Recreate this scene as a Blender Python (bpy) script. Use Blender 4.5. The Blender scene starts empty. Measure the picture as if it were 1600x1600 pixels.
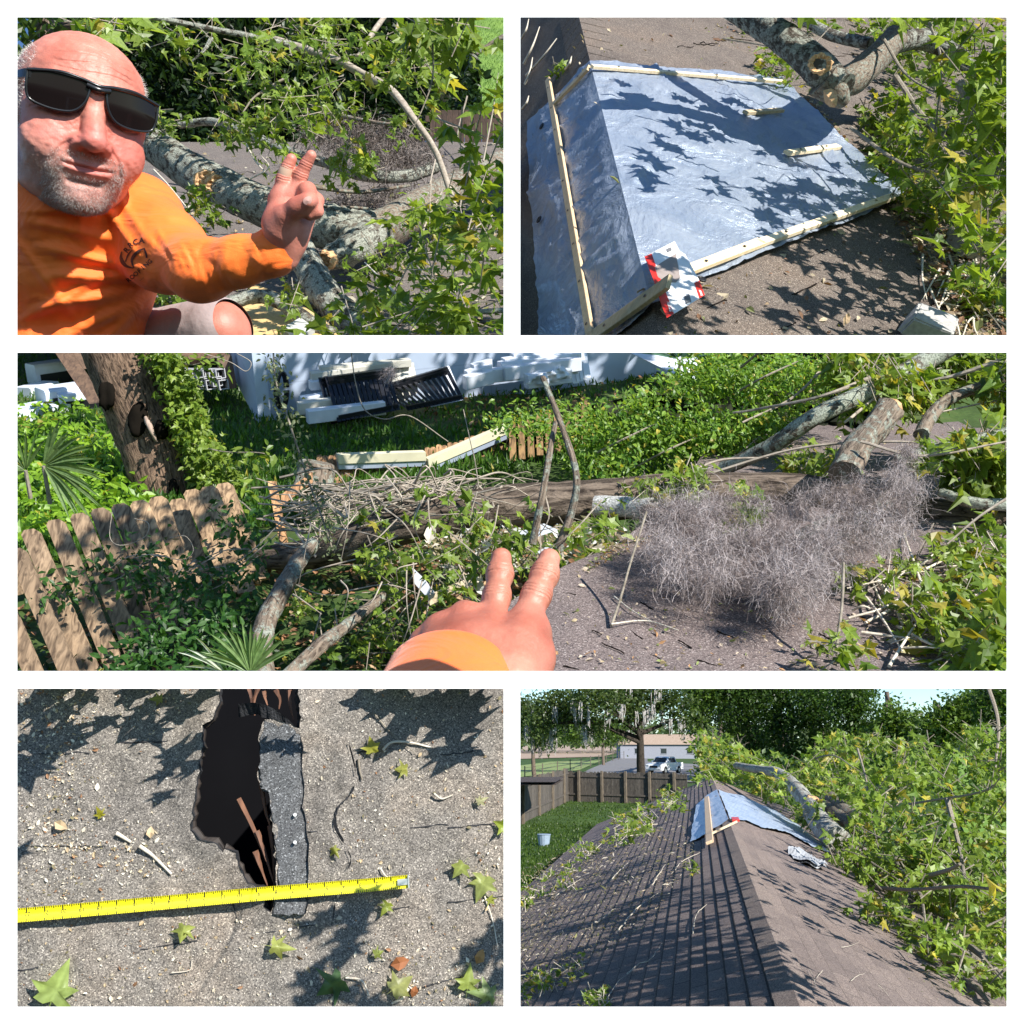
import bpy, bmesh, math, random
import numpy as np
from mathutils import Vector, Matrix, geometry, noise as mnoise
try:
    import openvdb as vdb
except ImportError:
    import pyopenvdb as vdb

R = math.radians
SC = bpy.context.scene
COL = SC.collection

# ------------------------------------------------------------------ camera, sky, sun, exposure
FOV = R(50.0)
W = 2 * math.tan(FOV / 2)
PHI = R(11.5)                                    # the camera looks a little upward
CAM = np.array([0.0, 0.0, 5.0])
cphi, sphi = math.cos(PHI), math.sin(PHI)
RC = np.array([[1, 0, 0], [0, cphi, -sphi], [0, sphi, cphi]])   # camera frame (right, forward, up) -> world
cam = bpy.data.objects.new('camera', bpy.data.cameras.new('camera'))
COL.objects.link(cam); SC.camera = cam
cam.location = CAM; cam.rotation_euler = (R(90) + PHI, 0, 0)
cam.data.sensor_fit = 'HORIZONTAL'; cam.data.angle = FOV
cam.data.clip_start = 0.02; cam.data.clip_end = 3000
SUNC = np.array([0.55, -0.55, 0.63]); SUNC /= np.linalg.norm(SUNC)
SUN = RC @ SUNC
world = bpy.data.worlds.new('World'); SC.world = world; world.use_nodes = True
nt = world.node_tree; bg = nt.nodes['Background']
sky = nt.nodes.new('ShaderNodeTexSky'); sky.sky_type = 'NISHITA'; sky.sun_disc = False
sky.sun_elevation = math.asin(SUN[2]); sky.sun_rotation = math.atan2(SUN[0], SUN[1])
sky.air_density = 1.0; sky.dust_density = 0.0; sky.ozone_density = 1.5; sky.altitude = 1800
tint = nt.nodes.new('ShaderNodeMix'); tint.data_type = 'RGBA'; tint.blend_type = 'MULTIPLY'; tint.inputs[0].default_value = 1.0; tint.inputs[7].default_value = (.66, .84, 1.0, 1)
nt.links.new(sky.outputs[0], tint.inputs[6]); nt.links.new(tint.outputs[2], bg.inputs[0]); bg.inputs[1].default_value = 0.105
sl = bpy.data.lights.new('sun', 'SUN'); sl.energy = 5.0; sl.angle = R(0.5); sl.color = (1.0, 0.955, 0.88)
sun = bpy.data.objects.new('sun', sl); COL.objects.link(sun)
sun.rotation_euler = Vector(SUN).to_track_quat('Z', 'Y').to_euler(); sun.location = (3, -3, 12)
SC.view_settings.view_transform = 'Standard'; SC.view_settings.look = 'None'
SC.view_settings.exposure = 0.8; SC.view_settings.gamma = 1.0
SC.cycles.max_bounces = 6; SC.cycles.transparent_max_bounces = 6

# ------------------------------------------------------------------ geometry of the view
CAM_SCALE = 1.0        # factor by which the current view is scaled about the camera
def P(u, v, d):
    """point seen at pixel (u, v) of the 1600 px photograph, d units in front of the camera"""
    d = np.asarray(d, float) * CAM_SCALE
    u, v, d = np.broadcast_arrays(np.asarray(u, float), np.asarray(v, float), np.asarray(d, float))
    c = np.stack([(u - 800) / 1600 * W * d, d, (800 - v) / 1600 * W * d], -1)
    return c @ RC.T + CAM
def proj(p):
    c = (np.asarray(p) - CAM) @ RC
    y = np.maximum(c[..., 1], 1e-4)
    return 800 + c[..., 0] / y / W * 1600, 800 - c[..., 2] / y / W * 1600
def cd(x, y, z):
    return RC @ np.array([x, y, z], float)
def nrm(v):
    v = np.asarray(v, float); return v / (np.linalg.norm(v, axis=-1, keepdims=True) + 1e-12)
class Plane:
    """plane through three points; e1 along p0->p1, n towards the camera side"""
    def __init__(s, p0, p1, p2):
        s.o = np.array(p0); s.e1 = nrm(p1 - p0); n = nrm(np.cross(s.e1, p2 - p0))
        if np.dot(n, CAM - s.o) < 0: n = -n
        s.n = n; s.e2 = np.cross(n, s.e1)
    def hit(s, u, v, h=0.0):
        r = P(u, v, 1.0) - CAM
        t = ((s.o - CAM) @ s.n + np.asarray(h, float) * CAM_SCALE) / (r @ s.n)
        return CAM + r * t[..., None]
    def loc(s, p):
        q = p - s.o; return np.stack([q @ s.e1, q @ s.e2, q @ s.n], -1)
    def pt(s, a, b, h=0.0):
        a, b, h = np.broadcast_arrays(np.asarray(a, float), np.asarray(b, float), np.asarray(h, float))
        return s.o + a[..., None] * s.e1 + b[..., None] * s.e2 + h[..., None] * s.n

# scene regions (each of the five views is cut where the white board covers it)
LIM = {0: (-1e9, -1e9, 1e9, 1e9), 1: (-90, -90, 800, 537), 2: (800, -90, 1690, 537), 3: (-90, 538, 1690, 1062),
       4: (-90, 1063, 800, 1690), 5: (800, 1063, 1690, 1690)}
PN = 0
def panel(k, cam_scale=1.0):
    global PN, CAM_SCALE
    PN = k; CAM_SCALE = cam_scale
def inside(u, v, k=None, pad=0):
    a, b, c, d = LIM[PN if k is None else k]
    return (u > a + pad) & (u < c - pad) & (v > b + pad) & (v < d - pad)

# ------------------------------------------------------------------ meshes
def wloc(o):
    l = Vector((0, 0, 0))
    while o is not None: l += o.location; o = o.parent
    return np.array(l)
def tag(o, label=None, cat=None, group=None, kind=None):
    if label: o['label'] = label
    if cat: o['category'] = cat
    if group: o['group'] = group
    if kind: o['kind'] = kind
    return o
def thing(name, label, cat, loc, group=None):
    o = bpy.data.objects.new(name, None); COL.objects.link(o); o.location = Vector(loc); o.empty_display_size = .05
    return tag(o, label, cat, group)
class M:
    def __init__(s): s.v = []; s.f = {3: [], 4: []}; s.poly = []; s.c = []; s.t = []; s.n = 0
    def add(s, v, f, col=None, st=None):
        v = np.asarray(v, float).reshape(-1, 3)
        if len(v) == 0: return s
        if isinstance(f, np.ndarray) and f.ndim == 2:
            if len(f): s.f[f.shape[1]].append(f + s.n)
        else:
            for q in f:
                if len(q) in (3, 4): s.f[len(q)].append(np.array([q]) + s.n)
                else: s.poly.append([i + s.n for i in q])
        c = np.ones((len(v), 4)); 
        if col is not None: c[:, :3] = col
        s.c.append(c)
        s.t.append(np.zeros((len(v), 2)) if st is None else np.asarray(st, float)[:, :2])
        s.v.append(v); s.n += len(v); return s
    def build(s, name, mat, parent=None, smooth=False, clip=None, origin=None):
        v = np.concatenate(s.v); c = np.concatenate(s.c); t = np.concatenate(s.t)
        F = [np.concatenate(s.f[k]) for k in (3, 4) if s.f[k]]
        needcut = False
        if PN and clip != 'none':
            u_, v_ = proj(v); ok = inside(u_, v_)
            if not ok.all():
                if clip == 'cull':
                    F = [f[ok[f].all(1)] for f in F]
                else: needcut = True
        if parent is not None: o0 = wloc(parent)
        elif origin is not None: o0 = np.array(origin, float)
        else:
            lo, hi = v.min(0), v.max(0); o0 = np.array([(lo[0] + hi[0]) / 2, (lo[1] + hi[1]) / 2, lo[2]])
        me = bpy.data.meshes.new(name)
        me.vertices.add(len(v)); me.vertices.foreach_set('co', (v - o0).ravel())
        idx = []; st = []; k0 = 0
        for f in F:
            idx.append(f.ravel()); st.append(np.arange(len(f)) * f.shape[1] + k0); k0 += f.size
        for q in s.poly: idx.append(np.array(q)); st.append(np.array([k0])); k0 += len(q)
        idx = np.concatenate(idx) if idx else np.zeros(0, int); st = np.concatenate(st) if st else np.zeros(0, int)
        me.loops.add(len(idx)); me.loops.foreach_set('vertex_index', idx.astype(np.int32))
        me.polygons.add(len(st)); me.polygons.foreach_set('loop_start', st.astype(np.int32))
        me.update(calc_edges=True); me.validate()
        a = me.attributes.new('vc', 'FLOAT_COLOR', 'POINT'); a.data.foreach_set('color', c.ravel().astype(np.float32))
        a = me.attributes.new('st', 'FLOAT2', 'POINT'); a.data.foreach_set('vector', t.ravel().astype(np.float32))
        me.polygons.foreach_set('use_smooth', np.full(len(me.polygons), bool(smooth)))
        o = bpy.data.objects.new(name, me); COL.objects.link(o)
        if parent is not None: o.parent = parent
        else: o.location = Vector(o0)
        if mat is not None: me.materials.append(mat)
        if parent is not None and name in ('twigs', 'vines', 'stems', 'limbs'): o['kind'] = 'stuff'
        if needcut: cut(me, o0)
        return o
def cut(me, o0):
    """cut a mesh with the planes through the middle of the board's bars"""
    a, b, c, d = LIM[PN]; cl = (CAM - o0)
    bm = bmesh.new(); bm.from_mesh(me)
    for (u1, v1, u2, v2, iu, iv) in ((a, 0, a, 1600, a + 50, 800), (c, 0, c, 1600, c - 50, 800), (0, b, 1600, b, 800, b + 50), (0, d, 1600, d, 800, d - 50)):
        n = np.cross(P(u1, v1, 1.) - CAM, P(u2, v2, 1.) - CAM)
        if n @ (P(iu, iv, 1.) - CAM) > 0: n = -n
        bmesh.ops.bisect_plane(bm, geom=bm.verts[:] + bm.edges[:] + bm.faces[:], dist=1e-6, plane_co=Vector(cl), plane_no=Vector(n), clear_outer=True)
    bm.to_mesh(me); bm.free(); me.update()

BOXF = np.array([[0, 3, 2, 1], [4, 5, 6, 7], [0, 1, 5, 4], [1, 2, 6, 5], [2, 3, 7, 6], [3, 0, 4, 7]])
def box(m, c, a, b, n, col=None):
    """box with centre c and half axes a, b, n"""
    c = np.array(c)
    v = [c - a - b - n, c + a - b - n, c + a + b - n, c - a + b - n, c - a - b + n, c + a - b + n, c + a + b + n, c - a + b + n]
    return m.add(v, BOXF, col)
def beam(m, p, q, wv, hv, col=None, bev=0.0):
    """bar from p to q, half width vector wv, half height vector hv"""
    p = np.array(p); q = np.array(q); ax = (q - p) / 2
    if bev <= 0: return box(m, (p + q) / 2, ax, wv, hv, col)
    c = (p + q) / 2; ring = []
    for (i, j) in ((-1 + bev, -1), (1 - bev, -1), (1, -1 + bev), (1, 1 - bev), (1 - bev, 1), (-1 + bev, 1), (-1, 1 - bev), (-1, -1 + bev)):
        ring.append(i * np.asarray(wv) + j * np.asarray(hv))
    v = [c - ax + r for r in ring] + [c + ax + r for r in ring]
    f = [[i, (i + 1) % 8, 8 + (i + 1) % 8, 8 + i] for i in range(8)] + [list(range(7, -1, -1)), list(range(8, 16))]
    return m.add(v, f, col)
def prism(m, pts, off, col=None):
    """polygon pts (N,3) thickened by the vector off"""
    pts = np.asarray(pts); n = len(pts); v = np.concatenate([pts, pts + off])
    tri = [tuple(x) for x in geometry.tessellate_polygon([[Vector(p) for p in pts]])]
    f = [list(t) for t in tri] + [[i + n for i in t[::-1]] for t in tri] + [[i, (i + 1) % n, n + (i + 1) % n, n + i] for i in range(n)]
    return m.add(v, f, col)
def smooth_path(pts, n):
    """Catmull-Rom through the points, n samples per span"""
    p = np.asarray(pts, float); p = np.concatenate([[2 * p[0] - p[1]], p, [2 * p[-1] - p[-2]]]); out = []
    for i in range(1, len(p) - 2):
        for k in range(n):
            t = k / n; a, b, c, d = p[i - 1], p[i], p[i + 1], p[i + 2]
            out.append(.5 * (2 * b + (c - a) * t + (2 * a - 5 * b + 4 * c - d) * t * t + (3 * b - a - 3 * c + d) * t ** 3))
    out.append(p[-2]); return np.array(out)
def tube(m, pts, rad, sides=8, col=None, rough=0.0, seed=0, cap=True, st=True):
    pts = np.asarray(pts, float); n = len(pts); rad = np.broadcast_to(np.asarray(rad, float), (n,)) * CAM_SCALE
    T = nrm(np.gradient(pts, axis=0)); ref = np.array([.31, .52, .79]) if abs(T[0] @ [.31, .52, .79]) < .9 else np.array([1., 0, 0])
    rg = np.random.default_rng(seed); A = np.zeros((n, 3)); a = nrm(np.cross(T[0], ref))
    for i in range(n):
        a = nrm(a - T[i] * (a @ T[i])); A[i] = a
    B = np.cross(T, A); th = np.arange(sides) * 2 * np.pi / sides
    rr = rad[:, None] * np.ones((n, sides))
    if rough > 0:
        ph = rg.uniform(0, 6.28, 6); k = np.arange(n)[:, None]
        rr = rr * (1 + rough * (.5 * np.sin(3 * th + k * .35 + ph[0]) + .4 * np.sin(5 * th - k * .6 + ph[1]) + .5 * np.sin(2 * th + k * .21 + ph[2]) + .6 * rg.uniform(-1, 1, (n, sides))))
    v = pts[:, None, :] + rr[..., None] * (np.cos(th)[None, :, None] * A[:, None, :] + np.sin(th)[None, :, None] * B[:, None, :])
    i = np.arange(n - 1)[:, None] * sides; j = np.arange(sides); j2 = (j + 1) % sides
    f = np.stack([i + j, i + j2, i + sides + j2, i + sides + j], -1).reshape(-1, 4)
    L = np.concatenate([[0], np.cumsum(np.linalg.norm(np.diff(pts, axis=0), axis=1))])
    s = np.stack(np.broadcast_arrays((th / 6.2832 * 2 * np.pi)[None, :] * rad.mean(), L[:, None]), -1).reshape(-1, 2)
    c = col
    if col is not None and np.ndim(col) == 2: c = np.repeat(np.asarray(col), sides, 0)
    m.add(v.reshape(-1, 3), f, c, s)
    if cap:
        for e, q in ((0, 1), (n - 1, -1)):
            ring = v[e][::q] if q == 1 else v[e]
            cc = None if col is None else (col if np.ndim(col) == 1 else np.asarray(col)[e])
            m.add(np.concatenate([ring[::-1] if e == 0 else ring, [pts[e]]]), np.array([[k, (k + 1) % sides, sides] for k in range(sides)]), cc)
    return m
def fill2(poly, holes=(), step=8.0, jit=0.0, seed=0):
    """triangulate a 2-D polygon with interior points; returns (N,2), (F,3)"""
    def dens(q):
        q = np.asarray(q, float); out = []
        for i in range(len(q)):
            a, b = q[i], q[(i + 1) % len(q)]; k = max(1, int(np.hypot(*(b - a)) / step))
            for j in range(k): out.append(a + (b - a) * j / k)
        return out
    vs = []; es = []
    for q in [poly] + list(holes):
        d = dens(q); n0 = len(vs); vs += d; es += [(n0 + i, n0 + (i + 1) % len(d)) for i in range(len(d))]
    p = np.asarray(poly, float); rg = np.random.default_rng(seed)
    X, Y = np.meshgrid(np.arange(p[:, 0].min() + step / 2, p[:, 0].max(), step), np.arange(p[:, 1].min() + step / 2, p[:, 1].max(), step))
    g = np.stack([X.ravel(), Y.ravel()], 1) + rg.uniform(-jit, jit, (X.size, 2)) * step
    keep = pin(g, poly)
    for h in holes: keep &= ~pin(g, h)
    vs += list(g[keep])
    r = geometry.delaunay_2d_cdt([Vector(x) for x in vs], es, [], 2 if holes else 1, 1e-5)
    V = np.array([list(x) for x in r[0]]); F = np.array([list(x) for x in r[2] if len(x) == 3])
    if holes:
        c = V[F].mean(1); k = pin(c, poly)
        for h in holes: k &= ~pin(c, h)
        F = F[k]
    return V, F
def pin(g, poly):
    """points in polygon"""
    q = np.asarray(poly, float); x, y = g[:, 0], g[:, 1]; r = np.zeros(len(g), bool); j = len(q) - 1
    for i in range(len(q)):
        c = ((q[i, 1] > y) != (q[j, 1] > y))
        with np.errstate(divide='ignore', invalid='ignore'):
            xx = (q[j, 0] - q[i, 0]) * (y - q[i, 1]) / (q[j, 1] - q[i, 1]) + q[i, 0]
        r ^= c & (x < xx); j = i
    return r
def sample(poly, n, rg):
    q = np.asarray(poly, float); out = np.zeros((0, 2))
    while len(out) < n:
        g = rg.uniform(q.min(0), q.max(0), (n * 3, 2)); out = np.concatenate([out, g[pin(g, poly)]])
    return out[:n]
def orient(pts_tri_v, F, n):
    """flip triangles so that they face along n"""
    a, b, c = pts_tri_v[F[:, 0]], pts_tri_v[F[:, 1]], pts_tri_v[F[:, 2]]
    s = np.einsum('ij,j->i', np.cross(b - a, c - a), n) < 0
    F = F.copy(); F[s] = F[s][:, ::-1]; return F
_fr = np.random.default_rng(77)
def fnoise(p, scale, seed=0, octaves=3):
    """cheap smooth noise: sums of sines, about -1..1"""
    p = np.asarray(p, float); rg = np.random.default_rng(1000 + seed); out = np.zeros(p.shape[:-1]); am = 1; s = scale; tot = 0
    for o in range(octaves):
        for k in range(5):
            d = nrm(rg.normal(size=p.shape[-1])) * s * rg.uniform(.7, 1.4)
            out += am * np.sin(p @ d * 6.283 + rg.uniform(0, 6.283)); 
        tot += am * 2.2; am *= .55; s *= 2.03
    return out / tot

# ------------------------------------------------------------------ leaves
def maple(var=0):
    o = [(0, 0), (.2, -.09), (.5, -.02), (.31, .17), (.66, .5), (.25, .47), (.0, 1.05), (-.25, .47), (-.66, .5), (-.31, .17), (-.5, -.02), (-.2, -.09)]
    rg = np.random.default_rng(var); p = np.array(o) * (1 + rg.uniform(-.2, .2, (12, 2))); p[:, 0] *= rg.uniform(.65, 1.1)
    p = np.concatenate([p, [[0, .3]]]); x, y = p[:, 0], p[:, 1]
    z = -[.35, .15, .6, .25, .5][var % 5] * x * x * 1.6 - [.2, .45, .1, .55, .3][var % 5] * y * y * .6 + .1 * y + rg.normal(0, .05, 13) + [0, .5, -.3, .9, .2, -.6, .35, .7, 0][var % 9] * np.abs(x)
    z[12] += .04; v = np.stack([x, y, z], 1)
    f = [[12, i, (i + 1) % 12] for i in range(12)]
    v = np.concatenate([v, [[-.012, 0, 0], [.012, 0, 0], [0, -.55, -.16]]]); f.append([13, 15, 14])
    return v, np.array(f)
def ovate(var=0):
    v = np.array([[0, 0, 0], [.26, .35, .05], [.2, .7, 0], [0, 1, -.14], [-.2, .7, 0], [-.26, .35, .05], [0, .5, -.06]])
    v[:, 2] -= .15 * (var % 3) * v[:, 1] ** 2
    return v, np.array([[6, 0, 1], [6, 1, 2], [6, 2, 3], [6, 3, 4], [6, 4, 5], [6, 5, 0]])
def rhomb(var=0):
    v = np.array([[0, 0, 0], [.28, .45, .03], [0, 1, -.12 * var], [-.28, .45, .03]]); return v, np.array([[0, 1, 2], [0, 2, 3]])
MAPLE = [maple(i) for i in range(9)]; OVATE = [ovate(i) for i in range(3)]; RHOMB = [rhomb(i) for i in range(3)]
def leaves(m, pos, up, size, col, rg, kind=MAPLE, tip=None, tilt=.5):
    """scatter leaf blades: up = mean facing, tip = mean direction of the tip"""
    n = len(pos)
    if n == 0: return
    N = nrm(np.broadcast_to(up, (n, 3)) + rg.normal(0, tilt, (n, 3)))
    D = rg.normal(size=(n, 3)) if tip is None else np.broadcast_to(tip, (n, 3)) + rg.normal(0, .45, (n, 3))
    Y = nrm(D - N * np.sum(D * N, 1, keepdims=True)); X = np.cross(Y, N); size = np.broadcast_to(size, (n,)) * CAM_SCALE
    var = rg.integers(0, len(kind), n); col = np.broadcast_to(col, (n, 3))
    for k, (tv, tf) in enumerate(kind):
        s = var == k; q = int(s.sum())
        if not q: continue
        tw = tv[None] * size[s][:, None, None] * np.stack([rg.uniform(.8, 1.15, q), np.ones(q), rg.uniform(.3, 1.8, q)], 1)[:, None, :]
        V = pos[s][:, None] + tw[..., :1] * X[s][:, None] + tw[..., 1:2] * Y[s][:, None] + tw[..., 2:] * N[s][:, None]
        F = (tf[None] + (np.arange(q) * len(tv))[:, None, None]).reshape(-1, 3)
        m.add(V.reshape(-1, 3), F, np.repeat(col[s], len(tv), 0))
def lcol(n, rg, a=(.10, .18, .022), b=(.27, .36, .055), yel=.05):
    t = rg.beta(1.3, 1.3, n)[:, None]; c = np.array(a) * (1 - t) + np.array(b) * t
    y = rg.random(n) < yel; c[y] = np.array([.48, .42, .07]) * rg.uniform(.6, 1.1, (y.sum(), 1))
    return c
UPW = np.array([0, 0, 1.0])
def sprigs(m, tw, centres, rg, per=7, size=.05, length=.18, up=None, spread=.35, col=None, kind=MAPLE, droop=.35, tr=.0025, yel=.05, tcol=(.13, .11, .08), cdir=None):
    """leafy twigs: every centre gets a twig and leaves round it"""
    up = UPW if up is None else up
    n = len(centres)
    D = nrm(rg.normal(size=(n, 3)) + (0 if cdir is None else np.asarray(cdir))); D = nrm(D - droop * UPW)
    L = length * CAM_SCALE * rg.uniform(.6, 1.3, n)
    t = rg.uniform(.1, 1, (n, per)); pos = centres[:, None] + D[:, None] * (L[:, None] * t)[..., None]
    off = rg.normal(0, spread, (n, per, 3)) * size * CAM_SCALE; pos = (pos + off).reshape(-1, 3)
    tip = nrm(np.repeat(D, per, 0) * .5 + rg.normal(0, .6, (n * per, 3)) - .5 * UPW)
    c = lcol(n * per, rg, yel=yel) if col is None else col(n * per, rg)
    cl = np.repeat(rg.uniform(.75, 1.2, n), per)[:, None]
    leaves(m, pos, up, size * rg.uniform(.45, 1.25, n * per), c * cl, rg, kind, tip)
    if tw is not None:
        for i in range(n):
            b = centres[i] - D[i] * L[i] * .8
            tube(tw, np.array([b, centres[i] + D[i] * L[i] * .3 + rg.normal(0, .02, 3) * L[i], centres[i] + D[i] * L[i]]), [tr, tr * .7, tr * .3], 4, tcol, cap=False)

def twig_label(u, v, a, L, us, vs):
    a = a % math.pi; d = 'level' if a < .35 or a > 2.8 else 'steep' if abs(a - 1.57) < .4 else 'slanting' if a < 1.57 else 'backslanting'
    return ('short ' if L < 25 else 'medium ' if L < 42 else 'long ') + d + ' twig ' + next((x[2] for x in us if x[0] <= u < x[1]), us[-1][2]) + ' ' + next((x[2] for x in vs if x[0] <= v < x[1]), vs[-1][2])
# ------------------------------------------------------------------ materials
def new_mat(name):
    m = bpy.data.materials.new(name); m.use_nodes = True; t = m.node_tree
    return m, t, t.nodes['Principled BSDF']
def N(t, kind, **kw):
    n = t.nodes.new(kind)
    for k, v in kw.items():
        if k in n.inputs: n.inputs[k].default_value = v
        else: setattr(n, k, v)
    return n
def ramp(t, fac, stops):
    r = N(t, 'ShaderNodeValToRGB'); e = r.color_ramp.elements
    while len(e) < len(stops): e.new(.5)
    for x, (p, c) in zip(e, stops): x.position = p; x.color = (*c, 1) if len(c) == 3 else c
    t.links.new(fac, r.inputs[0]); return r.outputs[0]
def coords(t, kind='Object', scale=None):
    if kind in ('st', 'vc'): o = N(t, 'ShaderNodeAttribute', attribute_name=kind).outputs['Vector']
    else: o = N(t, 'ShaderNodeTexCoord').outputs[kind]
    if scale is not None:
        mp = N(t, 'ShaderNodeMapping'); mp.inputs['Scale'].default_value = scale; t.links.new(o, mp.inputs[0]); o = mp.outputs[0]
    return o
def mix(t, fac, a, b, mode='MIX'):
    n = N(t, 'ShaderNodeMix', data_type='RGBA', blend_type=mode)
    for k, x in ((0, fac), (6, a), (7, b)):
        if isinstance(x, (int, float)): n.inputs[k].default_value = x
        elif isinstance(x, tuple): n.inputs[k].default_value = (*x, 1)
        else: t.links.new(x, n.inputs[k])
    return n.outputs[2]
def bump(t, b, h, strength=.3, dist=.005, prev=None):
    n = N(t, 'ShaderNodeBump', Strength=strength, Distance=dist); t.links.new(h, n.inputs['Height'])
    if prev is not None: t.links.new(prev, n.inputs['Normal'])
    t.links.new(n.outputs[0], b.inputs['Normal']); return n.outputs[0]
def tex(t, kind, co, **kw):
    n = N(t, kind, **kw); t.links.new(co, n.inputs['Vector']); return n
def mat_noise(name, c1, c2, scale=5., rough=.8, bstr=.3, bdist=.004, bscale=None, detail=6, spec=.3, metal=0, co='Object', sc=None, mid=None, c3=None, vc=False):
    m, t, b = new_mat(name); o = coords(t, co, sc)
    n = tex(t, 'ShaderNodeTexNoise', o, Scale=scale, Detail=detail, Roughness=.6)
    stops = [(.3, c1), (.7, c2)] if c3 is None else [(.3, c1), (.5, c3), (.7, c2)]
    c = ramp(t, n.outputs[0], stops)
    if vc: c = mix(t, 1.0, c, N(t, 'ShaderNodeAttribute', attribute_name='vc').outputs['Color'], 'MULTIPLY')
    t.links.new(c, b.inputs['Base Color']); b.inputs['Roughness'].default_value = rough
    b.inputs['Specular IOR Level'].default_value = spec; b.inputs['Metallic'].default_value = metal
    if bstr: 
        n2 = tex(t, 'ShaderNodeTexNoise', o, Scale=bscale or scale * 4, Detail=5); bump(t, b, n2.outputs[0], bstr, bdist)
    return m
def mat_leaf(name, trans=.45, rough=.42, gain=1.0):
    m, t, b = new_mat(name); a = N(t, 'ShaderNodeAttribute', attribute_name='vc')
    n = tex(t, 'ShaderNodeTexNoise', coords(t), Scale=60., Detail=3)
    c = mix(t, 1.0, a.outputs['Color'], ramp(t, n.outputs[0], [(.3, (.75 * gain,) * 3), (.7, (1.2 * gain,) * 3)]), 'MULTIPLY')
    t.links.new(c, b.inputs['Base Color']); b.inputs['Roughness'].default_value = rough; b.inputs['Specular IOR Level'].default_value = .45
    tr = N(t, 'ShaderNodeBsdfTranslucent'); c2 = mix(t, 1.0, c, (1.5, 1.45, .6), 'MULTIPLY'); t.links.new(c2, tr.inputs[0])
    ms = N(t, 'ShaderNodeMixShader', Fac=trans); t.links.new(b.outputs[0], ms.inputs[1]); t.links.new(tr.outputs[0], ms.inputs[2])
    t.links.new(ms.outputs[0], t.nodes['Material Output'].inputs[0]); return m
def mat_bark(name, dark=(.05, .035, .025), light=(.16, .125, .095), lichen=None, lam=.5, scale=1.0, ridge=1.0):
    """furrowed bark along st.y with optional pale lichen patches"""
    m, t, b = new_mat(name); o = coords(t, 'Object')
    s = coords(t, 'st', (30 * scale, 7 * scale, 1))
    w = tex(t, 'ShaderNodeTexNoise', s, Scale=1.6, Detail=5, Roughness=.65, Distortion=.6)
    v = tex(t, 'ShaderNodeTexVoronoi', o, Scale=70 * scale)
    c = ramp(t, w.outputs[0], [(.36, dark), (.58, light)])
    h = w.outputs[0]
    if lichen:
        n = tex(t, 'ShaderNodeTexNoise', o, Scale=16 * scale, Detail=8, Roughness=.72)
        n3 = tex(t, 'ShaderNodeTexNoise', o, Scale=90 * scale, Detail=4)
        lc = ramp(t, n3.outputs[0], [(.35, tuple(x * .45 for x in lichen)), (.6, lichen)])
        c = mix(t, ramp(t, n.outputs[0], [(.56 - lam * .2, (0, 0, 0)), (.62 - lam * .2, (1, 1, 1))]), c, lc)
    t.links.new(c, b.inputs['Base Color']); b.inputs['Roughness'].default_value = .9; b.inputs['Specular IOR Level'].default_value = .2
    n2 = tex(t, 'ShaderNodeTexNoise', o, Scale=130 * scale, Detail=4)
    p = bump(t, b, h, .9 * ridge, .012 / scale); bump(t, b, n2.outputs[0], .6, .004, p); return m
def mat_shingle(name, base=(.13, .115, .105), speck=(.34, .31, .28), dark=(.035, .033, .034), gscale=330., patch=1.2, lines=None, lw=.012, warm=(.22, .15, .11)):
    """granule roofing; lines = (course, tab) in metres draws the thin gaps between tabs from st"""
    m, t, b = new_mat(name); o = coords(t, 'Object')
    v = tex(t, 'ShaderNodeTexVoronoi', o, Scale=gscale); sep = N(t, 'ShaderNodeSeparateColor'); t.links.new(v.outputs['Color'], sep.inputs[0])
    c = ramp(t, sep.outputs[0], [(.0, dark), (.35, tuple(x * .7 for x in base)), (.7, base), (.93, tuple(x * 1.35 for x in base)), (1., speck)])
    n = tex(t, 'ShaderNodeTexNoise', o, Scale=patch, Detail=7, Roughness=.62)
    c = mix(t, 1.0, c, ramp(t, n.outputs[0], [(.3, (.72, .72, .75)), (.5, (1, 1, 1)), (.72, tuple(1 + (w_ - b_) / max(b_, .01) * .25 for w_, b_ in zip(warm, base)))]), 'MULTIPLY')
    h = sep.outputs[1]
    t.links.new(c, b.inputs['Base Color'])
    p = bump(t, b, h, .55, .0025)
    if lines:
        s = coords(t, 'st')
        br = tex(t, 'ShaderNodeTexBrick', s, **{'Scale': 1.0, 'Mortar Size': lw, 'Brick Width': lines[1], 'Row Height': lines[0], 'Mortar Smooth': .2})
        br.inputs['Color1'].default_value = (1, 1, 1, 1); br.inputs['Color2'].default_value = (.78, .78, .8, 1); br.inputs['Mortar'].default_value = (.3, .3, .3, 1)
        c = mix(t, 1.0, c, br.outputs[0], 'MULTIPLY'); t.links.new(c, b.inputs['Base Color'])
        iv = N(t, 'ShaderNodeMath', operation='SUBTRACT'); iv.inputs[0].default_value = 1; t.links.new(br.outputs['Fac'], iv.inputs[1])
        bump(t, b, iv.outputs[0], .8, .004, p)
    b.inputs['Roughness'].default_value = .93; b.inputs['Specular IOR Level'].default_value = .25
    return m
def mat_plain(name, col, rough=.5, metal=0., spec=.5, coat=0.):
    m, t, b = new_mat(name); n = tex(t, 'ShaderNodeTexNoise', coords(t), Scale=9., Detail=5)
    c = ramp(t, n.outputs[0], [(.3, tuple(x * .88 for x in col)), (.7, tuple(min(1, x * 1.08) for x in col))]); t.links.new(c, b.inputs['Base Color'])
    b.inputs['Roughness'].default_value = rough; b.inputs['Metallic'].default_value = metal; b.inputs['Specular IOR Level'].default_value = spec; b.inputs['Coat Weight'].default_value = coat
    return m
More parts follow.
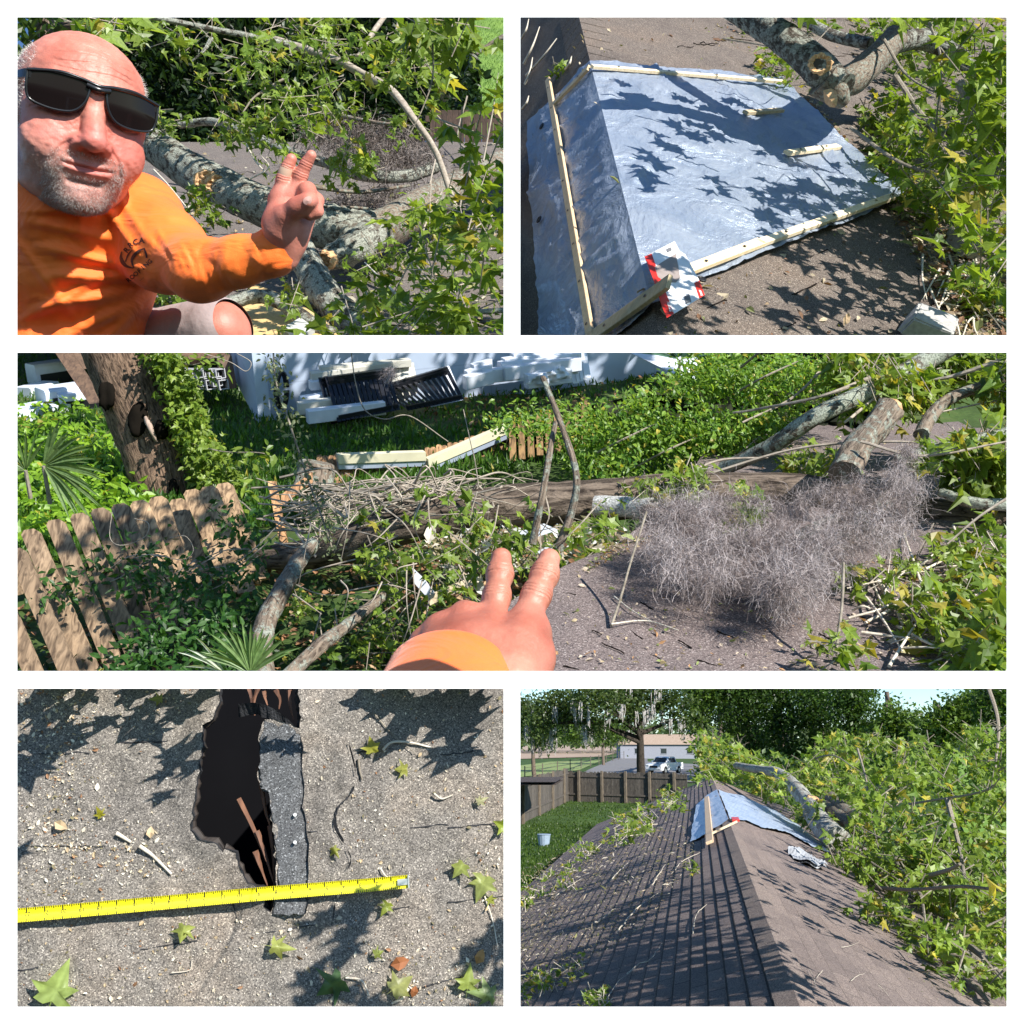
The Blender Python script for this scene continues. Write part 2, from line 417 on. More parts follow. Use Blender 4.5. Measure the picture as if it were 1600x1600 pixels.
def mat_wood(name, c1, c2, rough=.7, scale=1.):
    m, t, b = new_mat(name); o = coords(t, 'Object')
    w = tex(t, 'ShaderNodeTexNoise', coords(t, 'Object', (14 * scale, 14 * scale, 3 * scale)), Scale=2., Detail=6, Distortion=1.2)
    c = ramp(t, w.outputs[0], [(.32, c1), (.66, c2)]); k = tex(t, 'ShaderNodeTexVoronoi', o, Scale=3.1 * scale)
    c = mix(t, ramp(t, k.outputs['Distance'], [(.02, (1, 1, 1)), (.06, (0, 0, 0))]), c, tuple(x * .35 for x in c1))
    c = mix(t, 1.0, c, N(t, 'ShaderNodeAttribute', attribute_name='vc').outputs['Color'], 'MULTIPLY')
    t.links.new(c, b.inputs['Base Color']); b.inputs['Roughness'].default_value = rough
    bump(t, b, w.outputs[0], .35, .003); return m

leaf_mat = mat_leaf('leaf')
leaf_dry = mat_leaf('dry_leaf', .2, .7)
twig_mat = mat_noise('twig_bark', (.12, .10, .075), (.34, .30, .24), 40, .85, .4, .002)
lichen_bark = mat_bark('lichen_bark', (.035, .028, .022), (.15, .125, .095), (.36, .39, .32), .62, 1.3)
dark_bark = mat_bark('furrowed_bark', (.03, .022, .017), (.20, .155, .12), None, 0, .8, 1.3)
cut_wood = mat_noise('split_wood', (.42, .2, .09), (.75, .52, .28), 30, .8, .8, .006, 60)
lumber = mat_wood('pine_lumber', (.62, .47, .30), (.78, .66, .47))
black_mat = mat_plain('black_paint', (.015, .015, .017), .4)
# ------------------------------------------------------------------ white frame added before the camera as collage borders, covering cut edges
panel(0)
white_board, _t, _b = new_mat('white_card'); _b.inputs['Base Color'].default_value = (.99, .99, .99, 1); _b.inputs['Roughness'].default_value = .7
def board():
    d = .45; out = [(-130, -130), (1730, -130), (1730, 1730), (-130, 1730)]
    hs = [(27, 27, 787, 524), (813, 27, 1573, 524), (27, 551, 1573, 1048.5), (27, 1076, 787, 1573), (813, 1076, 1573, 1573)]
    loops = [out] + [[(a, b), (c, b), (c, e), (a, e)] for a, b, c, e in hs]
    th = .0025; m = M(); k = (d + th) / d
    for lp in loops: pass
    uv = np.array([p for lp in loops for p in lp], float)
    f = P(uv[:, 0], uv[:, 1], d)
    g = uv.copy(); i = 4                          # the back edge of every opening is chamfered a touch wider
    for a, b, c, e in hs:
        g[i:i + 4] += np.array([[-5, -5], [5, -5], [5, 5], [-5, 5]]); i += 4
    bk = P(g[:, 0], g[:, 1], d + th); n = len(uv); fwd = cd(0, -1, 0)
    es = []; k0 = 0
    for lp in loops: es += [(k0 + j, k0 + (j + 1) % 4) for j in range(4)]; k0 += 4
    r = geometry.delaunay_2d_cdt([Vector(x) for x in uv], es, [], 0, 1e-5); T = np.array([list(x) for x in r[2]]); V2 = np.array([list(x) for x in r[0]])
    assert len(V2) == n and np.allclose(V2, uv)
    cc = uv[T].mean(1); keep = np.ones(len(T), bool)
    for lp in loops[1:]: keep &= ~pin(cc, lp)
    T = orient(f, T[keep], fwd); m.add(np.concatenate([f, bk]), T)
    m.f[3].append(T[:, ::-1] + n)
    i = 0
    for lp in loops:
        q = len(lp); m.f[4].append(np.array([[i + j, i + (j + 1) % q, n + i + (j + 1) % q, n + i + j] for j in range(q)])); i += q
    o = m.build('collage_border', white_board)
    tag(o, 'white frame with five openings added before the camera as collage borders, covering cut view edges', 'display board')
board()
# ------------------------------------------------------------------ view 4: torn roof and tape measure, seen from above
panel(4)
def hole_view():
    rg = np.random.default_rng(4); d0 = 1.7
    n = RC @ nrm(np.array([.14, -.93, .22])); o = P(400, 1325, d0)
    e = nrm(np.cross(RC @ np.array([0, 0, 1.]), n)); e2 = np.cross(n, e)
    pl = Plane(o, o + e, o + e2)
    sh = mat_shingle('granule_shingle', (.225, .203, .178), (.55, .50, .43), (.07, .064, .06), 640., 4., warm=(.40, .27, .17))
    strip = mat_shingle('bare_shingle_strip', (.115, .118, .122), (.38, .39, .40), (.035, .036, .038), 640., 6., warm=(.1, .11, .12))
    black = mat_plain('attic_dark', (.006, .006, .007), 1, 0, 0)  # the attic's darkness is put into a near-black colour
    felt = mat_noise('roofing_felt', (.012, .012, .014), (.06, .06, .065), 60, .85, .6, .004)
    roof = thing('house_roof', 'speckled grey brown shingle roof torn open above a yellow tape measure', 'house roof', o)
    hole = [(346, 1060), (344, 1092), (333, 1124), (316, 1134), (317, 1160), (309, 1212), (302, 1262), (299, 1297), (312, 1310), (338, 1320), (347, 1332), (350, 1326), (368, 1331), (376, 1358), (386, 1382), (414, 1386), (412, 1420), (424, 1424), (428, 1410), (431, 1384), (431, 1350), (428, 1310),
            (424, 1272), (422, 1240), (405, 1232), (402, 1205), (408, 1190), (404, 1150), (412, 1125), (430, 1124), (454, 1130), (466, 1138), (469, 1120), (466, 1090), (467, 1060)]
    rag = []
    for i in range(len(hole)):
        a, b = np.array(hole[i]), np.array(hole[(i + 1) % len(hole)]); k = max(1, int(np.hypot(*(b - a)) / 6))
        for j in range(k): rag.append(a + (b - a) * j / k + rg.normal(0, 1.1, 2))
    hole = [tuple(x) for x in rag]
    out = [(-60, 1050), (812, 1050), (812, 1640), (-60, 1640)]
    V, F = fill2(out, [hole], 7.0)
    h = .004 * fnoise(V / 100., 1.2, 1) + .0016 * fnoise(V / 100., 6, 2)
    # the torn sheet lifts a little round the hole, and buckles along the crack to the right of it
    H = np.array(hole); dm = np.min(np.hypot(V[:, None, 0] - H[None, ::3, 0], V[:, None, 1] - H[None, ::3, 1]), 1)
    h += .012 * np.exp(-(dm / 22) ** 2)
    crack = np.array([(545, 1160), (556, 1210), (548, 1240), (528, 1262), (524, 1290), (540, 1322), (548, 1345), (535, 1372), (525, 1400), (520, 1440)], float)
    cp = smooth_path(np.c_[crack, np.zeros(len(crack))], 6)[:, :2]
    dx = V[:, None] - cp[None]; j = np.argmin((dx ** 2).sum(2), 1); q = dx[np.arange(len(V)), j]
    h += .007 * np.exp(-((q[:, 0] + 12) / 14) ** 2) * (np.abs(q[:, 1]) < 12)
    p = pl.hit(V[:, 0], V[:, 1], h); F = orient(p, F, pl.n)
    m = M(); m.add(p, F); nh = len(V)
    hp = pl.hit(np.array(hole)[:, 0], np.array(hole)[:, 1], .012); hb = hp - pl.n * .035
    m2 = M(); k = len(hp); m2.add(np.concatenate([hp, hb]), np.array([[i, (i + 1) % k, k + (i + 1) % k, k + i] for i in range(k)]))
    m.build('shingles', sh, roof, True); m2.build('torn_edge', felt, roof)
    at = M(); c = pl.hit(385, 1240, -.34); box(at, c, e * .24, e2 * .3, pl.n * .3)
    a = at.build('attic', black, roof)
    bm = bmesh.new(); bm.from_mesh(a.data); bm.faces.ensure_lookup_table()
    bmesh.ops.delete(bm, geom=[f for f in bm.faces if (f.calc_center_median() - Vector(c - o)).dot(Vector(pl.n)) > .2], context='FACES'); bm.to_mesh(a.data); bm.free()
    dk = M(); q1 = np.array(hole); cen = q1.mean(0); rr = np.random.default_rng(8); inn = q1 + (cen - q1) * (.05 + .045 * fnoise(q1 / 100., 1.6, 5))[:, None] + rr.normal(0, .8, q1.shape); a1 = pl.hit(q1[:, 0], q1[:, 1], -.006); b1 = pl.hit(inn[:, 0], inn[:, 1], -.011); k = len(a1)
    dk.add(np.concatenate([a1, b1, b1 - pl.n * .014]), np.array([[i, (i + 1) % k, k + (i + 1) % k, k + i] for i in range(k)] + [[k + i, k + (i + 1) % k, 2 * k + (i + 1) % k, 2 * k + i] for i in range(k)])); dk.build('broken_decking', mat_wood('old_decking', (.012, .009, .008), (.035, .024, .018)), roof)
    # bare strip of the next shingle, with two nail heads
    s = [(410, 1128), (450, 1132), (470, 1150), (476, 1260), (482, 1330), (480, 1428), (425, 1430), (436, 1380), (430, 1300), (420, 1236), (407, 1228), (404, 1200)]
    rs = np.random.default_rng(3); s = [tuple(np.array(s[i]) * (1 - k_ / 6) + np.array(s[(i + 1) % len(s)]) * k_ / 6 + rs.normal(0, 1.5, 2)) for i in range(len(s)) for k_ in range(6)]
    V, F = fill2(s, (), 8.0); hh = .0135 + .003 * fnoise(V / 60., 1.5, 7) - .006 * np.clip((V[:, 0] - 455) / 25, 0, 1)
    p = pl.hit(V[:, 0], V[:, 1], hh); F = orient(p, F, pl.n); m = M(); m.add(p, F)
    q = pl.hit(np.array(s)[:, 0], np.array(s)[:, 1], .0135); k = len(q); m.add(np.concatenate([q, q - pl.n * .016]), np.array([[i, (i + 1) % k, k + (i + 1) % k, k + i] for i in range(k)]))
    st = tag(m.build('underlying_shingle', strip, roof, True), 'dark bluish bare shingle strip')
    nail = mat_plain('galvanised_nail', (.85, .85, .83), .35, .3)
    for u, v in ((461, 1273), (461, 1316)):
        m = M(); c = pl.hit(u, v, .018); tube(m, [c, c + pl.n * .003], [.0028, .0026], 12); m.build('nail_head', nail, st)
    # rolled dark flap across the top of the hole
    fl = smooth_path([pl.hit(u, v, hh) for u, v, hh in ((372, 1100, -.01), (400, 1098, .012), (425, 1106, .02), (448, 1122, .016), (463, 1138, .008))], 6)
    m = M(); wv = -e2 * .02
    for off in (0,):
        pr = np.concatenate([fl, fl + wv + pl.n * -.012 + fnoise(fl, 20, 3)[:, None] * .003]); k = len(fl)
        m.add(np.concatenate([pr, pr - pl.n * .003]), np.array([[i, i + 1, k + i + 1, k + i] for i in range(k - 1)] + [[2 * k + i, 3 * k + i, 3 * k + i + 1, 2 * k + i + 1] for i in range(k - 1)] + [[i, 2 * k + i, 2 * k + i + 1, i + 1] for i in range(k - 1)]))
    m.build('torn_flap', felt, roof)
    for i, pts in enumerate([((388, 1072), (392, 1110)), ((403, 1075), (398, 1118)), ((412, 1080), (418, 1102)), ((430, 1078), (436, 1108)), ((452, 1078), (459, 1126)),
                             ((372, 1248), (398, 1300), (418, 1352)), ((404, 1198), (414, 1262), (422, 1290)), ((402, 1298), (416, 1340), (427, 1378)), ((421, 1290), (427, 1340), (428, 1384)), ((398, 1330), (418, 1384))]):
        m = M(); pts = [pl.hit(u, v, -.01 - .006 * (i % 3)) for u, v in pts]
        if len(pts) == 2: pts = [pts[0], (pts[0] + pts[1]) / 2 + e * rg.normal(0, .003), pts[1]]
        tube(m, smooth_path(pts, 4), np.linspace(.0042, .001, 9 if len(pts) == 3 else 5), 5, rough=.25, seed=i)
        m.build('wood_splinter', splinter, roof)
    # dark strips put in for the shadow in tab gaps, half filled with litter
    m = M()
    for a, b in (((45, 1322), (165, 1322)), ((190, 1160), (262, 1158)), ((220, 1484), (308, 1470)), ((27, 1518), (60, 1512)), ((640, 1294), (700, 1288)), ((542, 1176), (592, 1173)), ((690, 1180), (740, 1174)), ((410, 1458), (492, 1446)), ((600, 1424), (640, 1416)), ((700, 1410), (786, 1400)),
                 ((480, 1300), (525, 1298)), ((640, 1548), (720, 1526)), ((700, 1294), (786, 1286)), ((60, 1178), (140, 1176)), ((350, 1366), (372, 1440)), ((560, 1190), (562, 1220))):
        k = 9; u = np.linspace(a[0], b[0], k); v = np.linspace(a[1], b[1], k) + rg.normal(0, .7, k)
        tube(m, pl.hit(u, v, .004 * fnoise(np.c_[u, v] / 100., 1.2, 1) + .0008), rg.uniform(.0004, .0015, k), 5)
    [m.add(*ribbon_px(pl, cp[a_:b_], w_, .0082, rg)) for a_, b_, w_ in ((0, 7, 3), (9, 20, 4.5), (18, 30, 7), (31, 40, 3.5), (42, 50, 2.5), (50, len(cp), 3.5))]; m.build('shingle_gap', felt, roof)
    # litter: countless chips, petals and husks
    m = M(); n_ = 1000
    uv = np.c_[rg.uniform(20, 795, n_), rg.uniform(1066, 1585, n_)]
    for (cx, cy, sx, sy, q) in ((95, 1190, 26, 60, 260), (60, 1100, 40, 22, 160), (110, 1360, 34, 40, 160), (250, 1100, 60, 26, 90), (250, 1490, 60, 40, 120), (640, 1530, 90, 26, 170), (120, 1322, 60, 4, 90), (80, 1290, 30, 10, 40), (440, 1440, 40, 12, 90), (760, 1320, 18, 60, 80), (560, 1300, 30, 60, 120), (225, 1350, 30, 16, 60)):
        uv = np.concatenate([uv, np.c_[rg.normal(cx, sx, q), rg.normal(cy, sy, q)]])
    uv = uv[~pin(uv, hole) & ~pin(uv, s)]; q = len(uv); uv = uv[inside(uv[:, 0], uv[:, 1], 4, 2)]; q = len(uv)
    c = pl.hit(uv[:, 0], uv[:, 1], .006 * fnoise(uv / 100., 1.2, 1) * .66 + .0016 * fnoise(uv / 100., 6, 2) + .0022)
    colr = np.array([(.75, .66, .52), (.55, .42, .26), (.32, .17, .09), (.85, .8, .7), (.25, .22, .12)])[rg.choice(5, q, p=[.32, .22, .14, .22, .1])] * rg.uniform(.7, 1.1, (q, 1))
    leaves(m, c, pl.n, rg.gamma(2.0, .0014, q) + .0012, colr, rg, OVATE, tilt=.35)
    tag(m.build('leaf_litter', leaf_dry, None, clip='cull'), 'pale crumbs of bark and leaf litter scattered over the torn speckled roof', 'litter', kind='stuff')
    # tape measure
    t = thing('tape_measure', 'bright yellow tape measure blade laid across the roof below the hole', 'tape measure', pl.hit(330, 1400, .01))
    L = smooth_path([(-70, 1436, 0), (27, 1430, 0), (200, 1415, 0), (400, 1397, 0), (560, 1384, 0), (637, 1377, 0)], 12)
    c = pl.hit(L[:, 0], L[:, 1], .02); T = nrm(np.gradient(c, axis=0)); S = nrm(np.cross(pl.n, T)); hw = .0098
    prof = np.linspace(-1, 1, 9); m = M(); k = len(c)
    v = np.stack([c + S * hw * x + pl.n[None] * (.0035 * x * x) for x in prof], 1); v2 = v - pl.n * .0008
    i = np.arange(k - 1)[:, None] * 9; j = np.arange(8); f = np.stack([i + j, i + 9 + j, i + 10 + j, i + j + 1], -1).reshape(-1, 4)
    L_ = np.concatenate([[0], np.cumsum(np.linalg.norm(np.diff(c, axis=0), axis=1))])
    m.add(v.reshape(-1, 3), f[:, ::-1]); m.add(v2.reshape(-1, 3), f); 
    m.build('blade', mat_plain('yellow_enamel', (.86, .78, .02), .3, 0, .6, .3), t, True)
    hk = M(); box(hk, c[-1] + T[-1] * .001 + pl.n * .002, T[-1] * .001, S[-1] * .0095, pl.n * .005); box(hk, c[-1] - T[-1] * .008 + pl.n * .0042, T[-1] * .008, S[-1] * .0045, pl.n * .0004)
    hk.build('end_hook', mat_plain('steel_hook', (.7, .7, .68), .3, .8), t)
    tk = M(); tot = L_[-1]
    def at(sx, w):
        s_ = tot - sx; p_ = np.array([np.interp(s_, L_, c[:, a]) for a in range(3)]); tt = np.array([np.interp(s_, L_, T[:, a]) for a in range(3)]); return p_, nrm(tt), nrm(np.cross(pl.n, tt))
    for q in range(1, 26 * 8):
        sx = q * .0254 / 8
        if sx > tot - .01: break
        ln = .75 if q % 8 == 0 else .42 if q % 4 == 0 else .26
        p_, tt, ss = at(sx, 0)
        for sd in ((1, -1) if True else ()):
            y0 = sd * hw; y1 = sd * hw * (1 - ln * (1 if q % 8 or sd > 0 else .5)); wv = tt * (.00045 if q % 8 else .0007); a_ = lambda y: p_ + ss * y + pl.n * (.0035 * (y / hw) ** 2 + .0006)
            tk.add([a_(y0) - wv, a_(y1) - wv, a_(y1) + wv, a_(y0) + wv], [[0, 1, 2, 3]])
    ink = mat_plain('tape_ink', (.02, .02, .02), .5); tk.build('tick_marks', ink, t)
    for q in range(1, 25):
        nm = M()
        sx = q * .0254
        if sx > tot - .02: break
        p_, tt, ss = at(sx - .0035 if q < 10 else sx - .001, 0); red = False
        tv, tf = text_mesh(str(q), .0088)
        v = p_ - np.outer(tv[:, 0], tt) - np.outer(tv[:, 1] - .0032, ss) + pl.n * .0007
        nm.add(v, tf); nm.build('inch_number', ink, t)
    # leaves, twigs
    LV = [(92, 1540, .052, 200, (.36, .47, .14), 'large pale green lobed leaf lying near the bottom left corner of the torn roof', 1),
          (287, 1458, .030, 15, (.40, .46, .12), 'folded pale green leaf with two lobes just under the yellow tape', 0), (440, 1478, .034, 280, (.45, .50, .15), 'pale wedge shaped leaf lying below the bare shingle strip', 2),
          (580, 1166, .024, 170, (.42, .42, .06), 'yellow green curled leaf beside a curved pale stalk', 3), (626, 1202, .024, 90, (.44, .46, .12), 'small pointed pale leaf casting a shadow right of the crack', 0),
          (718, 1358, .026, 40, (.36, .42, .12), 'crumpled pale leaf left of the stalked leaf near the right edge', 3), (752, 1384, .036, 20, (.40, .46, .15), 'pale leaf at the top of a long thin stalk near the right edge', 1),
          (524, 1330, .018, 330, (.34, .36, .08), 'tiny yellow green leaf on the crack above the tape', 2), (602, 1418, .02, 30, (.30, .36, .06), 'little yellow green leaf just below the tape end', 1),
          (515, 1540, .05, 60, (.10, .19, .08), 'dark blue green star shaped leaf at the bottom in a patch of shade', 0), (156, 1270, .016, 150, (.40, .38, .04), 'tiny yellow leaf beside a grey husk left of the hole', 4),
          (755, 1552, .04, 100, (.30, .40, .16), 'mid green leaf in the bottom right corner of the torn roof', 2), (732, 1530, .032, 190, (.34, .42, .10), 'narrow green leaf next to a curled brown leaf at the lower right', 1),
          (246, 1092, .018, 85, (.30, .34, .10), 'thin green leaf standing near the top edge left of the hole', 4), (592, 1488, .018, 250, (.30, .36, .10), 'small green leaf left of the brown leaf pile', 0),
          (625, 1538, .034, 240, (.36, .38, .14), 'pale green curled leaf half under a brown leaf', 3), (752, 1250, .018, 250, (.5, .5, .3), 'tiny cream green leaf near the right edge above the tape', 2),
          (783, 1290, .022, 120, (.34, .42, .06), 'bright green leaf cut by the right edge of the torn roof view', 3), (768, 1408, .016, 320, (.42, .46, .1), 'small leaf half way down the long stalk at the right', 0)]
    for k, (u, v, s_, ang, col, lab, var) in enumerate(LV):
        tv, tf = MAPLE[var]; a_ = R(ang); ex = math.cos(a_) * e - math.sin(a_) * e2; ey = -(math.sin(a_) * e + math.cos(a_) * e2)
        bm = bmesh.new(); [bm.verts.new(x) for x in tv]; bm.verts.ensure_lookup_table(); [bm.faces.new([bm.verts[i] for i in q]) for q in tf]
        bmesh.ops.subdivide_edges(bm, edges=bm.edges[:], cuts=2, use_grid_fill=True); bmesh.ops.triangulate(bm, faces=bm.faces[:])
        x = np.array([list(w.co) for w in bm.verts]); ff = np.array([[w.index for w in q.verts] for q in bm.faces]); bm.free()
        x[:, 2] = x[:, 2] * .5 + .06 * fnoise(x[:, :2], .9, k) + .16 + .12 * np.sin(4 * x[:, 0] + k)
        x[:, 2] -= np.abs(x[:, 0]) * .1
        x[:, 1] -= .4
        w = pl.hit(u, v, .007) + s_ * (x[:, :1] * ex + x[:, 1:2] * ey + (x[:, 2:] - x[:, 2].min() * .6) * pl.n)
        m = M(); vein = np.where(np.abs(x[:, :1]) < .03, 1.25, 1.0); m.add(w, ff, np.array(col)[None] * .85 * vein)
        tag(m.build('fallen_leaf', leaf_mat, None, True), lab, 'leaf', 'loose leaves on the torn roof')
    for k, (u, v, s_, ang, lab) in enumerate([(610, 1508, .03, 80, 'curled reddish brown dead leaf near the bottom centre'), (650, 1540, .018, 200, 'small dark brown dead leaf right of the brown leaf pile'), (744, 1506, .024, 30, 'orange brown dead leaf at the lower right'), (85, 1284, .022, 120, 'beige strip of dead leaf near the left edge'), (235, 1310, .018, 0, 'tan curled husk just above a snapped twig')]):
        tv, tf = OVATE[0]; a_ = R(ang); ex = math.cos(a_) * e - math.sin(a_) * e2; ey = math.sin(a_) * e + math.cos(a_) * e2
        x = np.array(tv) * [1.3, 1, 1]; x[:, 2] = .35 * np.abs(x[:, 0]) + .12 * np.sin(5 * x[:, 1]); m = M()
        m.add(pl.hit(u, v, .006) + s_ * (x[:, :1] * ex + x[:, 1:2] * ey + x[:, 2:] * pl.n), tf, (.30, .11, .04) if k < 2 else (.45, .24, .08) if k == 2 else (.6, .45, .28))
        tag(m.build('dead_leaf', leaf_dry), lab, 'leaf', 'dead leaves on the torn roof')
    for pts, r0, colr, lab in [(((182, 1302), (205, 1316)), .0035, 'w', 'short pale snapped twig left of the hole'), (((218, 1322), (240, 1338), (268, 1366)), .0034, 'w', 'grey twig with a yellow bud end left of the hole'),
                         (((598, 1172), (612, 1160), (640, 1160), (674, 1168)), .0024, 'w', 'curved pale leaf stalk right of the hole'), (((582, 1112), (612, 1146), (648, 1176)), .0012, 'd', 'thin dark straight stalk crossing the curved one'),
                         (((757, 1400), (770, 1440), (778, 1482)), .0014, 'w', 'long thin stalk dropping from the leaf at the right edge'), (((678, 1240), (690, 1248), (708, 1242)), .002, 'w', 'tiny bent white twig upper right'),
                         (((638, 1544), (628, 1560), (612, 1568)), .0028, 'w', 'pale twig under the brown leaf pile'), (((594, 1356), (602, 1368), (614, 1374)), .0015, 'w', 'fine white twig touching the tape end'),
                         (((540, 1528), (565, 1532), (577, 1556)), .0018, 'w', 'bent pale stalk beside the dark star leaf'), (((268, 1520), (296, 1516), (300, 1500)), .0009, 'w', 'hair thin white stalk below the folded leaf'),
                         (((560, 1186), (562, 1204), (566, 1218)), .0022, 'd', 'short black twig stub left of the small pointed leaf')]:
        m = M(); q = smooth_path([pl.hit(u, v, .005) for u, v in pts], 6); tube(m, q, np.linspace(r0, r0 * .6, len(q)), 7, rough=.1, col=(1, 1, 1))
        tag(m.build('twig', pale_twig if colr == 'w' else twig_mat, None, True), lab, 'twig', 'twigs on the torn roof')
    # unseen leafy shoots behind the board's bars, placed to cast leaf shadows
    tw = thing('shadow_shoot', 'unseen leafy shoot placed to cast leaf shadows on the torn roof', 'branch', P(650, 1063, 1.4))
    m = M(); lf = M()
    path = [P(u, 1066, d) for u, d in ((815, 1.15), (740, 1.3), (650, 1.4), (560, 1.45))]
    tube(m, smooth_path(path, 5), .0012, 5)
    path2 = [P(u, 1066, d) for u, d in ((560, 1.45), (400, 1.42), (250, 1.48), (120, 1.45))]
    m.build('stem', twig_mat, tw, clip='none')
    up = RC @ np.array([0, .0, 1.])
    for (u, v, q, s_) in ((60, 1105, 5, .06), (95, 1175, 7, .06), (40, 1215, 5, .06), (185, 1105, 6, .05), (230, 1120, 4, .05), (285, 1105, 5, .05), (300, 1180, 5, .045), (290, 1225, 3, .04), (610, 1092, 4, .06), (660, 1105, 6, .065), (705, 1130, 6, .07), (690, 1175, 4, .06), (735, 1100, 4, .05),
                          (545, 1425, 5, .055), (560, 1465, 5, .055), (540, 1500, 3, .05), (772, 1490, 4, .06), (780, 1545, 5, .06), (505, 1562, 4, .06), (415, 1180, 3, .04), (770, 1440, 2, .04), (35, 1330, 2, .04)):
        rr = np.random.default_rng(int(u + v)); g = pl.hit(u, v); tt = np.linspace(.02, 1.6, 400); vv = proj(g + SUN * tt[:, None])[1]; c0 = g + SUN * tt[np.argmin(np.abs(vv - 1066))]
        vd = nrm(c0 - CAM); nn = nrm(np.cross(vd, RC @ np.array([1., 0, 0]))); nn = nn if nn @ up > 0 else -nn; N_ = nn
        sx = RC @ np.array([1., 0, 0]); pos = c0 + sx * rr.normal(0, .028, (q, 1)) + vd * rr.normal(0, .022, (q, 1)); D = rr.normal(size=(q, 3)); Y = nrm(D - np.outer(D @ N_, N_)); X = np.cross(Y, N_)
        for i in range(q):
            tv, tf = MAPLE[i % 5]; lf.add(pos[i] + s_ * (tv[:, :1] * X[i] + tv[:, 1:2] * Y[i] + tv[:, 2:] * .05 * N_), tf, (.08, .15, .03))
    lf.build('foliage', leaf_mat, tw, clip='none')
def ribbon_px(pl, cp, wpx, h, rg):
    t = nrm(np.gradient(cp, axis=0)); n_ = np.c_[-t[:, 1], t[:, 0]]; w = rg.uniform(.2, 1, len(cp)) * wpx; w[0] = w[-1] = .2
    a = cp + n_ * w[:, None] * .5; b = cp - n_ * w[:, None] * .5; k = len(cp)
    p = np.concatenate([pl.hit(a[:, 0], a[:, 1], h), pl.hit(b[:, 0], b[:, 1], h + .004)])
    return p, np.array([[i, i + 1, k + i + 1, k + i] for i in range(k - 1)])
def text_mesh(s, size, bold=0.0, spacing=1.0):
    c = bpy.data.curves.new('txt', 'FONT'); c.body = s; c.size = size; c.align_x = 'CENTER'; c.offset = bold; c.space_character = spacing; c.resolution_u = 3
    o = bpy.data.objects.new('txt', c); COL.objects.link(o)
    me = bpy.data.meshes.new_from_object(o.evaluated_get(bpy.context.evaluated_depsgraph_get()))
    v = np.array([list(x.co) for x in me.vertices]); f = [list(p.vertices) for p in me.polygons]
    bpy.data.objects.remove(o); bpy.data.curves.remove(c); bpy.data.meshes.remove(me)
    return v, f
splinter = mat_wood('splintered_wood', (.07, .03, .018), (.24, .11, .06))
pale_twig = mat_noise('pale_twig', (.42, .36, .28), (.75, .69, .58), 50, .8, .3, .001)
hole_view()
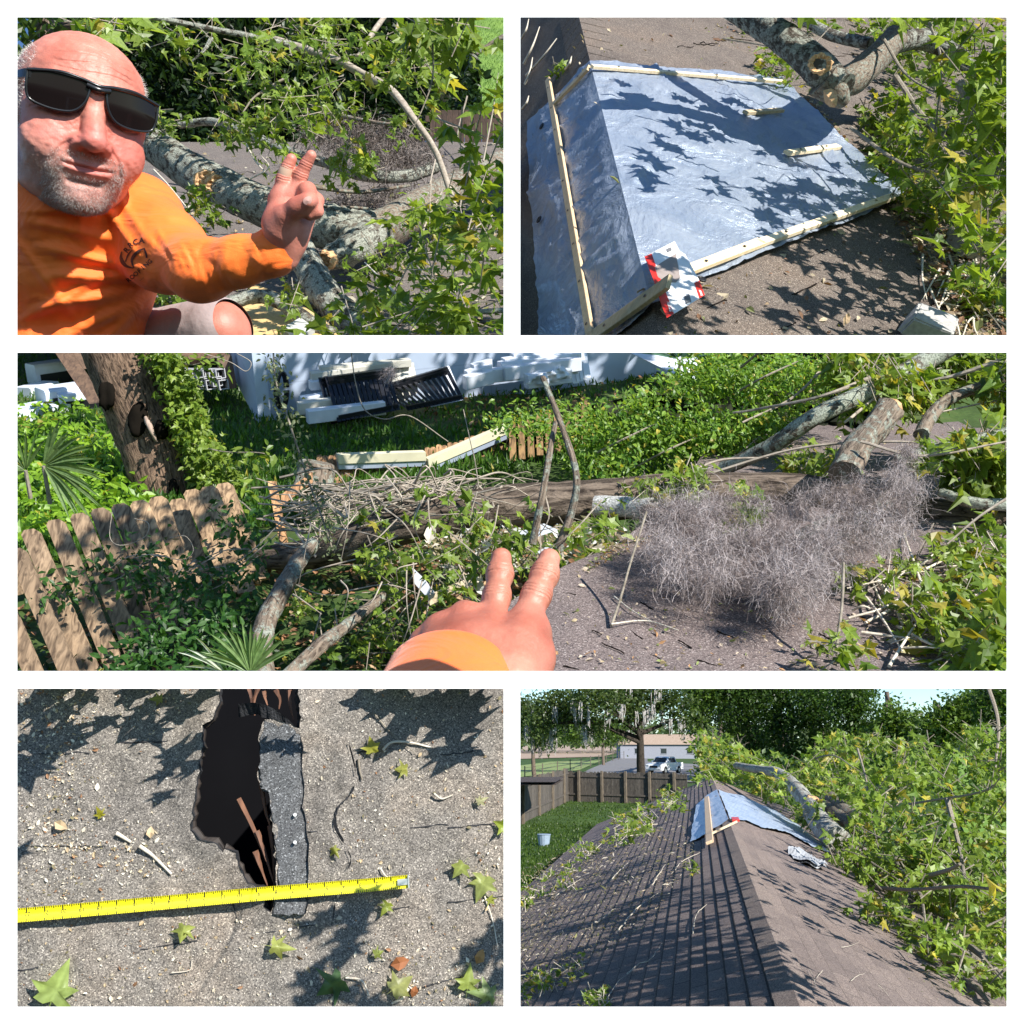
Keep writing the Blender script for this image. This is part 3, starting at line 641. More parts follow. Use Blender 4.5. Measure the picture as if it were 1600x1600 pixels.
# ------------------------------------------------------------------ view 2: silver tarpaulin nailed over the ridge
panel(2, 3.0)                                    # whole tarpaulin view scaled up about the camera
def strip_on(pl, a, b, w, h0, h1):
    """board lying on a plane from pixel a to b: centre line ends, half width vector, half height vector"""
    p = pl.hit(a[0], a[1], (h0 + h1) / 2); q = pl.hit(b[0], b[1], (h0 + h1) / 2); t = nrm(q - p)
    return p, q, np.cross(pl.n, t) * w * CAM_SCALE / 2, pl.n * (h1 - h0) * CAM_SCALE / 2
def pts3(l): return np.array([P(*x) for x in l])
def tarp_view():
    rg = np.random.default_rng(2)
    r0, r1 = P(898, 0, 6.3), P(1036, 545, 3.2)
    PR = Plane(r0, r1, P(1620, 400, 4.6)); PL = Plane(r0, r1, P(800, 420, 4.9))
    print('\nP2 sun right/left', PR.n @ SUN, PL.n @ SUN)
    sh = mat_shingle('sunlit_shingle', (.155, .125, .105), (.5, .45, .38), (.03, .026, .025), 150., .7, warm=(.26, .17, .11))
    roof = thing('house_roof', 'brown shingle roof ridge under the silver tarpaulin and the broken tree limb', 'house roof', PR.hit(1200, 500))
    rl = lambda v: 898 + (1036 - 898) * v / 545.
    V, F = fill2([(rl(0), 0), (rl(545), 545), (1640, 545), (1640, 0)], (), 14)
    p = PR.hit(V[:, 0], V[:, 1], .004 * fnoise(V / 100, .8, 3)); m = M(); m.add(p, orient(p, F, PR.n)); m.build('sunlit_slope', sh, roof, True)
    V, F = fill2([(rl(0), 0), (rl(545), 545), (790, 545), (790, 0)], (), 14)
    p = PL.hit(V[:, 0], V[:, 1], .003 * fnoise(V / 100, .8, 3)); m = M(); m.add(p, orient(p, F, PL.n)); m.build('shaded_slope', sh, roof, True)
    # ridge shingles
    T = nrm(r1 - r0); L = np.linalg.norm(r1 - r0); k = 0
    wr = np.cross(PR.n, T); wr = wr if wr @ (PR.hit(1400, 300) - r0) > 0 else -wr; wl = np.cross(PL.n, T); wl = wl if wl @ (PL.hit(820, 300) - r0) > 0 else -wl
    up = nrm(PR.n + PL.n); s_ = 0; m = M()
    while s_ < 1.75 * CAM_SCALE:
        a = r0 + T * s_; b = a + T * .6; h = .006
        q = [a + wl * .42 + PL.n * .006, a + up * h, a + wr * .42 + PR.n * .006, b + wr * .42 + PR.n * (h + .008), b + up * (h + .012), b + wl * .42 + PL.n * (h + .008)]
        m.add(q, [[0, 1, 4, 5], [1, 2, 3, 4]]); m.add([q[5], q[4], q[4] - up * .016, q[5] - PL.n * .012, q[3], q[3] - PR.n * .012], [[0, 1, 2, 3], [1, 4, 5, 2]]); s_ += .42
    m.build('ridge_cap', sh, roof)
    # dark strips put in for the shadow in seams between tabs
    gap = mat_plain('seam_shadow', (.02, .015, .012), .95, 0, .1); m = M()
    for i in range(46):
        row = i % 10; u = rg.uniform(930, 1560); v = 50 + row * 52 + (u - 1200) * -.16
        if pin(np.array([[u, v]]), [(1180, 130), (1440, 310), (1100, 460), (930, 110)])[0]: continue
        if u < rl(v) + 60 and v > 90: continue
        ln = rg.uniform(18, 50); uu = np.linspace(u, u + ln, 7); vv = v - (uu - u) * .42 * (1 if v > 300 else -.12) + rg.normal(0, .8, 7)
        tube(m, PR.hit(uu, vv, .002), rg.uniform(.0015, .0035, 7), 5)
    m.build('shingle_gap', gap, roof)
    # ---- tarpaulin
    mt, t, b = new_mat('silver_tarpaulin'); o = coords(t)
    n1 = tex(t, 'ShaderNodeTexNoise', o, Scale=1.3, Detail=7, Roughness=.62, Distortion=1.4); n2 = tex(t, 'ShaderNodeTexNoise', coords(t, 'Object', (3, 1, 1)), Scale=8., Detail=5)
    t.links.new(ramp(t, n1.outputs[0], [(.3, (.25, .31, .41)), (.7, (.40, .45, .53))]), b.inputs['Base Color'])
    b.inputs['Roughness'].default_value = .36; b.inputs['Metallic'].default_value = .35; b.inputs['Specular IOR Level'].default_value = .6
    q_ = bump(t, b, n1.outputs[0], .8, .13); bump(t, b, n2.outputs[0], .6, .02, q_)
    tp = thing('tarpaulin', 'silver tarpaulin with blue grey sheen nailed over the roof ridge by pale battens', 'tarpaulin', PR.hit(1150, 300))
    right = [(rl(102), 102), (1000, 107), (1110, 116), (1222, 126), (1262, 168), (1320, 226), (1372, 275), (1408, 310), (1350, 342), (1250, 380), (1150, 421), (1096, 441), (1050, 470), (rl(484), 484)]
    left = [(rl(102), 102), (rl(484), 484), (1012, 496), (965, 530), (950, 545), (851, 545), (848, 470), (843, 410), (838, 350), (834, 300), (829, 232), (830, 195), (846, 181), (862, 166), (890, 136)]
    ry = lambda u, v: u - rl(v)
    for side, poly in (('R', right), ('L', left)):
        pl = PR if side == 'R' else PL; V, F = fill2(poly, (), 4.5)
        p0 = pl.hit(V[:, 0], V[:, 1]); dr = np.abs(np.cross(p0 - r0, T) @ np.eye(3)); dr = np.linalg.norm(np.cross(p0 - r0, T), axis=1) / CAM_SCALE
        l = pl.loc(p0) / CAM_SCALE; a, b_ = l[:, 0], l[:, 1]
        wr_ = .010 * fnoise(l[:, :2], .9, 5) + .006 * np.abs(fnoise(l[:, :2], 2.6, 6)) ** .7 + .0035 * np.abs(fnoise(l[:, :2] * [1, 2.2], 7, 9))
        # crossing fold lines of the packed sheet, and creases running out from the ridge
        for q in range(9):
            wr_ += .0075 * np.exp(-((a - .2 - .33 * q + .02 * np.sin(9 * b_)) / .012) ** 2) + .0065 * np.exp(-((b_ + 1.8 - .36 * q + .02 * np.sin(7 * a)) / .012) ** 2)
        for q in range(26):
            rr = np.random.default_rng(q + 40); ca, cb = rr.uniform(a.min(), a.max()), rr.uniform(b_.min(), b_.max()); th = rr.uniform(-.6, .6) + (1.2 if side == 'L' else 0.2)
            x = (a - ca) * math.cos(th) + (b_ - cb) * math.sin(th); y = -(a - ca) * math.sin(th) + (b_ - cb) * math.cos(th)
            wr_ += rr.uniform(.006, .013) * np.exp(-(y / rr.uniform(.012, .03)) ** 2 - (x / rr.uniform(.12, .4)) ** 2)
        h = .02 + wr_ * np.clip(dr / .04, 0, 1); h = np.where(dr < .05, h + .0, h)
        hr = .012 * (1 - np.clip(dr / .05, 0, 1))
        p = pl.hit(V[:, 0], V[:, 1], 0) + pl.n * (h * CAM_SCALE * np.clip(dr / .05, 0, 1))[:, None] + up * (hr + .012 * (1 - np.clip(dr / .05, 0, 1)))[:, None] * CAM_SCALE
        m = M(); m.add(p, orient(p, F, pl.n)); m.add(p - pl.n * .0015, orient(p, F, pl.n)[:, ::-1])
        tag(m.build('sunlit_half' if side == 'R' else 'shaded_half', mt, tp, True), None)
    for u, v in ((846, 197), (842, 343), (1096, 436), (1297, 350), (918, 110), (1216, 130), (1398, 305)):
        pl = PR if u > rl(v) else PL; m = M(); c = pl.hit(u, v, .035); th = np.arange(13) * 2 * np.pi / 12
        tube(m, [c + (pl.e1 * math.cos(x) + pl.e2 * math.sin(x)) * .014 * CAM_SCALE for x in th], .004, 6); tube(m, [c, c + pl.n * .004], [.012, .012], 12); m.build('grommet', black_mat, tp, True)
    # ---- battens
    for a, b_, wd, pl, lab, tone in [((856, 124), (926, 545), .032, PL, 'long raw pine batten running down the shaded side of the tarpaulin', (.9, .8, .7)),
                             ((864, 164), (920, 106), .035, PL, 'short grey pine batten along the upper left edge of the tarpaulin', (.75, .72, .66)),
                             ((925, 104), (1224, 128), .028, PR, 'pale batten along the top edge of the tarpaulin', (1.2, 1.2, 1.15)),
                             ((918, 532), (1046, 440), .055, PL, 'weathered grey batten with a snapped end passing under the red and white package', (.6, .58, .52)),
                             ((1070, 424), (1190, 378), .042, PR, 'cream batten at the bottom edge of the tarpaulin beside the package', (1.2, 1.16, 1.02)),
                             ((1186, 380), (1398, 306), .036, PR, 'long cream batten reaching the right hand corner of the tarpaulin', (1.15, 1.18, 1.2)),
                             ((1229, 239), (1310, 229), .035, PR, 'small white wooden cleat nailed in the middle of the tarpaulin', (1.25, 1.25, 1.2)),
                             ((1164, 176), (1222, 172), .03, PR, 'small grey cleat nailed high on the tarpaulin in the branch shadow', (.8, .8, .76))]:
        p, q, wv, hv = strip_on(pl, a, b_, wd, .03, .052); m = M(); beam(m, p, q, wv, hv * .7, tone, .12)
        o = m.build('wooden_batten', lumber); tag(o, lab, 'batten', 'battens holding down the tarpaulin'); t_ = nrm(q - p); ln = np.linalg.norm(q - p)
        kk = max(2, int(ln / .9))
        for i in range(kk):
            c = p + (q - p) * (i + .5) / kk + hv; nm = M(); tube(nm, [c, c + pl.n * .003], [.006, .006], 8); nm.build('nail_head', black_mat, o)
    # ---- package card
    card = mat_plain('white_card_print', (.82, .83, .85), .35, 0, .5); red = mat_plain('red_print', (.62, .03, .02), .35); grey = mat_plain('grey_print', (.16, .16, .17), .4); pic = mat_plain('grey_brown_photo', (.30, .25, .23), .4)
    pk = thing('tarp_package', 'crumpled red and white cardboard package lying across the batten at the bottom of the tarpaulin', 'package', PR.hit(1055, 440))
    def on(poly, h, mt_, name, ins=0):
        p = PR.hit(np.array([x[0] for x in poly]), np.array([x[1] for x in poly]), h); m = M(); prism(m, p - PR.n * .001, PR.n * .002); return m.build(name, mt_, pk)
    H = .07
    on([(1007, 401), (1054, 377), (1062, 392), (1071, 398), (1092, 437), (1100, 462), (1042, 497), (1034, 478), (1022, 440)], H, card, 'card')
    on([(1007, 401), (1018, 396), (1030, 430), (1040, 456), (1053, 490), (1042, 497), (1034, 478), (1022, 440)], H + .002, red, 'red_edge')
    on([(1085, 442), (1093, 438), (1101, 461), (1093, 466)], H + .002, red, 'red_corner')
    on([(1023, 417), (1056, 396), (1063, 434), (1056, 441), (1036, 438), (1028, 433)], H + .0025, pic, 'photo_print')
    on([(1041, 389), (1048, 386), (1050, 391), (1043, 394)], H + .0025, grey, 'size_box'); on([(1069, 463), (1077, 459), (1080, 471), (1072, 474)], H + .0025, grey, 'number_box')
    def txt(s, u, v, u2, v2, size, mt_, name, bold=0.0):
        a = PR.hit(u, v, H + .0045); x = nrm(PR.hit(u2, v2, H + .0045) - a); y = np.cross(PR.n, x); tv, tf = text_mesh(s, size, bold)
        mm = M(); mm.add(a + tv[:, :1] * x + tv[:, 1:2] * y, tf); mm.build(name, mt_, pk)
    wt = mat_plain('white_print', (.9, .9, .9), .4)
    txt('TOUGH', 1050, 480, 1040, 448, .05, wt, 'package_lettering', .002); txt('TOUGH', 1097, 458, 1088, 436, .032, wt, 'package_lettering', .001)
    txt('MEDIUM DUTY TARP', 1061, 472, 1049, 443, .016, grey, 'package_lettering'); txt('MULTI-PURPOSE TARP', 1079, 425, 1066, 397, .017, grey, 'package_lettering', .0005); txt('12', 1077, 470, 1074, 462, .02, wt, 'package_lettering')
    # ---- the broken limb
    lb = thing('broken_limb', 'thick lichen covered tree limb with a round snapped stub hanging over the tarpaulin', 'tree limb', PR.hit(1290, 150))
    def limb(m, pts, r, seed=0, sides=18, rough=.06, n=8):
        q = smooth_path(pts3(pts), n); rr = np.interp(np.linspace(0, 1, len(q)), np.linspace(0, 1, len(r)), r); tube(m, q, rr, sides, rough=rough, seed=seed)
    m = M(); limb(m, [(1090, -20, 5.25), (1170, 25, 5.05), (1235, 68, 4.9), (1290, 118, 4.75), (1318, 140, 4.7)], [.05, .062, .07, .078, .07], 1)
    m.build('trunk', limb_bark, lb, True)
    m = M(); limb(m, [(1298, 132, 4.78), (1330, 125, 4.85), (1368, 92, 5.0), (1400, 58, 5.2)], [.06, .07, .062, .055], 2); limb(m, [(1285, 125, 4.7), (1305, 145, 4.72), (1318, 160, 4.75)], [.075, .06, .035], 9)
    m.build('fork', dark_bark2, lb, True)
    m = M(); limb(m, [(1390, 70, 5.2), (1440, 62, 5.4), (1500, 90, 5.3), (1560, 150, 5.0)], [.05, .05, .04, .035], 4, 12); limb(m, [(1240, 20, 5.5), (1300, 55, 5.4), (1360, 68, 5.25)], [.025, .03, .03], 5, 10)
    m.build('side_branch', limb_bark, lb, True)
    m = M(); c = P(1281, 103, 4.66); ax = nrm(RC @ np.array([-.15, -.85, .15])); limb0 = np.array([c + ax * -.18, c, c + ax * .036]); tube(m, limb0, [.066, .06, .05], 20, rough=.16, seed=3)
    st = m.build('broken_stub', limb_bark, lb, True)
    m = M(); x = np.cross(ax, UPW); x = nrm(x); y = np.cross(ax, x)
    for rr_, hh in ((0, 0),):
        k = 26; th = np.arange(k) * 2 * np.pi / k; R_ = [.052, .044, .03, .024, .012]; Hh = [.012, .024, .018, .002, -.004]; V_ = []
        for r_, h_ in zip(R_, Hh): V_ += [c + ax * (h_ + .008 * rg.uniform(-1, 1)) * CAM_SCALE + (x * math.cos(a) + y * math.sin(a)) * CAM_SCALE * r_ * rg.uniform(.9, 1.1) for a in th]
        V_.append(c - ax * .012); f = [[i * k + j, i * k + (j + 1) % k, (i + 1) * k + (j + 1) % k, (i + 1) * k + j] for i in range(4) for j in range(k)] + [[4 * k + j, 4 * k + (j + 1) % k, 5 * k] for j in range(k)]
        m.add(V_, f)
    m.build('split_wood', cut_wood, lb); m = M(); c = P(1302, 160, 4.6); tube(m, [P(1296, 150, 4.66), c, P(1306, 166, 4.6)], [.03, .02, .004], 7, rough=.3); m.build('splintered_end', cut_wood, lb)
    # ---- leafy crown of the fallen tree spread over the right of the view
    cr = thing('fallen_sycamore', 'leafy green crown of the fallen sycamore spread over the right side of the tarpaulin roof', 'tree crown', PR.hit(1450, 250))
    tw = M(); lf = M()
    zone = [(1240, 20), (1400, 20), (1600, 20), (1600, 420), (1540, 400), (1490, 330), (1420, 300), (1380, 260), (1350, 200), (1400, 110), (1340, 50), (1250, 45)]
    c = sample(zone, 330, rg); k = fnoise(c / 100., 1.1, 31) > -.35; c = c[k]; q = PR.hit(c[:, 0], c[:, 1], rg.uniform(.02, .5, len(c)) * np.clip((c[:, 0] - 1330) / 150, .1, 1.1))
    sprigs(lf, tw, q, rg, 6, .065, .16, nrm(UPW * .6 + SUN), .5)
    zone2 = [(1450, -40), (1680, -40), (1680, 400), (1600, 300), (1500, 120)]
    c = sample(zone2, 60, rg); q = P(c[:, 0], c[:, 1], rg.uniform(3.6, 4.4, len(c))); sprigs(lf, tw, q, rg, 7, .08, .18, nrm(UPW * .6 + SUN), .4)
    for poly, kx, sz in (([(1150, 70), (1235, 95), (1270, 130), (1240, 140), (1190, 100)], 16, .05), ([(1100, 30), (1260, 30), (1230, 60)], 14, .05), ([(1335, 160), (1400, 180), (1420, 300), (1350, 190)], 26, .05), ([(1400, 270), (1500, 320), (1480, 350), (1420, 330)], 26, .06), ([(1500, 440), (1560, 420), (1560, 500), (1520, 500)], 22, .05), ([(1380, 290), (1402, 295), (1400, 315)], 3, .04)):
        c = sample(poly, kx, rg); q = PR.hit(c[:, 0], c[:, 1], rg.uniform(.01, .08, kx)); sprigs(lf, tw, q, rg, 6, sz, .1, nrm(UPW + PR.n), .4, droop=.1)
    # long bare twigs
    for pts, r in ([((1450, 30, 4.4), (1470, 90, 4.3), (1466, 160, 4.2), (1455, 240, 4.3)), .006], [((1330, 200, 4.5), (1400, 250, 4.2), (1470, 270, 4.1), (1560, 250, 4.0)), .008], [((1400, 120, 4.9), (1450, 190, 4.6), (1520, 240, 4.4), (1573, 270, 4.2)), .012],
                   [((1180, 62, 5.2), (1240, 78, 5.2), (1290, 90, 5.1)), .006], [((1130, 60, 5.5), (1200, 72, 5.3), (1250, 85, 5.2), (1300, 40, 5.3)), .005], [((1380, 60, 4.9), (1420, 120, 4.6), (1500, 160, 4.4)), .008], [((1500, 130, 4.5), (1560, 240, 4.3), (1600, 300, 4.2)), .02]):
        q = smooth_path(pts3(pts), 6); tube(tw, q, np.linspace(r, r * .4, len(q)), 7, (.3, .26, .2), rough=.1)
    tw.build('twigs', twig_mat, cr, clip='cull'); lf.build('foliage', leaf_mat, cr, clip='cull')
    # ---- unseen boughs beside the opening, placed to throw leaf shadows on the sheet
    ob = thing('shadow_bough', 'unseen leafy bough placed to throw shadows on the tarpaulin roof', 'branch', P(1640, 100, 3.6))
    tw = M(); lf = M()
    tgt = [(1060, 205), (1000, 262), (985, 160), (1075, 170), (1230, 255), (1330, 280), (1240, 310), (1150, 170), (1200, 195), (1310, 330), (1370, 410), (1430, 430), (1220, 395), (1400, 480), (1235, 500), (1090, 215), (1060, 250), (1450, 400), (1130, 300), (1190, 345), (1270, 470), (1380, 350), (1020, 290), (1280, 360)]
    for i, (u, v) in enumerate(tgt):
        g = PR.hit(u, v); t1 = 0
        for s_ in np.arange(.9, 18, .1):
            uu, vv = proj(g + SUN * s_)
            if not (805 < uu < 1600 and 15 < vv < 548): t1 = s_; break
        c = g + SUN * (t1 + .36); k = rg.integers(4, 9)
        leaves(lf, c + rg.normal(0, .17, (k, 3)), SUN, rg.uniform(.07, .12, k), lcol(k, rg), rg, MAPLE, tilt=.35)
        tube(tw, [c, c + rg.normal(0, .2, 3) + SUN * .1, c + rg.normal(0, .3, 3) + SUN * .5], [.003, .004, .006], 5)
    # a stout bough whose shadow sweeps across the upper sheet
    pa = []
    for u, v in ((930, 170), (1020, 175), (1110, 196), (1180, 218), (1290, 160)):
        g = PR.hit(u, v); t1 = 0
        for s_ in np.arange(.9, 18, .1):
            uu, vv = proj(g + SUN * s_)
            if not (800 < uu < 1620 and 5 < vv < 550): t1 = s_; break
        pa.append(g + SUN * (t1 + .4))
    tube(tw, smooth_path(pa, 8), np.linspace(.05, .11, 33), 12, rough=.12)
    tw.build('limbs', lichen_bark, ob, True, clip='none'); lf.build('foliage', leaf_mat, ob, clip='none')
    # ---- loose blocks and litter at the edge
    def block(c, a, b_, n_, lab, mt_):
        m = M(); bm = bmesh.new(); bmesh.ops.create_cube(bm, size=2); bmesh.ops.bevel(bm, geom=bm.edges[:], offset=.12, segments=2, affect='EDGES'); v = np.array([list(x.co) for x in bm.verts]); f = [[w.index for w in q.verts] for q in bm.faces]; bm.free()
        v = v + rg.normal(0, .03, v.shape); m.add(c + (v[:, :1] * a + v[:, 1:2] * b_ + v[:, 2:] * n_) * CAM_SCALE, f); tag(m.build('brick', mt_), lab, 'brick', 'loose bricks on the roof')
    conc = mat_noise('weathered_concrete', (.22, .2, .17), (.42, .38, .32), 30, .9, .5, .003); wh = mat_noise('pale_block', (.30, .29, .28), (.46, .45, .43), 25, .8, .4, .003)
    t1 = nrm(PR.hit(1525, 398) - PR.hit(1492, 362)); s1 = np.cross(PR.n, t1); block(PR.hit(1507, 380, .035), t1 * .085, s1 * .045, PR.n * .03, 'grey brown brick lying at the edge of the leaf pile right of the tarpaulin', conc)
    t1 = nrm(PR.hit(1425, 530) - PR.hit(1450, 470)); s1 = np.cross(PR.n, t1); block(PR.hit(1452, 508, .05), t1 * .085, s1 * .07, nrm(PR.n * .9 + s1 * .3) * .035, 'whitish block standing at the bottom edge below the leaf shadows', wh)
    m = M(); c = sample([(1380, 320), (1420, 310), (1580, 440), (1580, 530), (1500, 530), (1440, 420)], 1500, rg); c = np.concatenate([c, sample([(1270, 150), (1400, 320), (1380, 300), (1250, 160)], 250, rg), sample([(1080, 35), (1280, 45), (1240, 130)], 160, rg), sample([(880, 30), (1573, 30), (1573, 524), (1030, 524)], 500, rg)])
    c = c[~pin(c, right)]; q = PR.hit(c[:, 0], c[:, 1], .008); k = len(c); colr = np.array([(.42, .3, .18), (.25, .13, .07), (.55, .46, .32), (.2, .22, .08)])[rg.choice(4, k)] * rg.uniform(.6, 1.1, (k, 1))
    leaves(m, q, PR.n, rg.gamma(2., .009, k) + .006, colr, rg, OVATE, tilt=.45)
    tag(m.build('leaf_litter', leaf_dry, None, clip='cull'), 'brown leaf litter and bark crumbs gathered along the right side of the tarpaulin roof', 'litter', kind='stuff')
    used = set()
    for i in range(60):
        u, v = sample([(1430, 400), (1573, 380), (1573, 524), (1480, 524)], 1, rg)[0]; a = rg.uniform(0, 3.1); L_ = rg.uniform(15, 40); m = M()
        lb_ = twig_label(u, v, a, L_, ((1430, 1500, 'near the whitish block,'), (1500, 1540, 'below the brick,'), (1540, 1600, 'at the right edge,')), ((380, 440, 'beside the leaf pile'), (440, 490, 'half way down the litter'), (490, 560, 'low on the tarpaulin roof')))
        if lb_ in used or len(used) > 26: continue
        used.add(lb_)
        q = smooth_path([PR.hit(u - math.cos(a) * L_, v - math.sin(a) * L_, .012), PR.hit(u + rg.normal(0, 4), v + rg.normal(0, 4), .02), PR.hit(u + math.cos(a) * L_, v + math.sin(a) * L_, .012)], 4)
        tube(m, q, np.linspace(.005, .002, len(q)), 6, rough=.1); tag(m.build('twig', pale_twig, None, True), lb_, 'twig', 'bare twigs in the litter beside the tarpaulin')
    # left shaded slope: sprig, twigs
    m = M(); lf = M(); sp = thing('leaf_sprig', 'small bright sprig of leaves on the shaded slope beside the long batten', 'sprig', PL.hit(868, 105))
    sprigs(lf, m, PL.hit(np.array([866, 871]), np.array([102, 100]), .05), rg, 6, .05, .05, nrm(SUN), .4); m.build('twig', twig_mat, sp); lf.build('foliage', leaf_mat, sp)
    for i, (a, b_) in enumerate((((818, 100), (843, 42)), ((822, 118), (870, 60)), ((820, 132), (832, 90)), ((884, 108), (893, 88)), ((816, 170), (826, 150)), ((815, 60), (826, 30)))):
        m = M(); q = smooth_path([PL.hit(a[0], a[1], .015), PL.hit((a[0] + b_[0]) / 2 + 2, (a[1] + b_[1]) / 2, .03), PL.hit(b_[0], b_[1], .015)], 4); tube(m, q, np.linspace(.008, .003, len(q)), 6, rough=.1)
        tag(m.build('twig', pale_twig, None, True), ['long bare twig leaning up at the top left of the shaded slope', 'bare twig pointing at the leafy sprig on the shaded slope', 'short steep twig left of the leafy sprig', 'tiny twig right of the sprig beside the ridge', 'short bare twig lowest on the shaded slope near its left edge', 'bare twig stub in the top left corner of the shaded slope'][i], 'twig', 'bare twigs on the shaded slope')
limb_bark = mat_bark('coarse_lichen_bark', (.022, .018, .014), (.12, .10, .08), (.34, .35, .30), .45, .5, 1.4)
dark_bark2 = mat_bark('grey_bark', (.05, .036, .028), (.24, .19, .145), (.3, .32, .27), .25, 1.2)
tarp_view()
# ------------------------------------------------------------------ bodies: smooth solids grown from joints and bumps
class Field:
    def __init__(s, lo, hi, h):
        lo, hi = np.minimum(lo, hi), np.maximum(lo, hi); s.lo = np.array(lo, float); s.h = h; s.n = np.ceil((np.array(hi) - s.lo) / h).astype(int) + 1; s.d = np.full(tuple(s.n), .05, np.float32)
    def block(s, lo, hi):
        a = np.clip(np.floor((np.array(lo) - s.lo) / s.h).astype(int), 0, s.n); b = np.clip(np.ceil((np.array(hi) - s.lo) / s.h).astype(int) + 1, 0, s.n)
        if (b <= a).any(): return None, None
        sl = tuple(slice(x, y) for x, y in zip(a, b)); g = np.meshgrid(*[s.lo[i] + s.h * np.arange(a[i], b[i]) for i in range(3)], indexing='ij'); return sl, np.stack(g, -1)
    def merge(s, sl, d, k, sub=False):
        o = s.d[sl]
        if sub: d = -d; h = np.maximum(k - np.abs(o - d), 0) / k; s.d[sl] = np.maximum(o, d) + h * h * k * .25
        else: h = np.maximum(k - np.abs(o - d), 0) / k; s.d[sl] = np.minimum(o, d) - h * h * k * .25
    def cap(s, a, b, ra, rb, k=.01, sub=False, flat=None):
        """tapered capsule; flat = (axis, factor) squashes the section"""
        a, b = np.array(a, float), np.array(b, float); mr = max(ra, rb) * (1.0 if flat is None else max(1, flat[1])) + k + .006; sl, g = s.block(np.minimum(a, b) - mr, np.maximum(a, b) + mr)
        if sl is None: return
        ab = b - a; t = np.clip(((g - a) @ ab) / (ab @ ab + 1e-12), 0, 1); q = g - (a + t[..., None] * ab)
        if flat is not None: ax = nrm(flat[0]); c = q @ ax; q = q + (c * (1 / flat[1] - 1))[..., None] * ax
        s.merge(sl, np.linalg.norm(q, axis=-1) - (ra + (rb - ra) * t), k, sub)
    def ell(s, c, r, Rm=None, k=.01, sub=False):
        c = np.array(c, float); r = np.array(r, float); mr = r.max() + k + .006; sl, g = s.block(c - mr, c + mr)
        if sl is None: return
        q = (g - c) if Rm is None else (g - c) @ Rm
        k0 = np.linalg.norm(q / r, axis=-1); k1 = np.linalg.norm(q / (r * r), axis=-1) + 1e-9; s.merge(sl, k0 * (k0 - 1) / k1, k, sub)
    def chain(s, pts, rad, k=.01, **kw):
        for i in range(len(pts) - 1): s.cap(pts[i], pts[i + 1], rad[i], rad[i + 1], k, **kw)
    def mesh(s):
        g = vdb.FloatGrid(); g.background = .05; g.copyFromArray(s.d.astype(np.float32)); p, q = g.convertToQuads(0.0); return p * s.h + s.lo, q[:, ::-1].astype(int)
def mat_skin(name, c1, c2, bump_=.35):
    m, t, b = new_mat(name); o = coords(t); n = tex(t, 'ShaderNodeTexNoise', o, Scale=28., Detail=6, Roughness=.65); v = tex(t, 'ShaderNodeTexNoise', o, Scale=9., Detail=3)
    c = mix(t, 1., ramp(t, n.outputs[0], [(.3, c1), (.7, c2)]), ramp(t, v.outputs[0], [(.35, (.86, .68, .64)), (.65, (1.10, 1.12, 1.12))]), 'MULTIPLY'); c = mix(t, 1., c, N(t, 'ShaderNodeAttribute', attribute_name='vc').outputs['Color'], 'MULTIPLY')
    t.links.new(c, b.inputs['Base Color']); b.inputs['Roughness'].default_value = .52; b.inputs['Subsurface Weight'].default_value = .08; b.inputs['Subsurface Radius'].default_value = (.012, .004, .002); b.inputs['Subsurface Scale'].default_value = .6
    vo = tex(t, 'ShaderNodeTexVoronoi', o, Scale=420.); p = bump(t, b, vo.outputs['Distance'], .22 * bump_ / .35, .0012); n3 = tex(t, 'ShaderNodeTexNoise', o, Scale=120., Detail=4); bump(t, b, n3.outputs[0], bump_, .0015, p); return m
skin = mat_skin('sunburnt_skin', (.38, .14, .09), (.52, .235, .165), .2)
face_skin = mat_skin('ruddy_skin', (.47, .175, .125), (.62, .275, .21), .22)
nail_mat = mat_plain('finger_nail', (.72, .42, .36), .3)
orange = None
def mat_shirt():
    m, t, b = new_mat('orange_knit'); o = coords(t); n = tex(t, 'ShaderNodeTexNoise', o, Scale=7., Detail=4); w = tex(t, 'ShaderNodeTexVoronoi', o, Scale=900.)
    t.links.new(ramp(t, n.outputs[0], [(.3, (1., .135, .010)), (.7, (1., .195, .014))]), b.inputs['Base Color']); b.inputs['Roughness'].default_value = .65; b.inputs['Sheen Weight'].default_value = .2
    n2 = tex(t, 'ShaderNodeTexNoise', coords(t, 'Object', (1, 1, 2.2)), Scale=9., Detail=3, Distortion=1.); p = bump(t, b, n2.outputs[0], .5, .02); bump(t, b, w.outputs['Distance'], .25, .001, p); return m
orange = mat_shirt()
def rings(v, js, depth):
    """fine creases round finger joints: (centre, axis, reach)"""
    v = np.array(v); n_ = nrm(v.mean(0) - v)
    for c, ax, reach in js:
        ax = nrm(ax); g = v - c; s_ = g @ ax; rad = g - s_[:, None] * ax; rl = np.linalg.norm(rad, axis=1); w = (rl < reach) * (np.abs(s_) < .008)
        for o in (-.0030, -.0002, .0028): v -= (rad / (rl[:, None] + 1e-9)) * (w * depth * np.exp(-((s_ - o - .0008 * np.sin(rad @ np.array([300., 210, 170]))) / .0009) ** 2))[:, None]
    return v
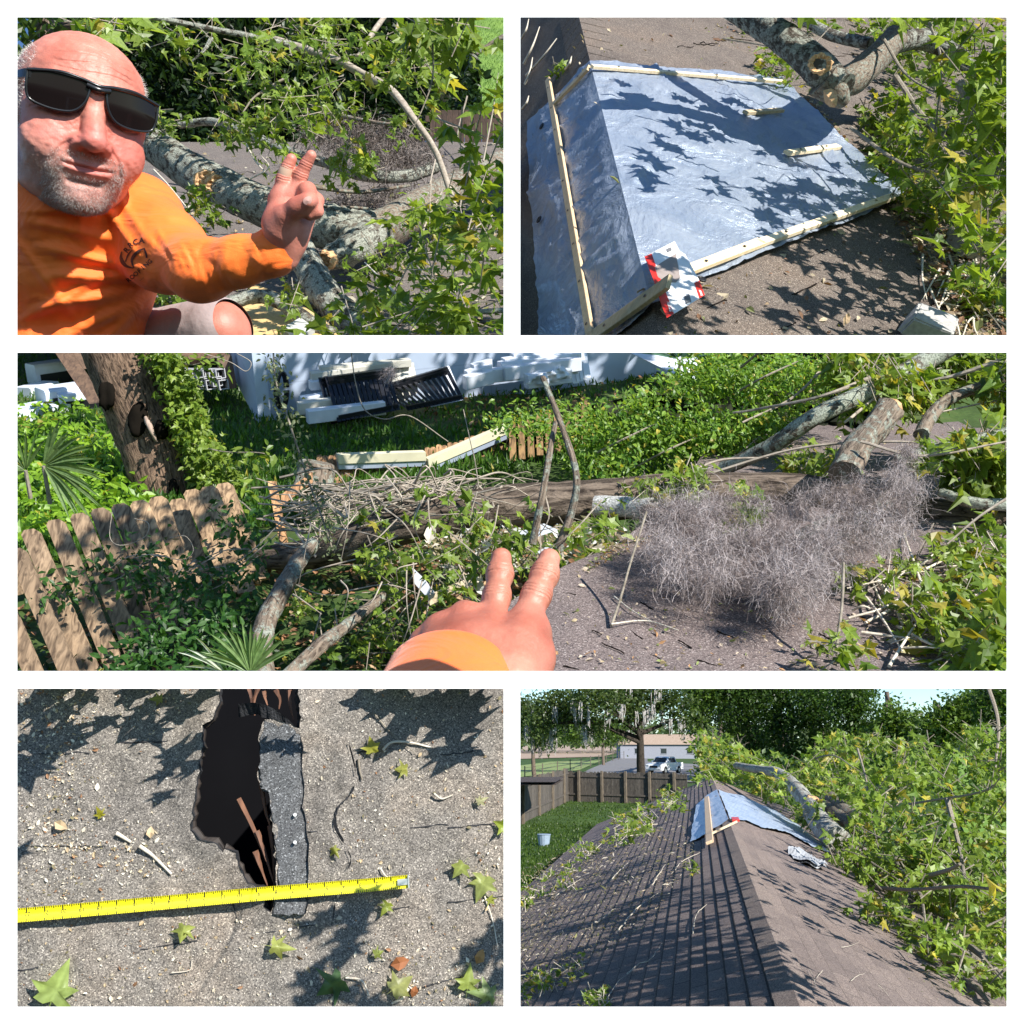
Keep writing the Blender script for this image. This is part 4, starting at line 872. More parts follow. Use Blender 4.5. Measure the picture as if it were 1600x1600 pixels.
def hand3(rg):
    """back of a right hand pointing into the scene with two fingers"""
    K = lambda u, v, d: P(u, v, d); h = .0008; d0 = .86
    lo = np.array([1e9] * 3); pts = [K(u, v, d) for u in (600, 900) for v in (850, 1075) for d in (.80, 1.02)]; F = Field(np.min(pts, 0), np.max(pts, 0), h)
    px = W / 1600
    mid = [K(770, 968, .885), K(776, 932, .90), K(781, 897, .915), K(783, 872, .925)]; ind = [K(820, 968, .88), K(838, 930, .893), K(851, 898, .905), K(858, 874, .915)]
    F.chain(mid, [.0114, .0103, .0099, .0088], .005); F.chain(ind, [.0120, .0109, .0105, .0092], .005)
    for q, r in ((mid[1], .0107), (ind[1], .0114), (mid[2], .0101), (ind[2], .0107)): F.ell(q, [r] * 3, None, .006)
    # metacarpals and back of the hand
    wr = [K(742, 1085, .80), K(800, 1085, .80)]
    F.chain([K(769, 972, .879), K(768, 1010, .845), K(765, 1070, .81)], [.0118, .0165, .019], .008); F.chain([K(819, 972, .874), K(810, 1010, .845), K(798, 1070, .81)], [.012, .017, .019], .008)
    F.chain([K(730, 976, .885), K(735, 1010, .85), K(745, 1070, .815)], [.0125, .016, .018], .014); F.chain([K(692, 985, .885), K(706, 1020, .855), K(728, 1075, .82)], [.013, .015, .017], .02); F.chain([K(662, 1008, .885), K(684, 1035, .86), K(712, 1080, .83)], [.011, .0135, .016], .02)
    F.chain([K(838, 990, .872), K(832, 1030, .85), K(815, 1085, .82)], [.010, .012, .016], .02)
    # ring and little finger curl away below the knuckles
    F.chain([K(728, 965, .885), K(726, 962, .915), K(735, 985, .925)], [.0135, .0112, .0105], .008); F.chain([K(692, 985, .885), K(690, 982, .912), K(705, 1004, .918)], [.013, .0108, .010], .008); F.chain([K(662, 1008, .885), K(664, 1006, .905), K(682, 1020, .91)], [.0105, .0095, .009], .008)
    F.chain([K(838, 1000, .885), K(825, 985, .905), K(795, 975, .915)], [.0125, .0115, .0095], .01)       # thumb folded under
    for q, r in ((K(768, 982, .866), .0112), (K(818, 982, .862), .0118), (K(730, 984, .868), .011), (K(692, 996, .872), .0105)): F.ell(q, [r, r, r * .8], None, .012)
    # tendons and veins
    for a, b in ((K(768, 975, .862), K(758, 1040, .822)), (K(815, 975, .860), K(795, 1045, .822)), (K(730, 980, .865), K(745, 1040, .826))): F.cap(a, b, .0024, .0022, .009)
    for pts_ in ([K(716, 1045, .833), K(725, 1010, .846), K(738, 980, .862)], [K(780, 1030, .825), K(770, 1000, .84), K(750, 985, .855)]): F.chain(pts_, [.0016] * 3, .004)
    for c, w_, ax in ((mid[1], .0115, mid), (mid[2], .0105, mid), (ind[1], .0122, ind), (ind[2], .011, ind)):
        pass
    v, q = F.mesh(); v = v.astype(float); v = rings(v, [(mid[1], mid[2] - mid[0], .013), (mid[2], mid[3] - mid[1], .012), (ind[1], ind[2] - ind[0], .014), (ind[2], ind[3] - ind[1], .013)], .0008); l = (v - K(770, 960, .88)) @ RC; red = 1 - .12 * np.exp(-((l[:, 2] - .002) / .01) ** 2); v = v + nrm(CAM - v) * (.0004 * fnoise(v, 60, 4))[:, None]
    t = thing('person', 'back of a sunburnt hand in an orange sleeve pointing two fingers at the fallen trunk', 'person', K(770, 1050, .82)); m = M(); m.add(v, q, np.c_[np.ones(len(v)), red, red]); m.build('body', skin, t, True)
    # cuff
    F = Field(np.min([K(600, 1005, .74), K(820, 1110, .86)], 0) - .04, np.max([K(600, 1005, .74), K(820, 1110, .86)], 0) + .04, .0016)
    F.chain([K(700, 1052, .815), K(690, 1130, .74)], [.0322, .039], .01, flat=(RC[:, 0], 1.42)); v, q = F.mesh(); v = v + nrm(CAM - v) * (.0012 * fnoise(v, 18, 2))[:, None]; m = M(); m.add(v, q); m.build('sleeve', orange, t, True)
# ------------------------------------------------------------------ view 3: crushed fence, fallen trunk, moss, house next door
panel(3)
def wide_view():
    rg = np.random.default_rng(3)
    GP = Plane(P(-60, 1062, 4.3), P(1000, 605, 9.6), P(380, 655, 8.9)); n = GP.n if GP.n[2] > 0 else -GP.n
    RP = Plane(P(600, 1055, 2.6), P(1600, 1055, 2.75), P(1400, 640, 8.6))
    print('\nP3 ground n', n @ SUN, 'roof n', RP.n @ SUN, flush=True)
    G = lambda u, v, h=0.0: GP.hit(u, v, h)
    vup = nrm(n + RC @ np.array([0, -.12, .25]))          # upright direction here
    def up_to(base, v2):
        """height along vup above base at which pixel row v2 is reached"""
        k = np.linspace(0, 4, 400); vv = proj(base + vup * k[:, None])[1]; return k[np.argmin(np.abs(vv - v2))]
    # ---- ground and grass
    soil = mat_noise('lawn_soil', (.03, .05, .012), (.10, .10, .035), 1.4, .95, .6, .03, 14, c3=(.05, .09, .018))
    V, F = fill2([(-90, 530), (1690, 530), (1690, 1070), (-90, 1070)], (), 25); p = G(V[:, 0], V[:, 1]); m = M(); m.add(p + n * (.04 * fnoise(V / 100, 1, 2))[:, None], orient(p, F, n)); tag(m.build('ground', soil, None, True), 'shaded garden ground between the crushed fence and the pale house', kind='structure')
    dirt = [(640, 600), (1060, 560), (1060, 620), (900, 660), (760, 680), (600, 660)]
    m = M(); c = sample([(-60, 545), (1060, 545), (1060, 690), (700, 760), (400, 830), (-60, 900)], 26000, rg); c = c[~(pin(c, dirt) & (rg.random(len(c)) < .55))]; q = G(c[:, 0], c[:, 1], .01); s_ = rg.uniform(.035, .09, len(c))
    leaves(m, q, rg.normal(0, 1, (len(q), 3)) * .6 + RC @ np.array([0, -1, .2]), s_, lcol(len(q), rg, (.03, .09, .012), (.10, .21, .025), .01), rg, [(x * [.45, 1, 1], y) for x, y in RHOMB], tip=vup * 2.2, tilt=.3)
    tag(m.build('grass', leaf_mat, None, clip='cull'), 'blades of garden grass in front of the pale house and round the oak', 'grass', kind='stuff')
    def patch(poly, k, size, h, cols, kind=OVATE, up=None, thr=-2, hr=.02, tilt=.6, tip=None):
        m = M(); c = sample(poly, k, rg); c = c[fnoise(c / 100., 2.2, k) > thr]; q = G(c[:, 0], c[:, 1], rg.uniform(hr, h, len(c))); leaves(m, q, nrm(n + SUN * .6) if up is None else up, size * rg.uniform(.5, 1.3, len(c)), lcol(len(c), rg, *cols), rg, kind, tilt=tilt, tip=tip); return m
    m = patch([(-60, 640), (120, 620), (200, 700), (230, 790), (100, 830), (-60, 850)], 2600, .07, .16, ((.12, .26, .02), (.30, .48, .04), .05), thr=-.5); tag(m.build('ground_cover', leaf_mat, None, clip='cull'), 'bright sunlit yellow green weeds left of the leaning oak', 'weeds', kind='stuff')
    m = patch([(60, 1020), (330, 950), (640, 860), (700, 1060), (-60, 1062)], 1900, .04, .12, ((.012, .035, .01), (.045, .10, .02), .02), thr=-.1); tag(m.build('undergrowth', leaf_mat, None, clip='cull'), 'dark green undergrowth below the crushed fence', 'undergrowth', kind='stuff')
    m = M(); c = np.concatenate([sample([(-60, 960), (400, 880), (700, 900), (640, 1060), (-60, 1062)], 900, rg), sample([(620, 600), (1060, 555), (1060, 610), (700, 680)], 700, rg), sample([(480, 830), (900, 820), (900, 900), (640, 960), (560, 900)], 900, rg)]); q = G(c[:, 0], c[:, 1], .02); k = len(c)
    leaves(m, q, n, rg.uniform(.02, .06, k), np.array([(.30, .15, .07), (.42, .28, .16), (.20, .10, .05)])[rg.choice(3, k)], rg, OVATE, tilt=.5); tag(m.build('leaf_litter', leaf_dry, None, clip='cull'), 'brown dead leaves on the ground round the crushed fence', 'litter', kind='stuff')
    # ---- the pale house
    hw = thing('house', 'pale blue grey painted block house wall behind the lawn', 'house', G(430, 657))
    wm, t, b = new_mat('painted_block'); br = tex(t, 'ShaderNodeTexBrick', coords(t, 'st'), **{'Scale': 1., 'Mortar Size': .006, 'Brick Width': .8, 'Row Height': .33, 'Mortar Smooth': .3}); br.inputs['Color1'].default_value = (.44, .52, .66, 1); br.inputs['Color2'].default_value = (.42, .50, .64, 1); br.inputs['Mortar'].default_value = (.36, .43, .55, 1)
    nz = tex(t, 'ShaderNodeTexNoise', coords(t), Scale=2.5, Detail=8); t.links.new(mix(t, 1., br.outputs[0], ramp(t, nz.outputs[0], [(.3, (.85, .85, .86)), (.7, (1.05, 1.05, 1.05))]), 'MULTIPLY'), b.inputs['Base Color']); b.inputs['Roughness'].default_value = .7
    A, B, Cc = G(404, 658), G(1075, 583), G(350, 545)
    def wall(a, b_, h, name):
        m = M(); L = np.linalg.norm(b_ - a); m.add([a - vup * .05, b_ - vup * .05, b_ + vup * h, a + vup * h], [[0, 1, 2, 3]], None, [(0, 0), (L, 0), (L, h), (0, h)]); th = nrm(np.cross(b_ - a, vup)); th = -th if th @ (CAM - a) < 0 else th
        m.add([a - th * .15 - vup * .05, b_ - th * .15 - vup * .05, b_ - th * .15 + vup * h, a - th * .15 + vup * h], [[3, 2, 1, 0]]); return m.build(name, wm, hw), th
    _, th = wall(A, B, 2.2, 'wall'); wall(P(346, 545, 10.), A, 2.2, 'wall')
    m = M(); box(m, A + vup * 1.1 + th * .01 + nrm(B - A) * .05, nrm(B - A) * .05, th * .012, vup * 1.1); m.build('corner_board', mat_plain('pale_blue_trim', (.5, .58, .7), .6), hw)
    along = nrm(B - A)
    # ---- deck with pipes, left
    deck = thing('wooden_deck', 'raised brown wooden deck edge behind the leaning oak', 'deck', G(300, 620)); wd = mat_wood('deck_lumber', (.06, .035, .022), (.15, .09, .055))
    m = M(); beam(m, P(235, 562, 9.4), P(352, 556, 9.6), vup * .06, th * .03); m.build('beam', wd, deck); m = M(); beam(m, P(240, 553, 9.5), P(346, 548, 9.7), vup * .02, th * .25, (1.4, 1.4, 1.4)); m.build('deck_board', wd, deck)
    for a, b_ in (((349, 555, 9.3), (358, 606, 9.3)), ((98, 548, 9.), (152, 628, 8.6)), ((115, 548, 9.3), (130, 575, 9.2))): m = M(); beam(m, P(*a), P(*b_), along * .06, th * .05); m.build('deck_post', wd, deck)
    pipe = mat_plain('grey_plastic_pipe', (.42, .42, .44), .4)
    for i in range(14):
        u = 285 + (i % 7) * 10 + (i // 7) * 5; v = 584 + (i // 7) * 12 + (i % 2) * 5; a = P(u, v, 9.); d = nrm(RC @ np.array([-.5, .85, .12])); e1 = nrm(np.cross(d, vup)); e2 = np.cross(e1, d); m = M(); w = .04
        o_ = [a + e1 * w + e2 * w, a - e1 * w + e2 * w, a - e1 * w - e2 * w, a + e1 * w - e2 * w]; i_ = [a + (x - a) * .82 for x in o_]; L = d * .9; m.add(o_ + i_ + [x + L for x in o_] + [x + L for x in i_], [[0, 1, 5, 4], [1, 2, 6, 5], [2, 3, 7, 6], [3, 0, 4, 7]] + [[j, 8 + j, 8 + (j + 1) % 4, (j + 1) % 4] for j in range(4)] + [[4 + j, 4 + (j + 1) % 4, 12 + (j + 1) % 4, 12 + j] for j in range(4)])
        tag(m.build('square_pipe', pipe), ['first', 'second', 'third', 'fourth', 'fifth', 'sixth', 'seventh'][i % 7] + ' square grey pipe from the oak in the ' + ('lower' if i > 6 else 'upper') + ' row under the deck', 'pipe', 'square pipes stacked under the deck')
    # ---- things stored along the wall
    wpl = mat_plain('white_vinyl', (.66, .70, .78), .35); cream = mat_plain('cream_board', (.55, .53, .47), .6); blk = mat_plain('black_metal', (.015, .016, .022), .35, .3)
    def on_wall(u, v, off=0.0):
        """point on a plane parallel to the house wall, off metres in front"""
        r = P(u, v, 1.) - CAM; o = A + th * off; return CAM + r * (((o - CAM) @ th) / (r @ th))[..., None] if np.ndim(u) else CAM + r * ((o - CAM) @ th) / (r @ th)
    def long_board(a, b_, off, hh, dd, mt_, lab, grp, name='board', col=None):
        m = M(); beam(m, on_wall(*a, off), on_wall(*b_, off), th * dd, vup * hh, col, .1); return tag(m.build(name, mt_), lab, 'board', grp)
    g1 = 'boards stacked by the black fence panels'
    for a, b_, off, hh, mt_, lab in (((466, 638), (590, 620), .55, .045, cream, 'lowest cream board of the stack at the corner of the house'), ((480, 651), (600, 636), .7, .05, wpl, 'white square post on the ground below the cream boards'), ((470, 628), (595, 606), .4, .04, wpl, 'white board in the middle of the stack left of the black panels'), ((486, 590), (612, 572), .25, .04, cream, 'upper cream board leaning behind the black panel'), ((500, 578), (640, 566), .2, .03, cream, 'topmost thin cream board behind the black panel'), ((484, 602), (560, 592), .3, .035, wpl, 'short white board above the middle of the stack')):
        long_board(a, b_, off, hh, .05, mt_, lab, g1)
    def rack(c4, off, nb, lab, fr=.018):
        c4 = [on_wall(u, v, off + (.35 if v > 610 else .0)) for u, v in c4]; t_ = thing('metal_fence_panel', lab, 'fence panel', c4[3], 'black metal fence panels leaning on the house')
        for a, b_ in ((.07, .07), (.93, .93), (.16, .16)):
            m = M(); p0 = c4[0] + (c4[3] - c4[0]) * a; p1 = c4[1] + (c4[2] - c4[1]) * b_; beam(m, p0, p1, vup * fr, th * fr); m.build('rail', blk, t_)
        for i in range(nb):
            x = i / (nb - 1); p0 = c4[0] + (c4[1] - c4[0]) * x; p1 = c4[3] + (c4[2] - c4[3]) * x; m = M(); beam(m, p0, p1, along * .014, th * .012); m.build('bar', blk, t_)
    rack([(500, 590), (604, 575), (622, 640), (520, 662)], .35, 15, 'black metal fence panel with close bars leaning at the left of the wall', .022); rack([(510, 588), (596, 578), (612, 642), (530, 658)], .42, 13, 'second black metal panel laid over the first one', .022)
    rack([(585, 606), (696, 573), (722, 624), (640, 640)], .3, 13, 'black barred panel resting on a white sheet')
    m = M(); prism(m, [on_wall(u, v, .2 + (.3 if v > 610 else 0)) for u, v in ((648, 588), (700, 571), (722, 624), (672, 635))], th * .03); tag(m.build('white_sheet', wpl), 'white flat panel behind the black barred panel', 'panel')
    m = M(); prism(m, [on_wall(u, v, .15 + (.2 if v > 610 else 0)) for u, v in ((596, 580), (645, 566), (652, 612), (622, 630))], th * .03); tag(m.build('plywood_sheet', cream), 'cream sheet leaning between the two black fence panels', 'panel')
    g2 = 'white posts stacked against the wall'
    for i, (a, b_, off) in enumerate((((726, 598), (768, 588), .5), ((728, 590), (766, 578), .4), ((738, 580), (766, 570), .35), ((752, 588), (900, 572), .45), ((780, 576), (905, 560), .35), ((786, 570), (890, 556), .3), ((800, 563), (888, 552), .25), ((822, 596), (890, 586), .7), ((786, 584), (905, 568), .5))):
        long_board(a, b_, off, .055, .05, wpl, ['white post at the bottom left of the white stack', 'white post above the bottom left one', 'short white post on top at the left of the white stack', 'long white post at the foot of the stack', 'long white post second from the foot', 'white post third from the foot', 'topmost white post of the stack', 'white post lying on the ground in front of the stack', 'white post sticking out in the middle of the stack'][i], g2, 'white_post')
    for i in range(4): m = M(); beam(m, on_wall(888 + i * 7, 545, .15), on_wall(898 + i * 6, 598 - i * 3, .35), along * .03, th * .03); tag(m.build('white_post', wpl), ['first', 'second', 'third', 'last'][i] + ' upright white post leaning on the wall right of the white stack', 'board', 'upright white posts at the end of the stack')
    m = M(); V, F = fill2([(816, 600), (850, 583), (885, 572), (890, 590), (858, 601)], (), 3); p0 = on_wall(V[:, 0], V[:, 1], .8); m.add(p0 + th * (.05 * fnoise(V / 30, 1.3, 3))[:, None], orient(p0, F, th)); m.add(p0 - th * .12, orient(p0, F, -th)); tag(m.build('plastic_sheet', wpl, None, True), 'crumpled white plastic sheet in front of the white posts', 'sheet')
    m = M(); prism(m, [P(u, v, d) for u, v, d in ((985, 551, 9.5), (1090, 540, 9.5), (1090, 600, 9.), (1055, 585, 9.))], th * -.06); tag(m.build('white_hatch', wpl), 'pale blue white sloping panel beside the dark bush at the wall', 'panel')
    for i in range(3):
        q = smooth_path([on_wall(438 + 8 * math.cos(a) + i * 2, 610 + 28 * math.sin(a), .1 + .02 * i) for a in np.linspace(0, 6.1, 12)], 3); m = M(); tube(m, q, .012, 6); tag(m.build('garden_hose', blk, None, True), ['outer', 'middle', 'inner'][i] + ' loop of black hose hung at the corner of the pale house', 'hose', 'hose coils at the house corner')
    # junk on the lawn
    for k_, (u, v, w, h, ang, lab) in enumerate(((66, 640, .34, .05, .5, 'white flat panel lying on the bright grass at the far left'), (112, 622, .26, .12, .3, 'white appliance box beside the deck post'), (130, 628, .2, .1, .1, 'second white box with a dark drawer beside the deck'), (82, 590, .2, .16, .4, 'upright white box behind the flat panel'), (58, 610, .18, .06, .8, 'small white panel leaning on the flat one'))):
        c = G(u, v, h / 2); a = along * math.cos(ang) + np.cross(n, along) * math.sin(ang); bb = np.cross(n, a); t_ = thing('appliance_box' if h > .07 else 'white_sheet', lab, 'box' if h > .07 else 'panel', c); m = M(); bm = None; beam(m, c - a * w, c + a * w, bb * w * .6, n * h, (1, 1, 1), .15); m.build('casing', wpl, t_)
        if h > .07: m = M(); box(m, c + th * 0 - nrm(np.cross(n, a)) * (w * .6 + .004), a * w * .8, bb * .004, n * h * .4); m.build('front_panel', blk, t_)
    # ---- leaning oak with ivy
    ok = thing('leaning_oak', 'thick furrowed oak trunk leaning to the upper left with ivy down its right side', 'tree', G(262, 775)); m = M()
    q = smooth_path(pts3([(270, 795, 7.), (262, 770, 6.9), (240, 690, 6.9), (212, 620, 6.9), (185, 540, 6.9), (160, 470, 6.9)]), 9); tube(m, q, np.interp(np.linspace(0, 1, len(q)), [0, .2, .6, 1], [.245, .2, .22, .235]), 40, rough=.035, seed=5); m.build('trunk', oak_bark, ok, True)
    hol = mat_plain('hollow_shade', (.012, .01, .008), 1, 0, 0)  # near-black blobs stand in for the shade in bark hollows
    for u, v, w, h in ((168, 618, .05, .1), (216, 655, .055, .1), (252, 672, .045, .06), (272, 762, .03, .05)):
        m = M(); c = P(u, v, 6.9 - .2); bm = bmesh.new(); bmesh.ops.create_icosphere(bm, subdivisions=3, radius=1); x = np.array([list(w_.co) for w_ in bm.verts]); ff = np.array([[w_.index for w_ in f_.verts] for f_ in bm.faces]); bm.free(); x *= (1 + .3 * fnoise(x, .6, int(u)))[:, None]
        m.add(c + (x * [w, .04, h]) @ RC.T, ff); m.build('bark_hollow', hol, ok, True)
    m = M(); tube(m, smooth_path(pts3([(228, 652, 6.66), (236, 672, 6.62), (245, 690, 6.64)]), 4), [.012, .016, .018, .018, .016, .014, .012, .01, .005], 8, rough=.3); m.build('torn_wood', mat_wood('torn_grey_wood', (.22, .15, .11), (.42, .32, .26)), ok, True)
    iv = M(); st_ = M(); c = sample([(232, 540), (262, 540), (300, 600), (306, 650), (340, 700), (372, 770), (328, 775), (308, 740), (290, 690), (268, 620)], 520, rg); q = P(c[:, 0], c[:, 1], 6.66 + rg.uniform(-.1, .15, len(c)))
    sprigs(iv, None, q, rg, 6, .045, .08, nrm(SUN + RC @ np.array([.2, -.8, .3])), .6, kind=OVATE + MAPLE[:2], yel=.01)
    for pts in (((290, 690, 6.6), (345, 705, 6.5), (400, 707, 6.4), (420, 710, 6.4)), ((320, 760, 6.5), (370, 780, 6.3), (395, 800, 6.2)), ((262, 560, 6.6), (300, 570, 6.6), (330, 560, 6.5), (350, 556, 6.5))):
        s2 = smooth_path(pts3(pts), 8); tube(st_, s2, .004, 5); sprigs(iv, None, s2[::2], rg, 4, .07, .06, nrm(SUN + UPW), .8, kind=OVATE, yel=.0)
    st_.build('ivy_stem', twig_mat, ok); iv.build('ivy', leaf_mat, ok, clip='cull')
    # ---- picket fences
    pk = mat_wood('picket_wood', (.08, .05, .03), (.42, .29, .18), .9, 1.6)
    def picket(m, base, top, wv, th_, col):
        ax = top - base; L = np.linalg.norm(ax); ax = ax / L; w = np.linalg.norm(wv); x = wv / w; nn = np.cross(x, ax); z0, z1 = 0, L
        prof = [(-w, 0), (w, 0), (w, L - .55 * w), (w * .55, L), (-w * .55, L), (-w, L - .55 * w)]
        prism(m, [base + x * a + ax * z for a, z in prof], nn * th_, col)
    f1 = thing('picket_fence', 'weathered brown picket fence leaning and broken beside the fallen trunk', 'fence', G(200, 960))
    tops = [(-60, 905, 4.8), (-20, 880, 4.9), (27, 860, 5.0), (48, 830, 5.1), (87, 815, 5.25), (124, 805, 5.4), (156, 797, 5.5), (188, 790, 5.6), (218, 785, 5.7), (247, 779, 5.8), (278, 783, 5.75), (300, 768, 5.8), (326, 763, 5.9), (350, 758, 5.95)]
    for i, (u, v, d) in enumerate(tops):
        L = [250, 250, 240, 232, 232, 230, 225, 215, 200, 180, 130, 160, 165, 150][i]; dx = [110, 108, 104, 100, 96, 94, 90, 84, 74, 58, 42, 70, 62, 56][i]; gd = ((G(u + dx, v + L) - CAM) @ RC)[1] * .985; d = gd + .3; top = P(u, v, d); base = P(u + dx, v + L, gd); w = (P(u + 14.6, v - 2.4, d) - top) * (.98 if i < 10 else .95); tone = np.ones(3) * rg.uniform(.65, 1.) * ([1, 1, 1] if i < 8 else [1.45, 1.4, 1.3]); m = M()
        picket(m, base, top, w, .02, tone); m.build('picket', pk, f1)
    for a, b_, r in (((-60, 940, 4.95), (320, 842, 5.45), .03), ((-60, 1075, 4.6), (330, 930, 5.2), .03)): m = M(); beam(m, P(*a), P(*b_), vup * .04, RC @ np.array([0, .02, 0])); m.build('rail', pk, f1)
    # broken post and leaning board
    m = M(); beam(m, P(425, 752, 5.6), P(444, 850, 5.4), RC @ np.array([.018, 0, 0]), RC @ np.array([0, .02, 0]), (1.6, 1.3, 1.)); tag(m.build('broken_picket', pk), 'splintered upright picket standing alone left of the brush pile', 'picket')
    m = M(); beam(m, P(440, 782, 5.7), P(488, 746, 5.9), RC @ np.array([0, 0, .03]), RC @ np.array([0, .015, 0]), (1.5, 1.2, 1.)); tag(m.build('broken_board', pk), 'slanted broken fence board against the lone picket', 'board')
    m = M(); q = smooth_path(pts3([(490, 770, 6.), (494, 735, 6.05), (496, 722, 6.05)]), 4); tube(m, q, [.11, .105, .1, .1, .1, .1, .1, .1, .09], 14, rough=.12); tag(m.build('tree_stump', dark_bark2, None, True), 'old grey stump with yellow moss on top behind the lone picket', 'stump')
    f2 = thing('back_fence', 'brown picket fence with a pale metal rail bent in the middle behind the brush', 'fence', G(640, 745)); k = 0
    for i in range(34):
        x = i / 33.; u = 500 + x * 292; v = (712 - 3 * x if u < 662 else 704 - (u - 662) * .26) + rg.normal(0, 1.2); d = 6.9 + .7 * x; top = P(u, v, d); base = P(u + (4 if u > 662 else -2), v + 62, d - .15); w = P(u + 4.2, v, d) - top; m = M()
        picket(m, base, top, w, .02, np.array([1.1, .92, .75]) * rg.uniform(.75, 1.15)); m.build('picket', pk, f2)
    rail = mat_plain('pale_blue_metal', (.42, .48, .62), .35, .3); rw = mat_plain('cream_rail', (.62, .58, .42), .6)  # rail is cream on top, pale blue on its face
    for a, b_ in (((528, 727, 6.88), (664, 722, 7.05)), ((668, 733, 7.05), (790, 680, 7.45))):
        p0, q0 = P(*a), P(*b_); m = M(); beam(m, p0, q0, vup * .022, th * .02); o = m.build('rail_face', rail, f2); m = M(); beam(m, p0 + vup * .045, q0 + vup * .045, vup * .028, th * .03, (1, 1, 1)); m.build('rail_top', rw, f2)
    # ---- near roof
    sh = mat_shingle('mauve_shingle', (.20, .16, .15), (.52, .46, .43), (.05, .04, .042), 330., 1.6, warm=(.26, .18, .15))
    rf = thing('house_roof', 'mauve brown shingle roof with the pointing hand above it and moss covered limb on it', 'house roof', RP.hit(1100, 950))
    poly = [(560, 1075), (640, 1022), (700, 985), (790, 945), (880, 885), (960, 852), (1000, 822), (1040, 800), (1060, 760), (1085, 730), (1110, 690), (1240, 672), (1400, 640), (1500, 628), (1700, 628), (1700, 1080)]
    V, F = fill2(poly, (), 14); p = RP.hit(V[:, 0], V[:, 1], .004 * fnoise(V / 100, .8, 3)); m = M(); m.add(p, orient(p, F, RP.n)); q = RP.hit(np.array(poly)[:, 0], np.array(poly)[:, 1]); k = len(q); m.add(np.concatenate([q, q - RP.n * .12]), np.array([[i, (i + 1) % k, k + (i + 1) % k, k + i] for i in range(k)])); m.build('shingles', sh, rf, True)
    gap = mat_plain('gap_shadow', (.02, .015, .012), .95, 0, .1); m = M()  # dark strips put in for the shadow between tabs
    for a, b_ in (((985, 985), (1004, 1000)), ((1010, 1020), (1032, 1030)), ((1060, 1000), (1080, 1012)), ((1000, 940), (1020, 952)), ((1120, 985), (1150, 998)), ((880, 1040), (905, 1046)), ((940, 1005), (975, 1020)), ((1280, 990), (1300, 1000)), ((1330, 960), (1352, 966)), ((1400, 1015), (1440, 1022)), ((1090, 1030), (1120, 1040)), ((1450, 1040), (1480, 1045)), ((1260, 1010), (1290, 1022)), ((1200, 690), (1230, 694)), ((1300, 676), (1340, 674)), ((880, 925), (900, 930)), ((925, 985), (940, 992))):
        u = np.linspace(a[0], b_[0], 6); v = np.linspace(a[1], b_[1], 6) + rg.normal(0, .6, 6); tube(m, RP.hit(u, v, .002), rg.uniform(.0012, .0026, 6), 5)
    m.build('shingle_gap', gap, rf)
    # torn fascia
    for pts, mt_, lab in (([(644, 888), (662, 905), (680, 928), (664, 930), (648, 912)], wpl, 'torn white metal trim sticking out of the brush'), ([(668, 930), (740, 900), (742, 912), (672, 946)], lumber, 'snapped length of raw fascia board at the roof edge'), ([(808, 832), (850, 818), (872, 828), (830, 842)], wpl, 'white torn sheet under the fallen trunk'), ([(840, 862), (862, 850), (866, 862), (846, 870)], wpl, 'small white scrap above the finger tips')):
        m = M(); prism(m, [P(u, v, 4.2) for u, v in pts], RC @ np.array([0, .03, 0])); tag(m.build('torn_trim', mt_), lab, 'trim')
    # ---- fallen trunk
    ft = thing('fallen_log', 'long dark furrowed tree trunk lying across the crushed fence and the roof', 'fallen tree', P(560, 850, 4.9)); m = M()
    q = smooth_path(pts3([(398, 872, 5.3), (470, 868, 5.2), (560, 845, 5.0), (640, 815, 4.9), (720, 800, 4.9), (820, 790, 4.9), (930, 782, 4.9), (1040, 772, 4.9), (1150, 768, 4.85), (1260, 772, 4.8), (1400, 800, 4.7), (1500, 812, 4.6), (1640, 822, 4.5)]), 8)
    tube(m, q, np.interp(np.linspace(0, 1, len(q)), [0, .15, .3, .6, 1], [.055, .085, .10, .09, .075]), 26, rough=.05, seed=2); m.build('trunk', dark_bark, ft, True)
    m = M(); q = smooth_path(pts3([(930, 790, 4.75), (975, 792, 4.7), (1020, 794, 4.6)]), 6); tube(m, q, .045, 16, rough=.05); m.build('pale_log', white_bark, ft, True)
    m = M(); q = smooth_path(pts3([(1130, 732, 5.4), (1200, 700, 5.2), (1260, 660, 5.1), (1320, 628, 5.1), (1380, 600, 5.2), (1450, 562, 5.3), (1500, 530, 5.3)]), 7); tube(m, q, np.linspace(.035, .05, len(q)), 14, rough=.06); m.build('pale_limb', lichen_bark, ft, True)
    for pts, r0, r1 in (([(1390, 640, 4.7), (1370, 665, 4.6), (1340, 700, 4.45), (1318, 740, 4.3)], .055, .06),):
        m = M(); q = smooth_path(pts3(pts), 6); tube(m, q, np.linspace(r0, r1, len(q)), 14, rough=.14, seed=4); m.build('broken_stub', dark_bark2, ft, True); m = M(); c = q[0]; ax = nrm(CAM - c + RC @ np.array([0, 0, 2.])); tube(m, [c - ax * .03, c + ax * .012, c + ax * .02], [.052, .048, .03], 12, rough=.15); m.build('split_wood', cut_wood, ft)
